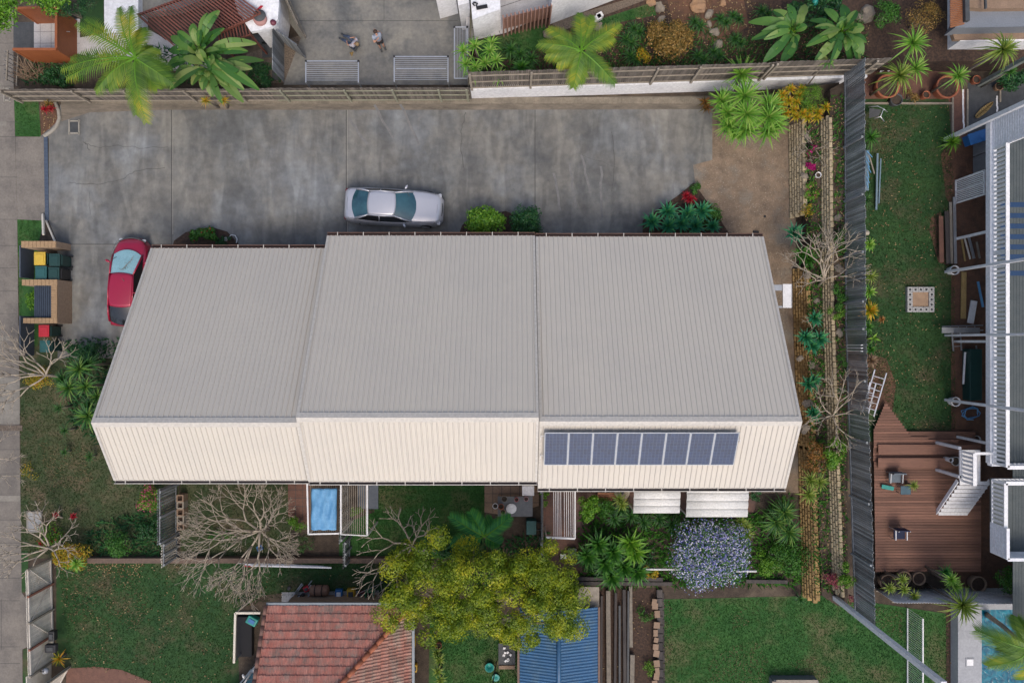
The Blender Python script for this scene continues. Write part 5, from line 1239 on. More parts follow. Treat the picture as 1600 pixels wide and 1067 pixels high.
t = thing('garden_chair', 'upended pale framed garden chair against the grey fence top right', 'chair', W(1366, 180, .3)); b = MB(); b.tube([(-.45, .3, .3), (-.1, .28, .5), (.15, .1, .6), (.05, -.25, .5), (-.2, -.3, .35)], .025, 6); b.tube([(.15, .1, .6), (.5, .05, .3)], .025, 6); b.tube([(.05, -.25, .5), (.4, -.4, .2)], .025, 6); b.build('chair_frame', M['alu'], t, smooth=True); b = MB(); b.add([(-.4, .25, .3), (.1, .1, .5), (0, -.2, .42), (-.4, -.25, .25)], [(0, 3, 2, 1)]); q = b.build('seat', M['slate'], t); q.modifiers.new('s', 'SOLIDIFY').thickness = .02
for k, (x0_, y0_, x1_, y1_, w_, lb) in enumerate(((1355, 235, 1354, 298, .2, 'pale blue grey bundle of frames leaning on the grey fence'), (1371, 240, 1369, 328, .09, 'long pale blue board lying on the lawn by the fence'), (1376, 248, 1373, 318, .06, 'slimmer pale blue board lying right of the long one'), (1357, 240, 1366, 272, .05, 'pale stick leaning across the bundle of frames'))):
    b = MB(); b.beam(W(x0_, y0_, .25), W(x1_, y1_, .15), w_, .06); tag(b.build('leaning_board', mat('blue grey board %d' % k, (.16, .24, .29), (.12, .18, .23), 5, .7) if k < 3 else M['rail']), lb, 'board')
b = MB()
for k in range(7): b.beam(W(1354+random.uniform(-1, 3), 236+k*8, .4), W(1358+random.uniform(-3, 5), 246+k*8, .35), .03)
tag(b.build('frame_bars', M['tarp']), 'tangle of thin blue frame bars against the grey fence', 'frame')
t = thing('canoe_leaf', 'slender dry yellow palm sheath lying on the dark paving', 'palm sheath', W(1538, 171, .05)); b = MB(); a0 = W(1524, 184, .05)-t.location; a1 = W(1551, 160, .05)-t.location
d = (a1-a0); s_ = Vector((-d.y, d.x, 0)).normalized()
pr = None
for i in range(11):
    u = i/10; c = a0+d*u; ww = .16*math.sin(math.pi*min(1, .12+u*.88))**.7; cur = (c-s_*ww+Vector((0, 0, .07)), c, c+s_*ww+Vector((0, 0, .07)))
    if pr: b.quad(pr[0], cur[0], cur[1], pr[1]); b.quad(pr[1], cur[1], cur[2], pr[2])
    pr = cur
q = b.build('sheath', M['straw'], t, smooth=True); q.modifiers.new('s', 'SOLIDIFY').thickness = .01
# terracotta pots top right
pot(1378, 141, .62, .55, M['terra'], 'largest terracotta pot with a grey rim behind the drooping yucca', 0, M['mulch'])
pot(1470, 142, .60, .55, M['terra'], 'wide terracotta pot with a leaning stem right of the yuccas', 0, M['mulch'])
pot(1441, 152, .20, .35, M['terra'], 'small bright terracotta pot between the two wide ones')
pot(1394, 160, .32, .4, M['slate'], 'round dark pot under the drooping yucca at the lawn edge')
pot(1520, 128, .22, .3, M['terra'], 'terracotta pot above the grey mossy post foot')
pot(1556, 138, .22, .25, mat('tan pot', (.34, .2, .12), rough=.8), 'tan stone pot right of the grey mossy post')
b = MB()
for i in range(16): b.box(W(1375+i*7, 112-i*.8, .06)+Vector((random.uniform(-.1, .1), random.uniform(-.12, .12), 0)), (.16, .1, .06), random.random()*3)
tag(b.build('white_stones', M['white']), kind='stuff')
# rubbish and tools behind the tiled house
t = thing('wicker_roll', 'big rolled wicker bundle tied with dark bands behind the tiled roof', 'roll', W(498, 922, .3)); b = MB(); b.tube([(-.42, 0, 0), (-.4, 0, .0), (.42, .0, 0), (.5, 0, 0)], [.18, .27, .27, .2], 16); b.build('roll', M['wicker'], t, smooth=True); b = MB()
for x in (-.15, .2): b.tube([(x-.02, 0, 0), (x+.02, 0, 0)], .285, 16)
b.build('tie_band', M['dark'], t)
def toy(name, cat, label, px, py, z, dims, m, rz=0, bev=.04, extra=None):
    t = thing(name, label, cat, W(px, py, z), rz=rz); b = MB(); b.box((0, 0, dims[2]/2), dims); q = b.build('body', m, t); bevel(q, bev, 3)
    b = MB(); b.box((0, 0, dims[2]+.01), (dims[0]*.6, dims[1]*.5, .05)); q = b.build('top_panel', extra or M['slate'], t); bevel(q, .01, 1); return t
toy('red_bucket', 'bucket', 'crimson bucket at the left end of the wicker roll', 481, 917, 0, (.3, .28, .3), M['bin_red'], .4)
toy('orange_toy', 'toy', 'small orange plastic toy below the wicker roll', 496, 932, 0, (.36, .18, .14), mat('orange plastic', (.6, .14, .01), rough=.5), .1)
toy('blue_white_cart', 'cart', 'white and blue small cart behind the tiled roof', 531, 926, 0, (.36, .5, .25), M['blue_pl'], 0, .03, M['white'])
toy('red_box', 'box', 'small red box at the foot of the white and blue cart', 526, 938, 0, (.36, .2, .2), M['bin_red'])
toy('yellow_toy_truck', 'toy', 'yellow toy truck behind the tiled roof', 550, 925, 0, (.4, .52, .3), M['yellow_pl'], .05)
toy('dark_red_tub', 'tub', 'dark red tub between the yellow toy and the green frame', 566, 927, 0, (.34, .36, .25), mat('dark red', (.14, .01, .02), rough=.5))
t = thing('green_crate', 'open green crate frame at the edge of the big tree', 'crate', W(578, 929, .3)); b = MB()
for s in (-1, 1): b.box((s*.2, 0, 0), (.04, .44, .4)); b.box((0, s*.2, 0), (.36, .04, .4))
b.build('crate_walls', M['green_pl'], t); b = MB(); b.box((0, 0, -.15), (.38, .38, .04)); b.build('crate_floor', M['dark'], t)
t = thing('long_pole', 'white handled pole slanting from the bare tree tip to the green crate', 'pole', W(598, 910, .4)); b = MB(); b.tube([(0, 0, 0), tuple(W(557, 928, .5)-t.location)], .018, 6); b.build('handle', M['alu'], t)
t = thing('scooter_pile', 'jumble of grey scooters and rods at the left end of the paving', 'scooters', W(466, 930)); b = MB()
for k in range(7): x, y = random.uniform(-.5, .4), random.uniform(-.5, .3); b.tube([(x, y, .1), (x+.45, y+.6, .35)], .03, 6)
b.build('handles', M['grey_metal'], t, smooth=True); b = MB()
for k in range(5): b.lathe((random.uniform(-.4, .5), random.uniform(-.3, .6), .25), [(.1, 0), (.08, .05), (.001, .06)], 10)
b.build('wheels', M['black'], t)
toy('blue_tub', 'tub', 'turquoise and blue tub under the white shade frame', 397, 966, .1, (.55, .42, .35), M['teal'], -.5, .05, M['blue_pl'])
t = thing('shade_frame', 'bent white frame standing left of the tiled roof', 'frame', W(370, 1000)); o = -t.location; b = MB(); b.beam(W(368, 957, 1.2)+o, W(366, 1035, 1.2)+o, .1); b.beam(W(368, 957, 1.2)+o, W(407, 957, 1.2)+o, .1); b.build('top_bar', M['white_timber'], t)
for p_ in ((368, 958), (366, 1033)): b = MB(); q = W(*p_, 1.2)+o; b.beam(q, (q.x, q.y, 0), .07); b.build('post', M['grey_metal'], t)
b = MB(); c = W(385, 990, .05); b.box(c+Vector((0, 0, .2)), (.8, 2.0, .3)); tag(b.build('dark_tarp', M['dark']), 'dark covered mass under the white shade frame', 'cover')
b = MB(); b.beam(W(373, 953, .5), W(398, 932, .5), .06, .5); tag(b.build('edge_board', M['rail']), 'slanting edge board above the white shade frame', 'board')
b = MB()
for k in range(3): b.beam(W(372+k*10, 879+k*2.2, .35+.05*k), W(506+k*6, 884.5+k, .35+.05*k), .07, .05)
tag(b.build('alloy_planks', M['alu']), 'bundle of long silver planks laid below the bare frangipani', 'planks')
toy('red_tool', 'toy', 'red plastic toy half hidden under the bare frangipani', 391, 881, 0, (.5, .2, .15), M['bin_red'])
toy('blue_tool', 'box', 'small blue box lying under the bare frangipani branches', 407, 855, 0, (.3, .26, .15), M['blue_pl'], .4)
toy('yellow_bin', 'box', 'larger yellow crate beside the tiled house gutter', 647, 998, 0, (.2, .6, .45), M['yellow_pl'])
toy('yellow_bin', 'box', 'smaller yellow crate lower beside the tiled house gutter', 649, 1040, 0, (.24, .4, .3), M['yellow_pl'])
toy('black_mailbox', 'letterbox', 'black letterbox hung on the white picket fence', 86, 990, .8, (.3, .5, .3), M['black'])
toy('black_basket', 'basket', 'black wire basket on the white picket fence below the letterbox', 83, 1010, .8, (.55, .4, .25), mat('dark wire', (.03, .03, .035), rough=.8))
t = thing('garden_fan', 'round turquoise tub on the middle lawn', 'tub', W(765, 1039)); b = MB(); b.lathe((0, 0, 0), [(.18, 0), (.24, .25), (.22, .26), (.15, .06), (.001, .05)], 18); b.build('tub_wall', M['teal'], t, smooth=True)
t = thing('watering_bowl', 'smaller turquoise bowl lower on the middle lawn', 'bowl', W(775, 1056)); b = MB(); b.lathe((0, 0, 0), [(.14, 0), (.19, .15), (.17, .16), (.001, .05)], 18); b.build('bowl_wall', M['teal'], t, smooth=True)
b = MB(); b.tube([W(776, 1032, .2), W(770, 1067, 1.3)], .03, 6); tag(b.build('dark_pole', M['black']), 'dark pole leaning over the turquoise tub', 'pole')
t = thing('potting_table', 'cluttered planting tray with white items beside the blue shed', 'tray', W(792, 1020)); b = MB(); b.box((0, 0, .3), (.85, 1.3, .06)); b.build('tray', M['slate'], t); b = MB()
for k in range(8): b.box((random.uniform(-.25, .25), random.uniform(-.3, .5), .36), (.12, .1, .08), k)
b.build('seedling_trays', M['white'], t); b = MB(); b.box((0, -.55, .33), (.8, .18, .1)); b.build('brick_edge', M['tile_tan'], t)
pot(684, 984, .16, .25, M['slate'], 'dark round pot upper beside the middle lawn'); pot(686, 1005, .17, .25, M['terra'], 'terracotta pot lower beside the middle lawn')
smallpot(1276, 275, 1.0, .15, M['white'], 'small white pot on the upper terraced bed near magenta flowers')
# ---------------------------------------------------------------- people
def skinned(name, verts, edges, radii, m, parent, sub=1, root=0):
    me = bpy.data.meshes.new(name); me.from_pydata(verts, edges, []); me.update(); o = bpy.data.objects.new(name, me); C.objects.link(o); o.parent = parent
    md = o.modifiers.new('skin', 'SKIN'); md.use_smooth_shade = True
    for i, r in enumerate(radii):
        r = r if isinstance(r, tuple) else (r, r); me.skin_vertices[0].data[i].radius = r; me.skin_vertices[0].data[i].use_root = (i == root)
    s = o.modifiers.new('sub', 'SUBSURF'); s.levels = sub; s.render_levels = sub; me.materials.append(m); return o
def person(label, loc, rz, J, shirt, legs_m, hair, short=False):
    t = thing('person', label, 'person', loc, rz=rz)
    v = []; e = []; r = []; ix = {}
    def add(n, p, rad, par=None):
        ix[n] = len(v); v.append(tuple(p)); r.append(rad)
        if par is not None: e.append((ix[par], ix[n]))
    add('pel', J['pel'], (.15, .12)); add('chest', J['chest'], (.16, .12), 'pel'); add('nb', J['nb'], .07, 'chest'); add('nk', J['nk'], .055, 'nb'); add('hd', J['hd'], (.085, .10), 'nk'); add('ht', J['ht'], (.07, .08), 'hd')
    fd = (Vector(J['face'])).normalized(); add('nose', Vector(J['hd'])+fd*.11, .018, 'hd')
    for s in ('l', 'r'):
        add('sh'+s, J['sh'+s], .065, 'chest'); add('el'+s, J['el'+s], .042, 'sh'+s); add('wr'+s, J['wr'+s], .028, 'el'+s)
        h = (Vector(J['wr'+s])-Vector(J['el'+s])).normalized(); sd_ = h.cross(Vector((0, 0, 1))).normalized(); add('pa'+s, Vector(J['wr'+s])+h*.07, (.035, .018), 'wr'+s)
        for k, ln in enumerate((.07, .085, .09, .075)):
            b0 = Vector(J['wr'+s])+h*.10+sd_*((k-1.5)*.02); add('f%d%s' % (k, s), b0, .009, 'pa'+s); add('g%d%s' % (k, s), b0+h*ln*.6+Vector((0, 0, -.01)), .008, 'f%d%s' % (k, s)); add('k%d%s' % (k, s), b0+h*ln*.85+Vector((0, 0, -.03)), .007, 'g%d%s' % (k, s))
        b0 = Vector(J['wr'+s])+h*.03+sd_*.035; add('t0'+s, b0, .011, 'pa'+s); add('t1'+s, b0+h*.04+sd_*.02, .009, 't0'+s)
        add('hp'+s, J['hp'+s], .09, 'pel'); add('kn'+s, J['kn'+s], .06, 'hp'+s); add('an'+s, J['an'+s], .04, 'kn'+s); add('to'+s, J['to'+s], .035, 'an'+s)
    skinned('body', v, e, r, M['skin'], t)
    sub = [J['pel'], J['chest'], J['nb'], J['shl'], J['shr']]; ml = [Vector(J['sh'+s]).lerp(Vector(J['el'+s]), .6) for s in 'lr']
    skinned('shirt', [tuple(p) for p in sub]+[tuple(p) for p in ml], [(0, 1), (1, 2), (1, 3), (1, 4), (3, 5), (4, 6)], [(.17, .14), (.19, .14), .085, .088, .088, .065, .065], shirt, t)
    q = [J['pel']]; ed = []; rr = [(.165, .135)]
    for s in 'lr':
        k = len(q); kn, an = Vector(J['kn'+s]), Vector(J['an'+s]); end = Vector(J['hp'+s]).lerp(kn, .7) if short else an
        q += [J['hp'+s], (kn if not short else Vector(J['hp'+s]).lerp(kn, .4)), end]; ed += [(0, k), (k, k+1), (k+1, k+2)]; rr += [.105, .08 if not short else .1, .06 if not short else .09]
    skinned('trousers' if not short else 'shorts', [tuple(p) for p in q], ed, rr, legs_m, t)
    for s in 'lr': m = MB(); a, b_ = Vector(J['an'+s]), Vector(J['to'+s]); m.tube([a-(b_-a)*.4, a+(b_-a)*.3, b_+(b_-a)*.25], [.045, .052, .04], 8); m.build('shoe', M['slate'], t, smooth=True)
    m = MB(); c = Vector(J['hd'])*.45+Vector(J['ht'])*.55-fd*.025; d = (Vector(J['ht'])-Vector(J['hd'])).normalized()
    m.tube([c-d*.06, c-d*.02, c+d*.04, c+d*.085, c+d*.105], [.085, .108, .10, .065, .01], 12); m.build('hair', hair, t, smooth=True)
    return t
p = W(598, 76); p2 = Vector((0, 0, 0))
u = Vector((-.42, .9, 0))  # body leans back this way
JB = dict(pel=(0, 0, .93), chest=(0, .03, 1.28), nb=(0, .05, 1.45), nk=(0, .06, 1.52), hd=(0, .08, 1.62), ht=(0, .09, 1.70), face=(0, -.9, .25), shl=(-.17, .04, 1.42), shr=(.17, .04, 1.42), ell=(-.27, -.14, 1.2), elr=(.25, .12, 1.22), wrl=(-.08, -.16, 1.42), wrr=(.08, .25, 1.4), hpl=(-.09, 0, .9), hpr=(.09, 0, .9), knl=(-.1, -.03, .5), knr=(.1, -.05, .5), anl=(-.1, .0, .08), anr=(.1, 0, .08), tol=(-.11, -.15, .04), tor=(.11, -.15, .04))
person('standing person in a pale blue shirt and dark shorts on the rear pad', (p.x, p.y, .02), R(25), JB, M['shirt_blue'], M['dark'], M['hair'], True)
p = W(556, 76)
JA = dict(pel=(0, 0, .42), chest=(0, -.12, .74), nb=(0, -.24, .92), nk=(0, -.3, .97), hd=(0, -.38, 1.0), ht=(0, -.43, 1.06), face=(0, -.4, -.9), shl=(-.18, -.16, .88), shr=(.18, -.16, .88), ell=(-.26, .1, .72), elr=(.27, .05, .7), wrl=(-.14, .3, .58), wrr=(.14, .28, .56), hpl=(-.1, .03, .4), hpr=(.1, .03, .4), knl=(-.13, .42, .52), knr=(.13, .42, .52), anl=(-.12, .78, .12), anr=(.1, .82, .12), tol=(-.13, .92, .12), tor=(.11, .96, .12))
person('seated person in a pale shirt and blue jeans with legs stretched out', (p.x, p.y, .02), R(52), JA, M['shirt'], M['denim'], M['hair_sand'])
t = thing('camp_stool', 'low dark stool under the seated person on the rear pad', 'stool', (p.x, p.y, .02), rz=R(52)); b = MB(); b.box((0, 0, .26), (.42, .38, .06)); b.build('seat', M['slate'], t)
for sx in (-.16, .16):
    for sy in (-.14, .14): b = MB(); b.beam((sx, sy, .24), (sx*1.15, sy*1.15, 0), .03); b.build('leg', M['grey_metal'], t)
b = MB(); b.add([(0, 0, 0), (.22, .05, .02), (.13, -.2, .0), (.1, -.04, .16)], [(0, 1, 3), (1, 2, 3), (2, 0, 3), (0, 2, 1)]); q = b.build('paper_bag', M['straw'], loc=W(546, 83, .02)); tag(q, 'small beige folded bag beside the seated person', 'bag')
# ---------------------------------------------------------------- vegetation generators
def rosette(mb, c, r, n, w=.045, tilt=(.05, 1.25), droop=.35, prof='strap', fold=.12, seg=4, seed=0, up=0.0):
    c = Vector(c)
    for i in range(n):
        a = i*2.39996+random.uniform(-.2, .2); q = (i+.5)/n; el = R(90)-(tilt[0]+(tilt[1]-tilt[0])*q**.8)+random.uniform(-.08, .08)
        L = r*(.65+.4*q)*random.uniform(.85, 1.1); d = Vector((math.cos(a)*math.cos(el), math.sin(a)*math.cos(el), math.sin(el)))
        mb.strip(c+d*.03, d, L, w*random.uniform(.8, 1.15), droop*q*1.2, seg, prof, fold)
def yucca(label, heads, m='L_yucca', name='yucca', cat='yucca', r=.8, n=48, z=1.2, w=.045, droop=.35, group=None, prof='strap', base=0.0, tilt=(.22, 1.5), trunk=.05):
    """heads: list of (px,py[,z,r]) crown centres as seen"""
    P = [(W(h[0], h[1], h[2] if len(h) > 2 else z), h[3] if len(h) > 3 else r) for h in heads]
    cx = sum(p.x for p, _ in P)/len(P); cy = sum(p.y for p, _ in P)/len(P)
    t = thing(name, label, cat, (cx, cy, base), group); o = -t.location
    for p, rr in P:
        b = MB(); k_ = 1 if (w > .055 or n < 45) else .68; rosette(b, p+o, rr, int(n*k_), w*(1.0 if k_ == 1 else 1.4), tilt, droop, prof)
        b.build('leaf_rosette', M[m], t)
    if z-base > .35:
        b = MB()
        for p, _ in P: q = p+o; b.tube([(q.x*.5, q.y*.5, 0), (q.x*.85, q.y*.85, q.z*.6), (q.x, q.y, q.z)], [trunk*1.4, trunk, trunk*.9], 7)
        b.build('stem', M['bark'], t, smooth=True)
    return t
def frond(mb, rb, c, tip, w=.55, n=34, sag=.35, lw=.05, arch=.6):
    c = Vector(c); tip = Vector(tip); d = tip-c; L = d.length; pts = []
    for i in range(13): u = i/12; pts.append(c+d*u+Vector((0, 0, arch*math.sin(math.pi*u**.8)*L*.35)))
    rb.tube(pts, [.03*(1-u/13)+.006 for u in range(13)], 4)
    for i in range(n):
        u = .10+.9*i/(n-1); k = min(11, int(u*12)); p = pts[k].lerp(pts[k+1], u*12-k); tan = (pts[k+1]-pts[k]).normalized(); s = tan.cross(Vector((0, 0, 1))).normalized()
        ll = w*(math.sin(math.pi*(.12+.80*u))**.7)*random.uniform(.88, 1.1)
        for sg in (-1, 1):
            dd = (s*sg+tan*(.55+.5*u)+Vector((0, 0, .15))).normalized()
            mb.strip(p, dd, ll, lw, sag*1.3, 2, 'strap', .15)
def palm(label, c, tips, base, m='L_palm', w=.6, n=36, name='palm_tree', arch=.6, tr=.11, tm=None, lw=.05, zt=-.5):
    C0 = Vector(c); t = thing(name, label, 'palm', (base[0], base[1], 0)); o = -t.location
    for tp in tips:
        T = W(tp[0], tp[1], C0.z+(tp[2] if len(tp) > 2 else zt)); b = MB(); rb = MB(); frond(b, rb, C0+o, T+o, w, n, .35, lw, arch)
        f = b.build('frond', M[m], t); rb.build('midrib', M['L_bush_lt'], f)
    b = MB(); e = C0+o; b.tube([(0, 0, 0), (e.x*.3, e.y*.3, e.z*.4), (e.x*.7, e.y*.7, e.z*.75), tuple(e)], [tr*1.3, tr, tr*.9, tr*.7], 10); b.build('trunk', tm or M['bark'], t, smooth=True)
    return t
def W_px(p): return (800+p.x*F/(H-p.z), 533.5-p.y*F/(H-p.z))
def paddle_plant(label, c, leaves, m='L_banana', base=0.0, name='paddle_plant', cat='plant', w=.42, stem=True):
    """leaves: (px,py,z,len) tip positions; petioles from the clump centre"""
    C0 = Vector(c); t = thing(name, label, cat, (C0.x, C0.y, base)); o = -t.location; b = MB(); p = MB()
    extra = [(W_px(C0)[0]+(lf[0]-W_px(C0)[0])*random.uniform(.4, .75)+random.uniform(-9, 9), W_px(C0)[1]+(lf[1]-W_px(C0)[1])*random.uniform(.4, .75)+random.uniform(-9, 9), lf[2]+random.uniform(0, .5), random.uniform(.7, 1)) for lf in leaves if random.random() < .7]
    for lf in list(leaves)+extra:
        T = W(lf[0], lf[1], lf[2])+o; s = Vector((random.uniform(-.12, .12), random.uniform(-.12, .12), C0.z+o.z)); d = T-s; L = d.length
        k = random.uniform(.22, .36); pts = [s, s+d*.25+Vector((0, 0, .22*L)), s+d*k+Vector((0, 0, .27*L))]; p.tube(pts, [.035, .025, .018], 5)
        a = pts[-1]; dd = (T-a); LL = dd.length; side = dd.cross(Vector((0, 0, 1))).normalized(); roll = random.uniform(-.5, .5); side = (side*math.cos(roll)+Vector((0, 0, math.sin(roll)))).normalized()
        nn = max(3, int(LL/.10)); ww = w*(lf[3] if len(lf) > 3 else 1)
        # torn blade: strips of blade on both sides of the midrib
        prev = {}
        for sg in (-1, 1):
            i = 0
            while i < 10:
                ln = 10 if random.random() < .55 else random.choice((3, 4, 5)); j = min(10, i+ln); row = []
                for q in range(i, j+1):
                    u = q/10; c_ = a+dd*u+Vector((0, 0, -.12*LL*u*u+.10*LL*math.sin(math.pi*u))); wv = ww*.5*max(.03, math.sin(math.pi*(.05+.93*u)))**.65
                    shift = dd*(.02 if (q == i and i) else 0)
                    row.append((c_+shift, c_+side*sg*wv+shift+Vector((0, 0, .12*wv-.05*random.random()*(1 if ln < 10 else .3)))))
                b0 = len(b.v)
                for r_ in row: b.v.extend([tuple(r_[0]), tuple(r_[1])])
                for q in range(len(row)-1): b.face((b0+2*q, b0+2*q+2, b0+2*q+3, b0+2*q+1) if sg > 0 else (b0+2*q, b0+2*q+1, b0+2*q+3, b0+2*q+2))
                i = j
        p.tube([a, a+dd*.5+Vector((0, 0, .075*LL)), T+Vector((0, 0, -.10*LL))], [.018, .014, .005], 4)
    b.build('leaf_blades', M[m], t); p.build('petioles', M['L_bush_lt'], t)
    return t
def clump(mb, c, rad, n, ls, flat=.8, asp=.5):
    c = Vector(c)
    for i in range(n):
        a = random.uniform(0, 6.283); z = random.uniform(-.35, 1); s = math.sqrt(max(0, 1-z*z)); nr = Vector((s*math.cos(a), s*math.sin(a), z)); rr = rad*random.uniform(.55, 1.06)
        p = c+Vector((nr.x*rr, nr.y*rr, nr.z*rr*flat)); t = Vector((random.gauss(0, 1), random.gauss(0, 1), random.gauss(0, .5))); d = (t-nr*t.dot(nr)*.75).normalized(); n2 = (nr+Vector((random.gauss(0, .45), random.gauss(0, .45), random.gauss(0, .45)))).normalized()
        mb.leaf(p, d, n2, ls*random.uniform(.7, 1.25), ls*asp*random.uniform(.8, 1.2))
def shrub(label, px, py, z, rx, ry, m='L_bush', n=1200, ls=.07, nc=14, base=0.0, name='shrub', cat='shrub', fl=None, nf=0, fs=.08, h=None, group=None, asp=.5):
    """px,py crown centre at height z; rx,ry radii in m"""
    C0 = W(px, py, z); t = thing(name, label, cat, (C0.x, C0.y, base), group); o = -t.location; b = MB(); rz_ = h or max(.2, (z-base)*.6); fb = MB()
    for k in range(nc):
        a = random.uniform(0, 6.283); q = math.sqrt(random.random())*.75; c = C0+o+Vector((math.cos(a)*q*rx, math.sin(a)*q*ry, rz_*(.5-.8*q*q)*random.uniform(.6, 1.2)-.1)); cr_ = min(rx, ry)*random.uniform(.30, .5)
        clump(b, c, cr_, n//nc, ls, asp=asp)
        if fl:
            clump(fb, c+Vector((0, 0, .04)), cr_*1.06, nf//nc, fs, asp=.8)
    b.build('foliage', M[m], t)
    if fl: fb.build('flowers', M[fl], t)
    b = MB(); 
    for k in range(4): a = k*1.6+.3; b.tube([(0, 0, 0), (math.cos(a)*rx*.3, math.sin(a)*ry*.3, (C0.z-base)*.8)], [.03, .012], 5)
    b.build('stem', M['bark'], t)
    return t
def bare_tree(label, base, z0, r0, L0, depth, m='twig', lean=(0, 0), spread=.62, up=.35, seed=1, trunk_h=.8, targets=None, name='bare_tree', zmax=9, fl=0.72, minb=2):
    rnd = random.Random(seed); t = thing(name, label, 'tree', (base.x, base.y, z0)); b = MB(); tk = MB()
    top = Vector((lean[0], lean[1], trunk_h)); tk.tube([(0, 0, 0), tuple(top*.5+Vector((.03, .02, 0))), tuple(top)], [r0*1.25, r0, r0*.9], 8)
    def grow(p, d, L, r, k):
        mid = p+d*L*.5+Vector((rnd.gauss(0, .05), rnd.gauss(0, .05), rnd.gauss(0, .03)))*L; nd = (d+Vector((rnd.gauss(0, .12), rnd.gauss(0, .12), up*.25))).normalized(); e = mid+nd*L*.5
        if e.z > zmax-z0: e.z = zmax-z0
        tip = max(.0085, r*.80); b.tube([p, mid, e], [max(r, .011), max(r*.88, .0095), tip], 5 if k > 1 else 4)
        if k <= 0:
            return
        nb = 3 if rnd.random() < .22 else minb; a0 = rnd.uniform(0, 6.28)
        ax = nd.cross(Vector((0, 0, 1)) if abs(nd.z) < .95 else Vector((1, 0, 0))).normalized(); ay = nd.cross(ax)
        for i in range(nb):
            a = a0+i*6.283/nb+rnd.uniform(-.4, .4); sp = spread*rnd.uniform(.75, 1.25)
            d2 = (nd*math.cos(sp)+(ax*math.cos(a)+ay*math.sin(a))*math.sin(sp)); d2.z = d2.z*.8+up*.18; grow(e, d2.normalized(), L*rnd.uniform(fl-.08, fl+.12), r*.72, k-1)
    for (dx, dy, dz, s) in targets: 
        d = Vector((dx, dy, dz)).normalized(); grow(top*rnd.uniform(.8, 1), d, L0*s, r0*.7, depth)
    tk.build('trunk', M['bark'], t, smooth=True); b.build('branches', M[m], t, smooth=True); return t

# ---------------------------------------------------------------- the big trees
def big_tree(label, px, py, blobs, zc, m='L_tree', n=520, ls=.115, name='leafy_tree', cr=.55):
    """blobs: (px,py,z,r) masses, each filled with leaf clumps"""
    B = W(px, py, 0); t = thing(name, label, 'tree', (B.x, B.y, 0)); o = -t.location; b = MB(); lim = MB()
    for (x, y, z, r) in blobs:
        c0 = W(x, y, z)+o; k = max(4, int(r*r*7.5))
        for i in range(k):
            a = random.uniform(0, 6.283); q = math.sqrt((i+.5)/k); c = c0+Vector((math.cos(a)*q*r, math.sin(a)*q*r, r*.55*math.sqrt(max(0, 1-q*q))+random.uniform(-.25, .25)))
            clump(b, c, cr*random.uniform(.6, 1.15), n, ls*random.uniform(.8, 1.1), .75, .42)
        lim.tube([(0, 0, zc*.35), tuple((Vector((0, 0, zc*.6))+c0*.4)), tuple(c0)], [.12, .08, .04], 6)
    b.build('crown', M[m], t); lim.tube([(0, 0, 0), (0, .05, zc*.4)], [.2, .15], 8); lim.build('trunk', M['bark'], t, smooth=True); return t
big_tree('broad yellow green leafy tree over the tiled roof and the blue shed', 745, 925, [(640, 905, 4.3, 1.25), (628, 950, 3.8, .95), (690, 880, 4.6, 1.3), (715, 930, 4.8, 1.45), (680, 965, 4.0, 1.0), (768, 900, 4.9, 1.3), (780, 950, 4.5, 1.2), (808, 980, 3.9, .9), (832, 905, 4.7, 1.3), (845, 950, 4.8, 1.2), (878, 950, 4.5, 1.1), (882, 970, 4.0, .75), (862, 885, 4.4, 1.0), (655, 870, 3.9, .7), (740, 855, 3.6, .8), (738, 945, 4.6, .9), (730, 965, 3.9, .8), (805, 870, 3.8, .8)], 4.4)
t = thing('street_tree', 'pale green street tree spilling over the footpath in the top left corner', 'tree', W(-30, 10)); o = -t.location; b = MB()
for (x, y, z, r) in ((3, 5, 4.5, .7), (10, 22, 4.3, .5), (-5, 25, 4.4, .7), (2, 42, 4.1, .4), (8, -5, 4.4, .7), (50, -4, 4.2, .5), (78, 2, 4.0, .45), (68, -8, 4, .4), (30, -15, 4.4, .6), (98, -6, 3.8, .4)):
    for k in range(5): clump(b, W(x, y, z)+o+Vector((random.uniform(-r, r)*.6, random.uniform(-r, r)*.6, random.uniform(-.2, .2))), .34, 70, .17, .7, .35)
b.build('crown', M['L_bush_lt'], t); b = MB(); b.tube([(0, 0, 0), (.2, .3, 2), (1.0, .4, 4)], [.18, .14, .08], 8); b.tube([(.2, .3, 2), (3.0, .8, 3.9)], [.09, .03], 6); b.build('trunk', M['bark'], t, smooth=True)
# ---------------------------------------------------------------- palms
c = W(212, 92, 4.6); palm('large yellowish green palm leaning over the driveway fence at the top left', c, [(120, 38), (135, 30), (186, 14), (204, 12), (222, 45), (97, 108), (105, 122), (112, 92), (150, 142), (170, 138), (228, 190), (212, 178), (262, 112), (268, 128), (245, 138), (238, 75)], W(216, 110).xy, w=.64, n=27, arch=.35, lw=.056)
c = W(908, 80, 4.4); palm('broad feathered palm standing behind the white wall near the centre top', c, [(906, 22), (925, 26), (968, 38), (958, 60), (843, 68), (858, 45), (872, 98), (896, 136), (905, 128), (960, 130), (948, 118), (855, 85)], W(893, 90).xy, w=.6, n=26, arch=.3, lw=.055)
c = W(757, 838, 3.4); palm('dark green fern like palm beside the big leafy tree', c, [(704, 806), (705, 850), (797, 808), (735, 800), (780, 850), (770, 812)], W(762, 830).xy, 'L_palm_green', .55, 34, arch=.25, lw=.045)
c = W(1606, 1012, 5.2); palm('leaning palm with a yellow frond hanging over the pool corner', c, [(1526, 985), (1560, 1010), (1545, 1040), (1600, 1060), (1590, 965), (1650, 980), (1660, 1040)], W(1535, 955).xy, 'L_palm', .7, 28, tm=M['bark'], lw=.06)
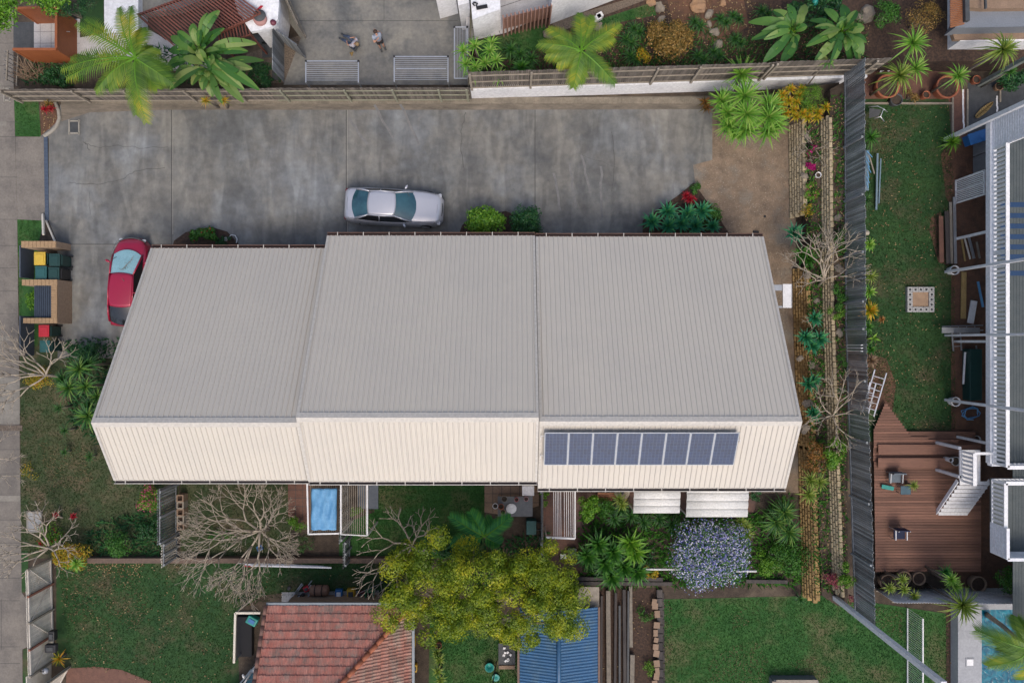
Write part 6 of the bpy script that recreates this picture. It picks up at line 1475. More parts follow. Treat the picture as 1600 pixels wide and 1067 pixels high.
# ---------------------------------------------------------------- top left plants
c = W(322, 92, 2.2)
LV = [(265, 55, 3.0), (275, 48, 3.2), (262, 78, 2.8), (270, 95, 2.8), (258, 105, 2.6), (300, 35, 3.4), (322, 18, 3.6, .9), (340, 14, 3.6, .9), (348, 42, 3.3), (312, 45, 3.5, .9), (330, 48, 3.3), (362, 72, 3.0), (385, 78, 2.8), (398, 65, 2.8), (402, 138, 3.1, 1.2), (378, 138, 3.2, 1.2), (378, 158, 2.9, 1.0), (345, 160, 3.0, .9), (298, 132, 3.0, 1.1), (262, 138, 3.2, 1.3), (315, 140, 2.9), (330, 150, 2.6, .9), (300, 115, 3.2), (322, 108, 3.4, .9), (350, 112, 3.2), (285, 88, 3.2), (345, 88, 3.4), (392, 105, 2.9), (410, 92, 2.5), (310, 75, 3.6), (358, 98, 3.0), (272, 115, 2.7)]
paddle_plant('large torn leaved paddle plant between the palm and the rear pad', c, LV[:16], 'L_banana', w=.44); paddle_plant('yellowing paddle plant overhanging the left paling fence', W(335, 110, 2.2), LV[16:]+[(388, 128, 3.0, 1.1), (360, 140, 2.9, 1.0), (330, 125, 3.1), (312, 128, 3.0)], 'L_banana_y', w=.48)
yucca('pair of small yellow green tufts hanging through the left paling fence', [(322, 158, 1.0), (350, 158, 1.0)], 'L_gold', 'tuft_plant', 'plant', .38, 40, 1.0, .03, prof='lance') 
shrub('dark low foliage beneath the paddle plant by the stepping stones', 405, 118, .6, .7, .8, 'L_bush_dk', 1300, .1, name='low_plant', cat='plant')
shrub('dark green hedge behind the orange gate house', 100, 8, 1.4, 1.6, .7, 'L_bush_dk', 2600, .09, 18, name='hedge', cat='hedge')
shrub('dark bushy ground plants between the gate house and left paling fence', 92, 118, .5, 1.3, .6, 'L_bush_dk', 2000, .1, 16, name='low_plant', cat='plant')
t = thing('dry_flax', 'dry brown strappy flax below the orange gate house', 'plant', W(52, 118)); b = MB()
for k in range(70): a = random.uniform(-.2, 3.4); el = random.uniform(.3, 1.1); d = Vector((-math.cos(a)*math.cos(el), math.sin(a)*math.cos(el)*.6+.2, math.sin(el)*.7)); b.strip((random.uniform(-.5, .6), random.uniform(-.3, .2), .05), d, random.uniform(.7, 1.4), .03, .3, 3, 'strap', .1)
b.build('leaves', M['L_flax'], t)
yucca('small dark bromeliads with crimson hearts in the curved kerb bed', [(71, 171, .25), (80, 170, .25)], 'L_red', 'bromeliad', 'bromeliad', .3, 26, .25, .05, prof='lance')
yucca('olive russet tuft at the top of the curved kerb bed', [(76, 163, .3)], 'L_russet', 'tuft_plant', 'plant', .35, 30, .3, .04, prof='lance')
# centre top plants
yucca('loose cluster of light green strappy heads at the end of the mossy fence', [(724, 80, 2.6), (742, 72, 2.5), (765, 80, 2.7), (743, 105, 2.5), (757, 98, 2.4), (775, 95, 2.6), (741, 115, 2.2), (780, 118, 2.1), (768, 68, 2.5), (728, 100, 2.4)], 'L_yucca', 'cordyline', 'plant', .58, 46, 2.5, .04, base=tz, droop=.6)
yucca('dark spiky strap plants by the small terrace lawn', [(812, 85), (798, 78), (830, 92), (822, 105)], 'L_fern', 'strap_plant', 'plant', .65, 60, tz+.35, .04, base=tz, droop=.7)
yucca('dark green ginger leaves in front of the strap plants', [(815, 105, tz+.6)], 'L_bush', 'ginger_plant', 'plant', .6, 40, tz+.5, .1, base=tz, prof='lance')
b = MB()
for k, (x, y, s) in enumerate(((932, 30, .5), (937, 25, .3))): b.box(W(x, y, tz+.12), (s, .25, .22), .5)
tag(b.build('white_vent_box', M['white_metal']), 'small white box on the pebbles at the foot of the white house wall', 'box')
shrub('russet gold bush beside the centre palm', 1046, 60, tz+.9, 1.15, 1.05, 'L_russet', 5200, .12, 34, base=tz, name='russet_bush', cat='bush')
shrub('small green gold bush at the foot of the russet one', 1006, 86, tz+.5, .42, .4, 'L_gold', 700, .07, 8, base=tz, name='russet_bush', cat='bush')
for k, (x, y, lb, r) in enumerate(((978, 62, 'left of the russet bush', .7), (990, 45, 'under the white house wall corner', .6), (985, 88, 'right of the palm foot', .7), (1085, 35, 'right above the russet bush', .55), (1090, 88, 'below right of the russet bush', .6), (1125, 30, 'between the top rocks', .5), (1148, 62, 'near the lower rock', .55), (1145, 25, 'right of the top sandstone', .45), (1190, 18, 'at the left edge of the banana clump', .55), (1115, 82, 'by the fence right of the russet bush', .5))):
    yucca('dark grassy strap clump '+lb, [(x, y), (x+9, y+6)], 'L_fern', 'strap_plant', 'plant', r, 60, tz+.3, .03, base=tz, droop=.8, group='dark grassy clumps in the terrace garden')
for k, (x, y, s, mm, lb) in enumerate(((1092, 10, .85, 'rock_orange', 'largest orange sandstone rock at the top edge'), (1108, 22, .5, 'rock', 'grey rock touching the orange sandstone'), (1108, 38, .35, 'rock', 'small rock below the grey one'), (1116, 50, .55, 'rock', 'pale rock in the middle of the rock line'), (1122, 70, .5, 'rock', 'lowest rock of the line above the fence'), (1031, 12, .6, 'rock', 'flat stone at the corner of the terrace lawn'), (1017, 4, .5, 'rock_orange', 'top flat stone beside the terrace lawn'), (1033, 30, .4, 'rock', 'lower flat stone above the russet bush'), (1130, 5, .4, 'rock_orange', 'small stone at the top edge near the banana clump'), (858, 55, .6, 'rock', 'dark rock at the white wall foot beside the palm'), (935, 42, .5, 'rock', 'rock between the palm and white wall'), (1355, 22, .9, 'rock', 'grey flat rock right of the paddle clump'), (1345, 28, .5, 'rock', 'smaller rock right of the paddle clump'))):
    bm = bmesh.new(); bmesh.ops.create_icosphere(bm, subdivisions=3, radius=s*.5)
    for v in bm.verts: nz_ = noise.noise(v.co*3/s+Vector((k*7, 0, 0))); v.co = Vector((v.co.x*(1+.35*nz_), v.co.y*(.75+.35*nz_), max(-.05, v.co.z*.5*(1+.3*nz_))))
    me = bpy.data.meshes.new('garden_rock'); bm.to_mesh(me); bm.free(); me.materials.append(M[mm]); q = bpy.data.objects.new('garden_rock', me); C.objects.link(q); q.location = W(x, y, tz+.05); q.rotation_euler = (0, 0, k); tag(q, lb, 'rock')
c1 = W(1236, 55, 2.4); c2 = W(1310, 55, 2.4)
def lvs(lst, z=3.0): return [(x, y, z+random.uniform(-.35, .35), s) for x, y, s in lst]
paddle_plant('banana clump left half, over the middle of the white wall', c1, lvs([(1172, 32, 1), (1176, 60, 1.1), (1210, 14, 1.1), (1232, 5, 1.1), (1252, 20, 1), (1202, 30, 1), (1222, 52, .9), (1195, 95, 1.1), (1222, 98, 1.1), (1240, 80, .9), (1262, 40, .9), (1215, 75, 1), (1248, 65, .9), (1260, 5, 1), (1240, 30, .9)]), base=tz, name='banana_clump', w=.42)
paddle_plant('banana clump right half, with one tan dead leaf', c2, lvs([(1352, 42, 1.1), (1356, 65, 1.1), (1350, 85, 1.1), (1340, 15, 1), (1318, 5, 1.1), (1290, 12, 1), (1268, 30, 1), (1262, 70, 1), (1275, 95, 1), (1300, 98, 1.1), (1330, 96, 1.2), (1335, 30, .9), (1315, 62, 1.1), (1292, 58, .9), (1310, 35, 1), (1345, 100, .9)]), base=tz, name='banana_clump', w=.43)
shrub('dark leafy bed plants behind the tall banana clumps', 1280, 15, tz+.8, 1.7, .8, 'L_bush_dk', 2600, .14, 18, base=tz, name='low_plant', cat='plant')
shrub('thin green bush below the grey white house corner', 1382, 22, tz+.8, .9, .7, 'L_bush', 1900, .09, 16, base=tz)
shrub('russet thin leaved bush against the white house corner', 1443, 28, tz+1.2, 1.0, .85, 'L_russet', 2300, .07, 22, base=tz, name='russet_bush', cat='bush')
t = thing('turquoise_ball', 'turquoise ball nestled at the top of the banana clumps', 'ball', W(1273, 4, 2.2)); 
b = MB(); b.lathe((0, 0, -.17), [(.001, 0), (.12, .05), (.17, .17), (.12, .29), (.001, .34)], 16); b.build('ball_surface', M['teal'], t, smooth=True)
# right top yuccas
yucca('upper yucca of the pot row under the white house corner', [(1426, 68, 3.2)], 'L_yucca', r=1.0, n=84, z=3.2, w=.05, droop=.45)
yucca('drooping pale green yucca over the largest terracotta pot', [(1405, 118, 2.6, 1.05)], 'L_yucca_dull', r=1.05, n=110, z=2.6, w=.05, droop=.7)
yucca('bright middle yucca overlapping the drooping one', [(1430, 108, 2.4)], 'L_yucca', r=.85, n=70, z=2.4, w=.05)
yucca('green yucca leaning over the wide terracotta pot', [(1497, 119, 2.2)], 'L_yucca', r=.75, n=70, z=2.2, w=.045, droop=.5)
yucca('large yucca in front of the pale corner wall at the far right', [(1567, 78, 3.8)], 'L_yucca_dull', r=1.05, n=100, z=3.8, w=.05, droop=.7)
yucca('small yucca below the large one at the far right', [(1577, 112, 2)], 'L_bush', r=.5, n=40, z=2, w=.04)
shrub('dark shrubs behind the grey mossy post', 1585, 128, .9, 1.0, .6, 'L_bush_dk', 1500, .12, 12)
shrub('reddish brown small shrub between terracotta pots', 1425, 150, .5, .45, .4, 'L_russet', 500, .07, 8)
# top right bed plants
hd = [(h_[0], h_[1], h_[2], h_[3]*1.28) for h_ in [(1158, 116, 2.3, .82), (1163, 150, 2.5, .85), (1128, 157, 2.1, .62), (1137, 177, 2.1, .65), (1167, 178, 2.4, .85), (1201, 165, 2.2, .72), (1201, 183, 2.3, .8), (1138, 196, 1.9, .7), (1165, 203, 2.0, .7), (1198, 205, 1.9, .72), (1212, 196, 1.8, .6), (1150, 208, 1.6, .55)]]
for i, h in enumerate(hd):
    pass
yucca('big many headed bright green yucca cluster in the top right corner of the drive', hd, 'L_yucca', n=96, z=2.0, w=.05, droop=.25, tilt=(.3, 1.52))
for k, (x, y, lb, mm, r_) in enumerate(((1101, 160, 'pale orange bromeliad at the end of the drive wall', 'L_orange', .42),)): yucca(lb, [(x, y, .5), (x+3, y+8, .4)], mm, 'bromeliad', 'bromeliad', r_, 26, .5, .07, prof='lance', droop=.3)
t = yucca('bank of golden crotons along the corner bed', [(1222, 148, 1.6), (1235, 140, 1.7), (1248, 150, 1.6), (1232, 158, 1.6), (1222, 166, 1.5), (1240, 172, 1.5), (1254, 178, 1.5), (1266, 172, 1.5), (1278, 176, 1.5), (1290, 168, 1.6), (1228, 178, 1.4), (1262, 184, 1.4), (1218, 155, 1.5), (1243, 182, 1.4), (1276, 184, 1.4), (1244, 160, 1.6), (1252, 140, 1.6)], 'L_gold', 'croton', 'croton', .36, 34, 1.5, .065, base=1.0, prof='lance')
shrub('soft green grassy mound in the corner bed behind the crotons', 1268, 152, 1.7, .85, .7, 'L_bush_lt', 2800, .07, 20, base=1.0, name='grassy_mound', cat='plant', asp=.3)
t = thing('young_tree', 'young pale green sapling stooping over the white wall end', 'tree', W(1268, 128, 1.5)); b = MB(); b.tube([(0, 0, -.4), (.05, .3, .8), (.15, .5, 1.6)], [.04, .03, .02], 6); b.build('trunk', M['bark'], t); b = MB()
for k in range(9): b.strip((.12, .45, 1.5), (math.cos(k*.7), math.sin(k*.7)*.8-.3, .2), .55, .12, .4, 4, 'lance', .1)
b.build('leaves', M['L_banana_y'], t)
# bare shrubs on terraces
bare_tree('small leafless shrub low on the terrace near magenta flowers', W(1270, 235, 1.0), 1.0, .03, .42, 3, 'twig', spread=.6, up=.2, seed=5, trunk_h=.3, targets=[(1, .2, .5, 1), (-1, -.1, .4, 1.1), (.3, -1, .5, 1), (-.8, .6, .5, 1), (-1, -.7, .3, 1)], name='bare_shrub', fl=.75)
bare_tree('pale leafless frangipani arching over the upper retaining wall', W(1278, 447, 1.0), 1.0, .065, .75, 4, 'twig', (.0, .3), .5, .2, 11, .8, [(0, 1, .6, 1.2), (.25, 1, .5, 1.1), (-.5, .8, .5, 1.1), (-1, .35, .4, 1.0), (.9, .3, .4, .8), (-.9, -.2, .4, .7), (-.25, 1.1, .5, 1.2)], zmax=4.2, fl=.78)
bare_tree('second leafless frangipani lower on the terraces near the roof corner', W(1290, 655, 1.0), 1.0, .06, .7, 4, 'twig', (0, .3), .5, .2, 23, .8, [(-.1, 1, .55, 1.15), (.55, .9, .5, 1.1), (-.7, .6, .5, .9), (.9, .15, .4, .8), (-.8, -.3, .4, .7), (.2, -.8, .4, .8)], zmax=4.2, fl=.78)
bare_tree('sparse leafless sapling beside the tan stepped wall', W(1262, 520, 1.0), 1.0, .03, .4, 2, 'twig', (0, .2), .6, .2, 31, .5, [(.6, .8, .5, 1), (-.6, .7, .5, 1), (.2, -1, .4, .8)], zmax=3.2)
# agaves
def agaves(label, heads, r=.55, z=.6, base=0, m='L_agave', n=26, w=.12): return yucca(label, heads, m, 'agave', 'agave', r, n, z, w, .2, prof='lance', base=base, tilt=(.15, 1.3))
hs = [(1018, 347, 'leftmost'), (1043, 331, 'upper left'), (1074, 335, 'upper middle'), (1044, 354, 'lower left'), (1086, 354, 'lower middle'), (1096, 330, 'upper right, next to the red flower'), (1113, 354, 'rightmost'), (1064, 350, 'innermost')]
for x, y, lb in hs: 
    q = agaves('blue green agave in the bed above the roof, '+lb, [(x, y)], .72 if lb != 'rightmost' else .5, n=40); q["group"] = 'agaves by the concrete edge'
t = yucca('scarlet flowering bromeliad at the tip of the agave bed', [(1077, 311, .45), (1072, 306, .4), (1082, 313, .4)], 'L_red', 'bromeliad', 'bromeliad', .3, 36, .45, .07, prof='lance')
shrub('dark green leafy plants on the gravel side of the agave bed', 1108, 338, .45, .75, .7, 'L_bush', 1700, .1, 14, name='low_plant', cat='plant'); shrub('small green tuft above the scarlet bromeliad', 1090, 296, .35, .35, .35, 'L_bush', 400, .09, 6, name='low_plant', cat='plant')
for k, (hs_, lb, r_) in enumerate((([(1240, 365, 1.7)], 'dark teal agave at the lower end of the cream block wall', .7), ([(1252, 398, 1.6), (1262, 405, 1.6)], 'light centred agave pair under the leafless frangipani', .65), ([(1272, 497, 1.6)], 'lone agave rosette midway down the tan wall', .55), ([(1258, 527, 1.6), (1268, 540, 1.5), (1280, 530, 1.6)], 'large triple agave beside the grey paving of the terrace', .62), ([(1262, 600, 1.6), (1270, 595, 1.5)], 'agave with a fresh green heart under the second frangipani', .55), ([(1270, 645, 1.5)], 'shaded agave beside the roof corner', .5))):
    agaves(lb, hs_, r_, 1.6, 1.0, n=32, m='L_agave' if k != 1 else 'L_bush')
shrub('green foliage under the leafless frangipani against the grey fence', 1315, 375, 2.1, .35, .9, 'L_bush', 900, .08, 10, base=1.6, name='fence_shrub'); shrub('clump of ferny green at the grey fence near the first white post line', 1312, 465, 2.0, .4, .8, 'L_bush', 1100, .08, 12, base=1.6, name='fence_shrub'); shrub('green ferny strip at the grey fence below the ferny clump', 1308, 488, 2.0, .5, .35, 'L_bush_lt', 600, .07, 8, base=1.6, name='fence_shrub')
shrub('weedy green tuft at the grey fence by the second frangipani', 1318, 565, 2.0, .3, .6, 'L_bush', 500, .07, 8, base=1.6, name='fence_shrub')
shrub('orange and green impatiens on the lower terrace', 1268, 300, 1.3, .38, .55, 'L_bush_lt', 900, .07, 10, base=1.0, fl='L_pink', nf=50, name='flower_patch', cat='flowers'); shrub('olive green leaves below the impatiens', 1262, 328, 1.3, .35, .4, 'L_gold', 420, .06, 8, base=1.0, name='flower_patch', cat='plant')
shrub('bright magenta flower cluster on the lower terrace', 1268, 259, 1.5, .24, .22, 'L_bush', 160, .08, 5, base=1.0, fl='L_magenta', nf=260, fs=.11, name='flower_patch', cat='flowers'); shrub('dusky pink flower cluster above the magenta one', 1266, 232, 1.5, .3, .4, 'L_bush', 350, .08, 6, base=1.0, fl='L_magenta', nf=60, fs=.1, name='flower_patch', cat='flowers')
# pebbles and paving on terraces, generic plants in the corner under the disc
shrub('dry orange leaved croton beyond the roof corner', 1275, 712, 1.7, .8, .95, 'L_orange', 1500, .12, 16, base=1.0, name='croton', cat='croton', asp=.3); shrub('fresh green leafy shrub by the grey fence below the roof corner', 1308, 708, 2.1, .6, .95, 'L_bush_lt', 2000, .1, 16, base=1.6, name='fence_shrub')
yucca('pale strappy yucca between the roof end and the grey fence', [(1263, 772, 1.9), (1280, 752, 1.8), (1266, 750, 1.8)], 'L_yucca_dull', r=.62, n=60, z=1.8, w=.04, base=1.0)
yucca('long leaved pandanus at the bottom right yard corner', [(1225, 800, 1.0), (1232, 830, 1.0), (1212, 815, .9)], 'L_yucca_dk', 'pandanus', 'pandanus', 1.0, 64, 1.0, .06, droop=.6)
shrub('mixed green ground plants in the bottom right yard corner', 1240, 870, .5, 1.5, 1.0, 'L_bush', 3000, .12, 24, name='low_plant', cat='plant', asp=.35); shrub('low green plants under the leaning pandanus', 1205, 870, .4, .8, 1.1, 'L_bush_lt', 1600, .12, 14, name='low_plant', cat='plant', asp=.3)
shrub('yellow green shrub at the yard corner beside the grey fence', 1322, 900, 2.0, .5, .7, 'L_bush_lt', 1100, .09, 10, base=1.6); shrub('pink red cordyline at the foot of the yard corner', 1300, 910, 1.4, .7, .45, 'L_pink', 500, .13, 10, base=1.0, name='cordyline', cat='plant', asp=.25)
shrub('second small pink red cordyline outside the corner', 1335, 935, 1.5, .45, .4, 'L_pink', 260, .12, 6, base=1.0, name='cordyline', cat='plant', asp=.25)
yucca('weak green spiky tuft on the corner lawn soil', [(1250, 935, .4)], 'L_fern', 'tuft_plant', 'plant', .45, 40, .4, .03, droop=.6)
# fence side plants right neighbour
for (x, y, mm, r_, n_, lb, pr) in ((1360, 215, 'L_bush', .7, 60, 'dark grassy plant below the upended chair', 'strap'), (1352, 312, 'L_fern', .5, 50, 'dark strappy plant at the foot of the blue grey boards', 'strap'), (1487, 222, 'L_bush_lt', .62, 90, 'bright green grassy clump near the slatted gate', 'strap'), (1358, 382, 'L_yucca', .45, 34, 'small green plant beside the white garden light', 'lance'), (1360, 432, 'L_yucca_dull', .5, 44, 'pale spiky plant against the fence', 'strap'), (1358, 456, 'L_yucca', .5, 30, 'broad leaved green plant below the pale spiky one', 'lance'), (1358, 485, 'L_gold', .65, 70, 'golden yellow croton leaning over the fence', 'lance'), (1377, 499, 'L_orange', .25, 20, 'tiny orange plant beside the golden croton', 'lance'), (1356, 510, 'L_bush', .4, 26, 'green plant under the golden croton', 'lance'), (1364, 528, 'L_bush_lt', .5, 8, 'single long pale leaf plant by the fence', 'lance'), (1360, 546, 'L_bush', .4, 22, 'small dark spiky plant above the tan one', 'lance'), (1360, 563, 'L_flax', .5, 36, 'tan fan leaved plant above the aluminium ladder', 'lance')):
    yucca(lb, [(x, y, .7)], mm, 'border_plant', 'plant', r_, n_, .7, .035 if pr == 'strap' else .09, prof=pr, droop=.5)
b = MB(); b.lathe(W(1354, 364, .5), [(.001, .12), (.1, .1), (.15, 0), (.1, -.03)], 14); tag(b.build('garden_light', mat('cream dome', (.5, .45, .36), rough=.5), smooth=True), 'cream dome of a garden light beside the grey fence', 'light')
yucca('large fan leaved yucca over the iron fence at the pool corner', [(1503, 945, 2.8)], 'L_yucca_dull', r=1.15, n=110, z=2.8, w=.05, droop=.5); yucca('yellow green tufted plant left of the large fan yucca', [(1486, 905, 2.4), (1492, 915, 2.3)], 'L_yucca', r=.5, n=44, z=2.4, w=.045)
yucca('feathery light green pot plant on the iron fence', [(1410, 905, 1.9), (1412, 920, 1.8), (1390, 918, 1.7), (1428, 930, 1.6)], 'L_yucca_dull', 'pot_plant', 'plant', .4, 40, 1.8, .05, prof='lance')
shrub('dark green shrubs beside the pool behind the iron fence', 1590, 905, 1.3, 1.2, .8, 'L_bush', 2200, .14, 16, asp=.35)
yucca('small spiky yellow plant beside the low chair on the deck', [(1427, 758, .9)], 'L_yucca_dull', 'pot_plant', 'plant', .34, 40, .9, .035, base=.3)
yucca('dark green fan plant on the ground below the deck', [(1477, 893, .8)], 'L_palm_green', 'pot_plant', 'plant', .5, 40, .8, .05)
for (x, y, r_, lb) in ((1380, 905, .42, 'leftmost'), (1405, 898, .36, 'second from the left'), (1428, 899, .34, 'third from the left'), (1520, 908, .42, 'rightmost')): pot(x, y, r_, .45, M['tile_tan'], 'round brown pot below the reddish deck, '+lb, 0, M['mulch'])
# ---------------------------------------------------------------- front beds
shrub('bright green rounded shrub beside the parked sedan', 759, 346, 1.2, .98, .82, 'L_bush_lt', 4200, .14, 34, asp=.5); shrub('dark green rounded shrub under the edge of the panelled roof', 822, 346, 1.1, .92, .78, 'L_bush_dk', 3600, .12, 30, asp=.5)
shrub('green leafy shrub with small red blooms in the half round bed', 318, 366, .5, .95, .42, 'L_bush', 2400, .1, 20, fl='L_red', nf=40); shrub('sparse dark plants at the right of the half round bed', 348, 376, .3, .5, .3, 'L_bush_dk', 500, .08, 8, name='low_plant', cat='plant')
t = thing('garden_hose', 'pale hose looped at the right end of the half round bed', 'hose', W(362, 374, .08)); b = MB(); b.tube([(-.5, -.05, .02), (-.2, .05, .02), (0, .22, .05), (.2, .18, .05), (.3, 0, .05), (.25, -.2, .03)], .025, 5); b.build('hose', M['white'], t, smooth=True); b = MB(); b.lathe((-.27, .0, .05), [(.09, 0), (.11, .03), (.05, .04), (.05, .0)], 14); b.build('reel', M['white'], t, smooth=True)
# ---------------------------------------------------------------- left yard
for k, (x, y, z_, r_, mm, lb) in enumerate(((124, 577, 2.2, .82, 'L_yucca_dk', 'highest bright hearted yucca under the street end roof'), (108, 606, 2.0, .78, 'L_yucca_dk', 'left yucca nearest the footpath lawn'), (134, 604, 2.0, .68, 'L_yucca_dk', 'inner yucca between the left one and the roof'), (152, 620, 1.8, .6, 'L_yucca_dk', 'half hidden yucca under the roof edge'), (138, 650, 2.4, .95, 'L_yucca_dk', 'lowest and largest yucca beside the ridge corner'), (98, 592, 1.7, .6, 'L_fern', 'dark yucca behind the left one'), (138, 570, 1.8, .75, 'L_fern', 'dark yucca behind the highest one'), (140, 632, 1.6, .6, 'L_fern', 'dark yucca above the lowest one'), (93, 637, 1.0, .42, 'L_fern', 'small greyish yucca on the lawn'), (102, 672, .9, .4, 'L_fern', 'small dark tuft left of the ridge corner'), (101, 706, .5, .3, 'L_fern', 'tiny dark spiky tuft on the lawn'), (141, 713, .5, .38, 'L_fern', 'tiny dark spiky tuft next to the rear eave corner'))):
    yucca(lb, [(x, y, z_)], mm, r=r_, n=64 if r_ > .5 else 34, z=z_, w=.05 if r_ > .5 else .03, group='yuccas at the street end of the houses')
shrub('golden orange shrub on the lawn below the brick bays', 62, 590, .7, .85, .65, 'L_gold', 1800, .07, 18, name='golden_shrub'); shrub('dark shrubs filling the bed under the street end roof', 135, 548, .8, .9, .7, 'L_bush_dk', 2200, .11, 18, name='low_plant', cat='plant')
shrub('yellow green weeds on the lawn edge beside the footpath', 46, 735, .25, .5, .5, 'L_gold', 220, .07, 8, name='weed_patch', cat='plant'); shrub('ferny grass by the lower side of the street brick bay', 48, 468, .4, .35, .75, 'L_bush_lt', 900, .09, 12, name='low_plant', cat='plant', asp=.3)
bare_tree('leafless frangipani spreading over the bins at the street end', W(105, 590), 0, .07, .85, 4, 'twig', (-.3, .2), .5, .18, 3, 1.3, [(-1, .5, .35, 1.1), (-.8, .9, .4, 1.1), (-.2, 1, .5, 1.0), (.6, .9, .5, .9), (-1, -.1, .35, 1.1), (-.8, -.8, .4, 1.0), (-.9, .2, .5, 1)], zmax=3.6, fl=.76)
bare_tree('thin bare street tree whose twigs cross the footpath', W(-15, 715), 0, .06, .9, 4, 'twig', (.3, .1), .5, .2, 41, 1.2, [(1, .1, .4, 1.1), (.8, .7, .4, 1), (.8, -.7, .4, 1), (.2, 1, .4, 1)], zmax=3.6, fl=.72)
bare_tree('leafless frangipani above the picket fence at bottom left', W(95, 850), 0, .07, .72, 4, 'twig', (0, .1), .52, .18, 8, 1.0, [(0, 1, .5, 1.1), (-.9, .5, .4, 1), (.9, .5, .4, 1), (-1, -.3, .4, 1), (.8, -.1, .4, .8), (-.6, 1, .5, 1), (-.8, -.8, .3, .9)], zmax=3.0, fl=.76)
shrub('golden green croton shrub under the bottom left frangipani', 112, 868, .9, 1.15, .72, 'L_gold', 3800, .09, 30, name='croton', cat='croton', asp=.4); shrub('rounded green shrub next to the brown brick wall', 184, 851, .9, .72, .65, 'L_bush', 2600, .08, 20)
shrub('green leafy patch by the pale concrete pit lid', 75, 838, .4, .8, .7, 'L_bush_lt', 900, .09, 12, fl='L_red', nf=48, fs=.1, name='low_plant', cat='plant'); yucca('red flowering bromeliads beside the pit lid', [(88, 804, .4), (66, 848, .4), (115, 806, .3)], 'L_red', 'bromeliad', 'bromeliad', .22, 18, .4, .08, prof='lance')
yucca('pale green rosette overhanging the picket fence top', [(120, 880, 1.1), (108, 878, .9)], 'L_yucca', r=.5, n=30, z=1.1, w=.09, prof='lance', name='succulent', cat='succulent'); yucca('yellowish strap plant at the pink path end', [(93, 1028, .5)], 'L_gold', 'tuft_plant', 'plant', .55, 26, .5, .05, droop=.4)
shrub('shrub with pink and salmon flowers below the first roof', 234, 780, .8, .62, .85, 'L_bush_lt', 2000, .09, 18, fl='L_pink', nf=420, fs=.09, name='flowering_shrub'); shrub('dark rambling ground plants under the pink flowering shrub', 235, 828, .3, .8, .6, 'L_bush_dk', 1100, .09, 14, name='low_plant', cat='plant')
# yards
bare_tree('large spreading leafless frangipani below the first roof', W(420, 826), 0, .085, .78, 6, 'twig', (-.1, .2), .46, .14, 17, 1.0, [(-1, .25, .35, 1.25), (-1, -.25, .3, 1.3), (-.75, .75, .45, 1.05), (-.6, -.8, .3, 1.05), (.1, 1, .5, .9), (.75, .6, .45, .75), (.1, -1, .35, 1.0), (.8, -.5, .4, .75), (-.35, .1, 1, .7)], zmax=4.2, fl=.80)
bare_tree('leafless frangipani between the green yard and big tree', W(648, 846), 0, .075, .8, 4, 'twig', (.0, .1), .5, .15, 29, 1.0, [(-1, .2, .4, 1.1), (-.4, 1, .45, 1), (.5, .8, .45, .8), (-.9, -.6, .35, 1.2), (-.4, -1, .35, 1.2), (.6, -.3, .4, .7)], zmax=3.4, fl=.76)
shrub('yellow green leafy plants left of the blue cloth canopy', 466, 815, .5, .5, .5, 'L_bush_lt', 700, .1, 10, name='low_plant', cat='plant', asp=.35); shrub('spidery grey green plant under the pergola corner', 472, 850, .6, .7, .5, 'L_fern', 700, .14, 12, name='low_plant', cat='plant', asp=.15)
shrub('small light green bush under the thin pergola wires', 556, 800, .7, .32, .32, 'L_bush_lt', 500, .08, 6); shrub('dark green leaf patch behind the first planter boxes', 345, 838, .2, .9, .35, 'L_bush', 600, .09, 10, name='low_plant', cat='plant')
shrub('grey green weed patch at the left of the big tree', 622, 868, .5, .7, .5, 'L_tree', 900, .08, 12, name='low_plant', cat='plant'); shrub('dark mixed bush between the dark fern palm and leafy tree', 705, 855, .8, .8, .5, 'L_bush_dk', 1500, .1, 14)
shrub('light green leafy bush on the patio beside the clothesline wires', 921, 792, 1.3, .55, .75, 'L_bush_lt', 1900, .11, 16, asp=.6); shrub('small green pot bush at the timber fence corner', 853, 771, .8, .25, .3, 'L_bush_lt', 400, .08, 6); shrub('pale leafed pot plant below the small green pot bush', 851, 786, .5, .15, .25, 'L_yucca', 120, .09, 5)
shrub('shaded mixed plants right of the patio bush', 945, 795, .7, .65, .6, 'L_bush', 1500, .12, 14, asp=.3); yucca('dark strappy plants under the narrower awning', [(970, 795, .9), (985, 805, .8), (1005, 815, .8), (1030, 810, .8), (960, 810, .8), (1050, 818, .8)], 'L_fern', 'strap_plant', 'plant', .7, 60, .8, .035, droop=.8)
yucca('gold green dracaena beside the narrower awning', [(972, 788, 1.2), (968, 780, 1.1)], 'L_yucca_dull', 'dracaena', 'plant', .42, 36, 1.2, .05)
for k, (hs_, lb) in enumerate((([(935, 850, 1.1), (918, 868, 1.0)], 'left clump of broad green spear leaves in the rear garden'), ([(958, 862, 1.1), (945, 880, 1.0)], 'middle clump of broad green spear leaves in the rear garden'), ([(985, 848, 1.2), (992, 862, 1.1)], 'upright clump of spear leaves next to the lilac tree'), ([(975, 885, .9), (995, 893, .9), (955, 900, .8)], 'low clump of spear leaves at the rear boundary'))):
    yucca(lb, hs_, 'L_bush' if k != 2 else 'L_bush_lt', 'spear_plant', 'plant', .95, 46, 1.0, .14, droop=.35, prof='lance', tilt=(.25, 1.35))
shrub('low lush undergrowth of the rear garden bed', 965, 868, .35, 2.3, 1.2, 'L_bush_dk', 6000, .13, 44, name='low_plant', cat='plant', asp=.35)
shrub('small yellow green leaves at the rear boundary under the spear leaves', 1010, 895, .8, .7, .4, 'L_gold', 600, .13, 10, name='croton', cat='croton', asp=.25)
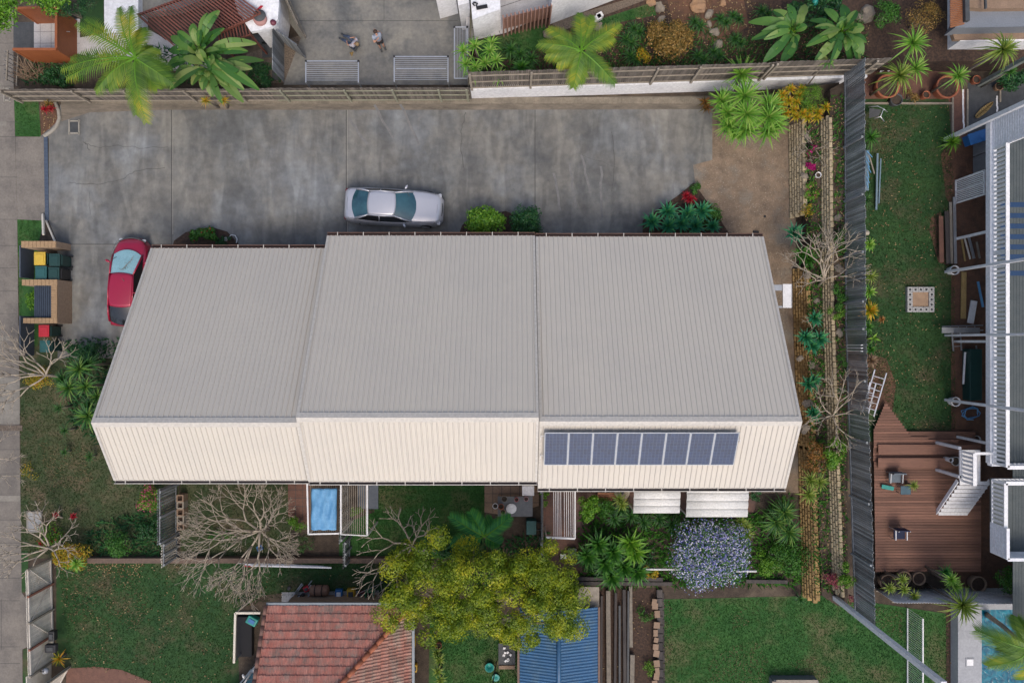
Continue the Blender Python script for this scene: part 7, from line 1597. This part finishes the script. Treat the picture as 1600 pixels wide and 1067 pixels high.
shrub('rounded tree covered in lilac and white flowers beside the wider awning', 1107, 862, 1.9, 2.05, 1.75, 'L_bush', 8500, .10, 40, fl='L_purple', nf=7600, fs=.085, name='flowering_tree', cat='tree')
yucca('variegated yellow dracaenas right of the lilac tree', [(1158, 815, 1.5), (1168, 835, 1.5), (1165, 822, 1.3)], 'L_yucca_dull', 'dracaena', 'plant', .42, 40, 1.5, .045); shrub('dark green bush in the gap right of the wider awning', 1183, 772, .9, .4, .35, 'L_bush_dk', 700, .08, 8)
b = MB(); b.tube([W(988, 889, .9), W(1062, 889, .9)], .05, 8); b.tube([W(1150, 892, .9), W(1182, 892, .9)], .05, 8); tag(b.build('white_pipe', M['white_metal'], smooth=True), 'white horizontal pipe running behind the lilac flowered tree', 'pipe')
for (y0_, lb, x0_, x1_) in ((903, 'upper dark sleeper at the rear boundary left of the spear leaves', 900, 1035), (910, 'lower dark sleeper at the rear boundary left of the spear leaves', 880, 1050), (907, 'dark sleeper at the rear boundary right of the lilac tree', 1165, 1230)):
    b = MB(); b.beam(W(x0_, y0_, .2), W(x1_, y0_+1, .2), .18, .2); tag(b.build('boundary_sleeper', M['dark_timber']), lb, 'sleeper')
yucca('yellow green dracaena below the small pots at the middle lawn', [(686, 1030, 1.0), (684, 1048, 1.1), (688, 1062, .9), (683, 1020, .8)], 'L_yucca_dull', 'dracaena', 'plant', .42, 30, 1.0, .07, prof='lance')
shrub('weeds sprouting between the dark edging blocks', 1010, 960, .35, .5, .6, 'L_bush', 400, .09, 8, name='weed_patch', cat='plant'); shrub('light weeds lower between the dark edging blocks', 1015, 1045, .35, .4, .5, 'L_bush_lt', 300, .09, 8, name='weed_patch', cat='plant')
rk = random.Random(4)
places = ['beside the cream wall top', 'near the magenta flowers', 'under the first bare frangipani', 'above the triple agave', 'left of the triple agave', 'below the triple agave', 'by the second bare frangipani', 'near the shaded agave', 'against the grey fence by the ferns', 'against the grey fence near the frangipani', 'at the fence foot halfway down', 'on the upper terrace below the slats']
for k, (x, y) in enumerate(((1262, 215), (1258, 275), (1262, 430), (1276, 470), (1250, 560), (1268, 570), (1262, 630), (1258, 670), (1311, 420), (1309, 340), (1312, 520), (1314, 610))):
    up = x > 1300; s = rk.uniform(.35, .55); bm = bmesh.new(); bmesh.ops.create_icosphere(bm, subdivisions=2, radius=s*.5)
    for v in bm.verts: nz_ = noise.noise(v.co*3/s+Vector((k*5, 3, 0))); v.co = Vector((v.co.x*(.8+.4*nz_), v.co.y*(1.1+.4*nz_), v.co.z*.45))
    me = bpy.data.meshes.new('garden_rock'); bm.to_mesh(me); bm.free(); me.materials.append(M['rock']); q = bpy.data.objects.new('garden_rock', me); C.objects.link(q); q.location = W(x, y, 1.62 if up else 1.02); q.rotation_euler = (0, 0, k*1.3); tag(q, 'flat grey rock on the terraces '+places[k], 'rock')
# ---------------------------------------------------------------- grass blades, litter, pebbles (uncountable)
def inside(poly, x, y):
    r = False; j = len(poly)-1
    for i in range(len(poly)):
        xi, yi = poly[i]; xj, yj = poly[j]
        if (yi > y) != (yj > y) and x < (xj-xi)*(y-yi)/(yj-yi)+xi: r = not r
        j = i
    return r
def scatter(name, polys, dens, m, z=0.01, h=.07, w=.022, flat=False, skip=None, ox=0.0):
    b = MB()
    for poly in polys:
        q = wp(poly, z); x0, x1 = max(-27.5, min(p[0] for p in q)), min(27.5, max(p[0] for p in q)); y0, y1 = max(-18.5, min(p[1] for p in q)), min(18.5, max(p[1] for p in q))
        for _ in range(int((x1-x0)*(y1-y0)*dens)):
            x, y = random.uniform(x0, x1), random.uniform(y0, y1)
            nv = noise.noise(Vector((x*.9, y*.9, 3)))
            if skip is not None and nv > skip: continue
            if not inside(q, x, y): continue
            a = random.uniform(0, 6.283); d = Vector((math.cos(a), math.sin(a), 0))
            if flat: 
                l = h*random.uniform(.6, 1.3); b.leaf(Vector((x, y, z+random.uniform(.005, .03))), (d+Vector((0, 0, random.uniform(-.1, .25)))), Vector((random.gauss(0, .2), random.gauss(0, .2), 1)), l, w)
            else:
                l = h*random.uniform(.5, 1.4); s = Vector((-d.y, d.x, 0))*w; p = Vector((x, y, z)); t_ = p+d*l*.7+Vector((0, 0, l*.75)); b.add([p-s, p+s, t_], [(0, 1, 2)])
    o = b.build(name, m); tag(o, kind='stuff'); return o
scatter('grass', [[(1352, 160), (1482, 160), (1490, 300), (1492, 690), (1430, 685), (1385, 625), (1352, 600)]], 260, M['L_grass'], skip=None)
scatter('grass', [[(90, 876), (600, 876), (600, 925), (480, 925), (370, 950), (360, 1067), (235, 1067), (190, 1046), (110, 1042)]], 240, M['L_grass'], skip=None)
scatter('grass', [[(1037, 938), (1290, 932), (1480, 962), (1480, 1075), (1037, 1075)]], 280, M['L_grass_br'], skip=None)
scatter('grass', [[(590, 757), (757, 757), (757, 840), (560, 870), (560, 820)], [(690, 960), (810, 960), (810, 1075), (690, 1075)]], 300, M['L_grass_br'])
scatter('grass', [[(24, 145), (60, 158), (62, 213), (26, 213)], [(28, 345), (62, 345), (58, 380), (36, 380), (34, 545), (31, 545)], [(745, 64), (790, 55), (852, 40), (856, 70), (800, 92), (745, 100)]], 300, M['L_grass_br'])
scatter('grass', [[(32, 550), (150, 600), (200, 750), (275, 758), (270, 865), (34, 865)], [(284, 755), (450, 755), (450, 868), (284, 868)]], 240, M['L_grass_ol'], skip=None)
o = scatter('grass', [[(917, 38), (1020, 6), (1024, 22), (942, 42)], [(745, 64), (790, 56), (850, 40), (854, 68), (800, 90)]], 260, M['L_grass_br'], z=tz+.01)
scatter('leaf_litter', [[(90, 880), (600, 880), (370, 950), (360, 1067), (235, 1067), (110, 1042)]], 5, M['L_litter'], h=.09, w=.05, flat=True, z=.04)
scatter('leaf_litter', [[(140, 876), (225, 876), (220, 900), (170, 905)], [(63, 160), (86, 160), (92, 185), (70, 212)]], 90, M['L_litter'], h=.09, w=.05, flat=True, z=.03)
scatter('leaf_litter', [[(1040, 0), (1160, 0), (1360, 30), (1350, 110), (960, 118), (870, 100), (960, 45)]], 45, M['L_litter'], h=.10, w=.05, flat=True, z=tz+.01)
scatter('leaf_litter', [[(1257, 195), (1282, 195), (1290, 690), (1300, 925), (1272, 925), (1262, 690)]], 60, M['L_litter'], h=.10, w=.05, flat=True, z=1.01)
scatter('leaf_litter', [[(1299, 150), (1322, 150), (1322, 925), (1312, 925)]], 70, M['L_litter'], h=.10, w=.06, flat=True, z=1.61)
scatter('leaf_litter', [[(905, 930), (1035, 930), (1035, 1075), (905, 1075)], [(1479, 940), (1491, 940), (1491, 1070), (1479, 1070)], [(1350, 165), (1490, 165), (1490, 690), (1352, 640)]], 7, M['L_litter'], h=.10, w=.05, flat=True, z=.03)
scatter('loose_gravel', [[(1085, 260), (1113, 252), (1115, 210), (1228, 210), (1232, 760), (1180, 700), (1180, 400), (1138, 366)]], 70, leafmat('gravel chip', [(.12, .09, .07), (.26, .2, .15), (.42, .36, .28)], 0, .9), h=.05, w=.035, flat=True, z=.028)
for polys, z_, dn, mm, hh, w_ in (
    ([[(905, 800), (1180, 800), (1235, 770), (1255, 915), (905, 915)]], .02, 75, 'L_bush', .34, .05),
    ([[(895, 45), (1040, 35), (1160, 60), (1350, 20), (1350, 112), (745, 128), (745, 75), (860, 78)]], tz+.01, 60, 'L_fern', .34, .03),
    ([[(1257, 195), (1280, 195), (1290, 690), (1300, 925), (1272, 925), (1262, 690)]], 1.01, 62, 'L_bush', .24, .04),
    ([[(1299, 150), (1320, 150), (1322, 925), (1312, 925)]], 1.61, 50, 'L_bush', .24, .04),
    ([[(100, 530), (240, 530), (165, 700), (110, 660)], [(150, 815), (258, 790), (262, 865), (120, 868)], [(620, 850), (860, 830), (860, 925), (620, 905)], [(40, 95), (118, 100), (118, 133), (35, 133)], [(225, 70), (440, 110), (440, 130), (225, 134)]], .02, 70, 'L_bush_dk', .30, .045)):
    scatter('ground_cover', polys, dn, M[mm], z=z_, h=hh, w=w_)
scatter('dry_grass', [[(1110, 1067), (1105, 1035), (1150, 1005), (1180, 1000), (1200, 1030), (1190, 1075)], [(1140, 960), (1165, 950), (1170, 975), (1145, 985)], [(1230, 1035), (1270, 1025), (1300, 1045), (1280, 1067)], [(1036, 938), (1050, 938), (1050, 1070), (1036, 1070)], [(1290, 935), (1410, 955), (1410, 1000), (1330, 960)], [(95, 880), (150, 880), (170, 930), (130, 985), (98, 960)], [(160, 905), (215, 900), (240, 950), (205, 985), (165, 950)], [(150, 960), (175, 968), (172, 1000), (150, 990)], [(130, 1015), (165, 1010), (180, 1035), (140, 1040)], [(1352, 520), (1395, 560), (1400, 600), (1375, 610), (1352, 590)], [(1365, 175), (1400, 180), (1395, 260), (1370, 250)], [(60, 690), (140, 700), (150, 750), (80, 770)]], 95, leafmat('dry grass blade', [(.10, .085, .04), (.20, .16, .08), (.30, .24, .14)], .2, .8), z=.012, h=.08, w=.024)
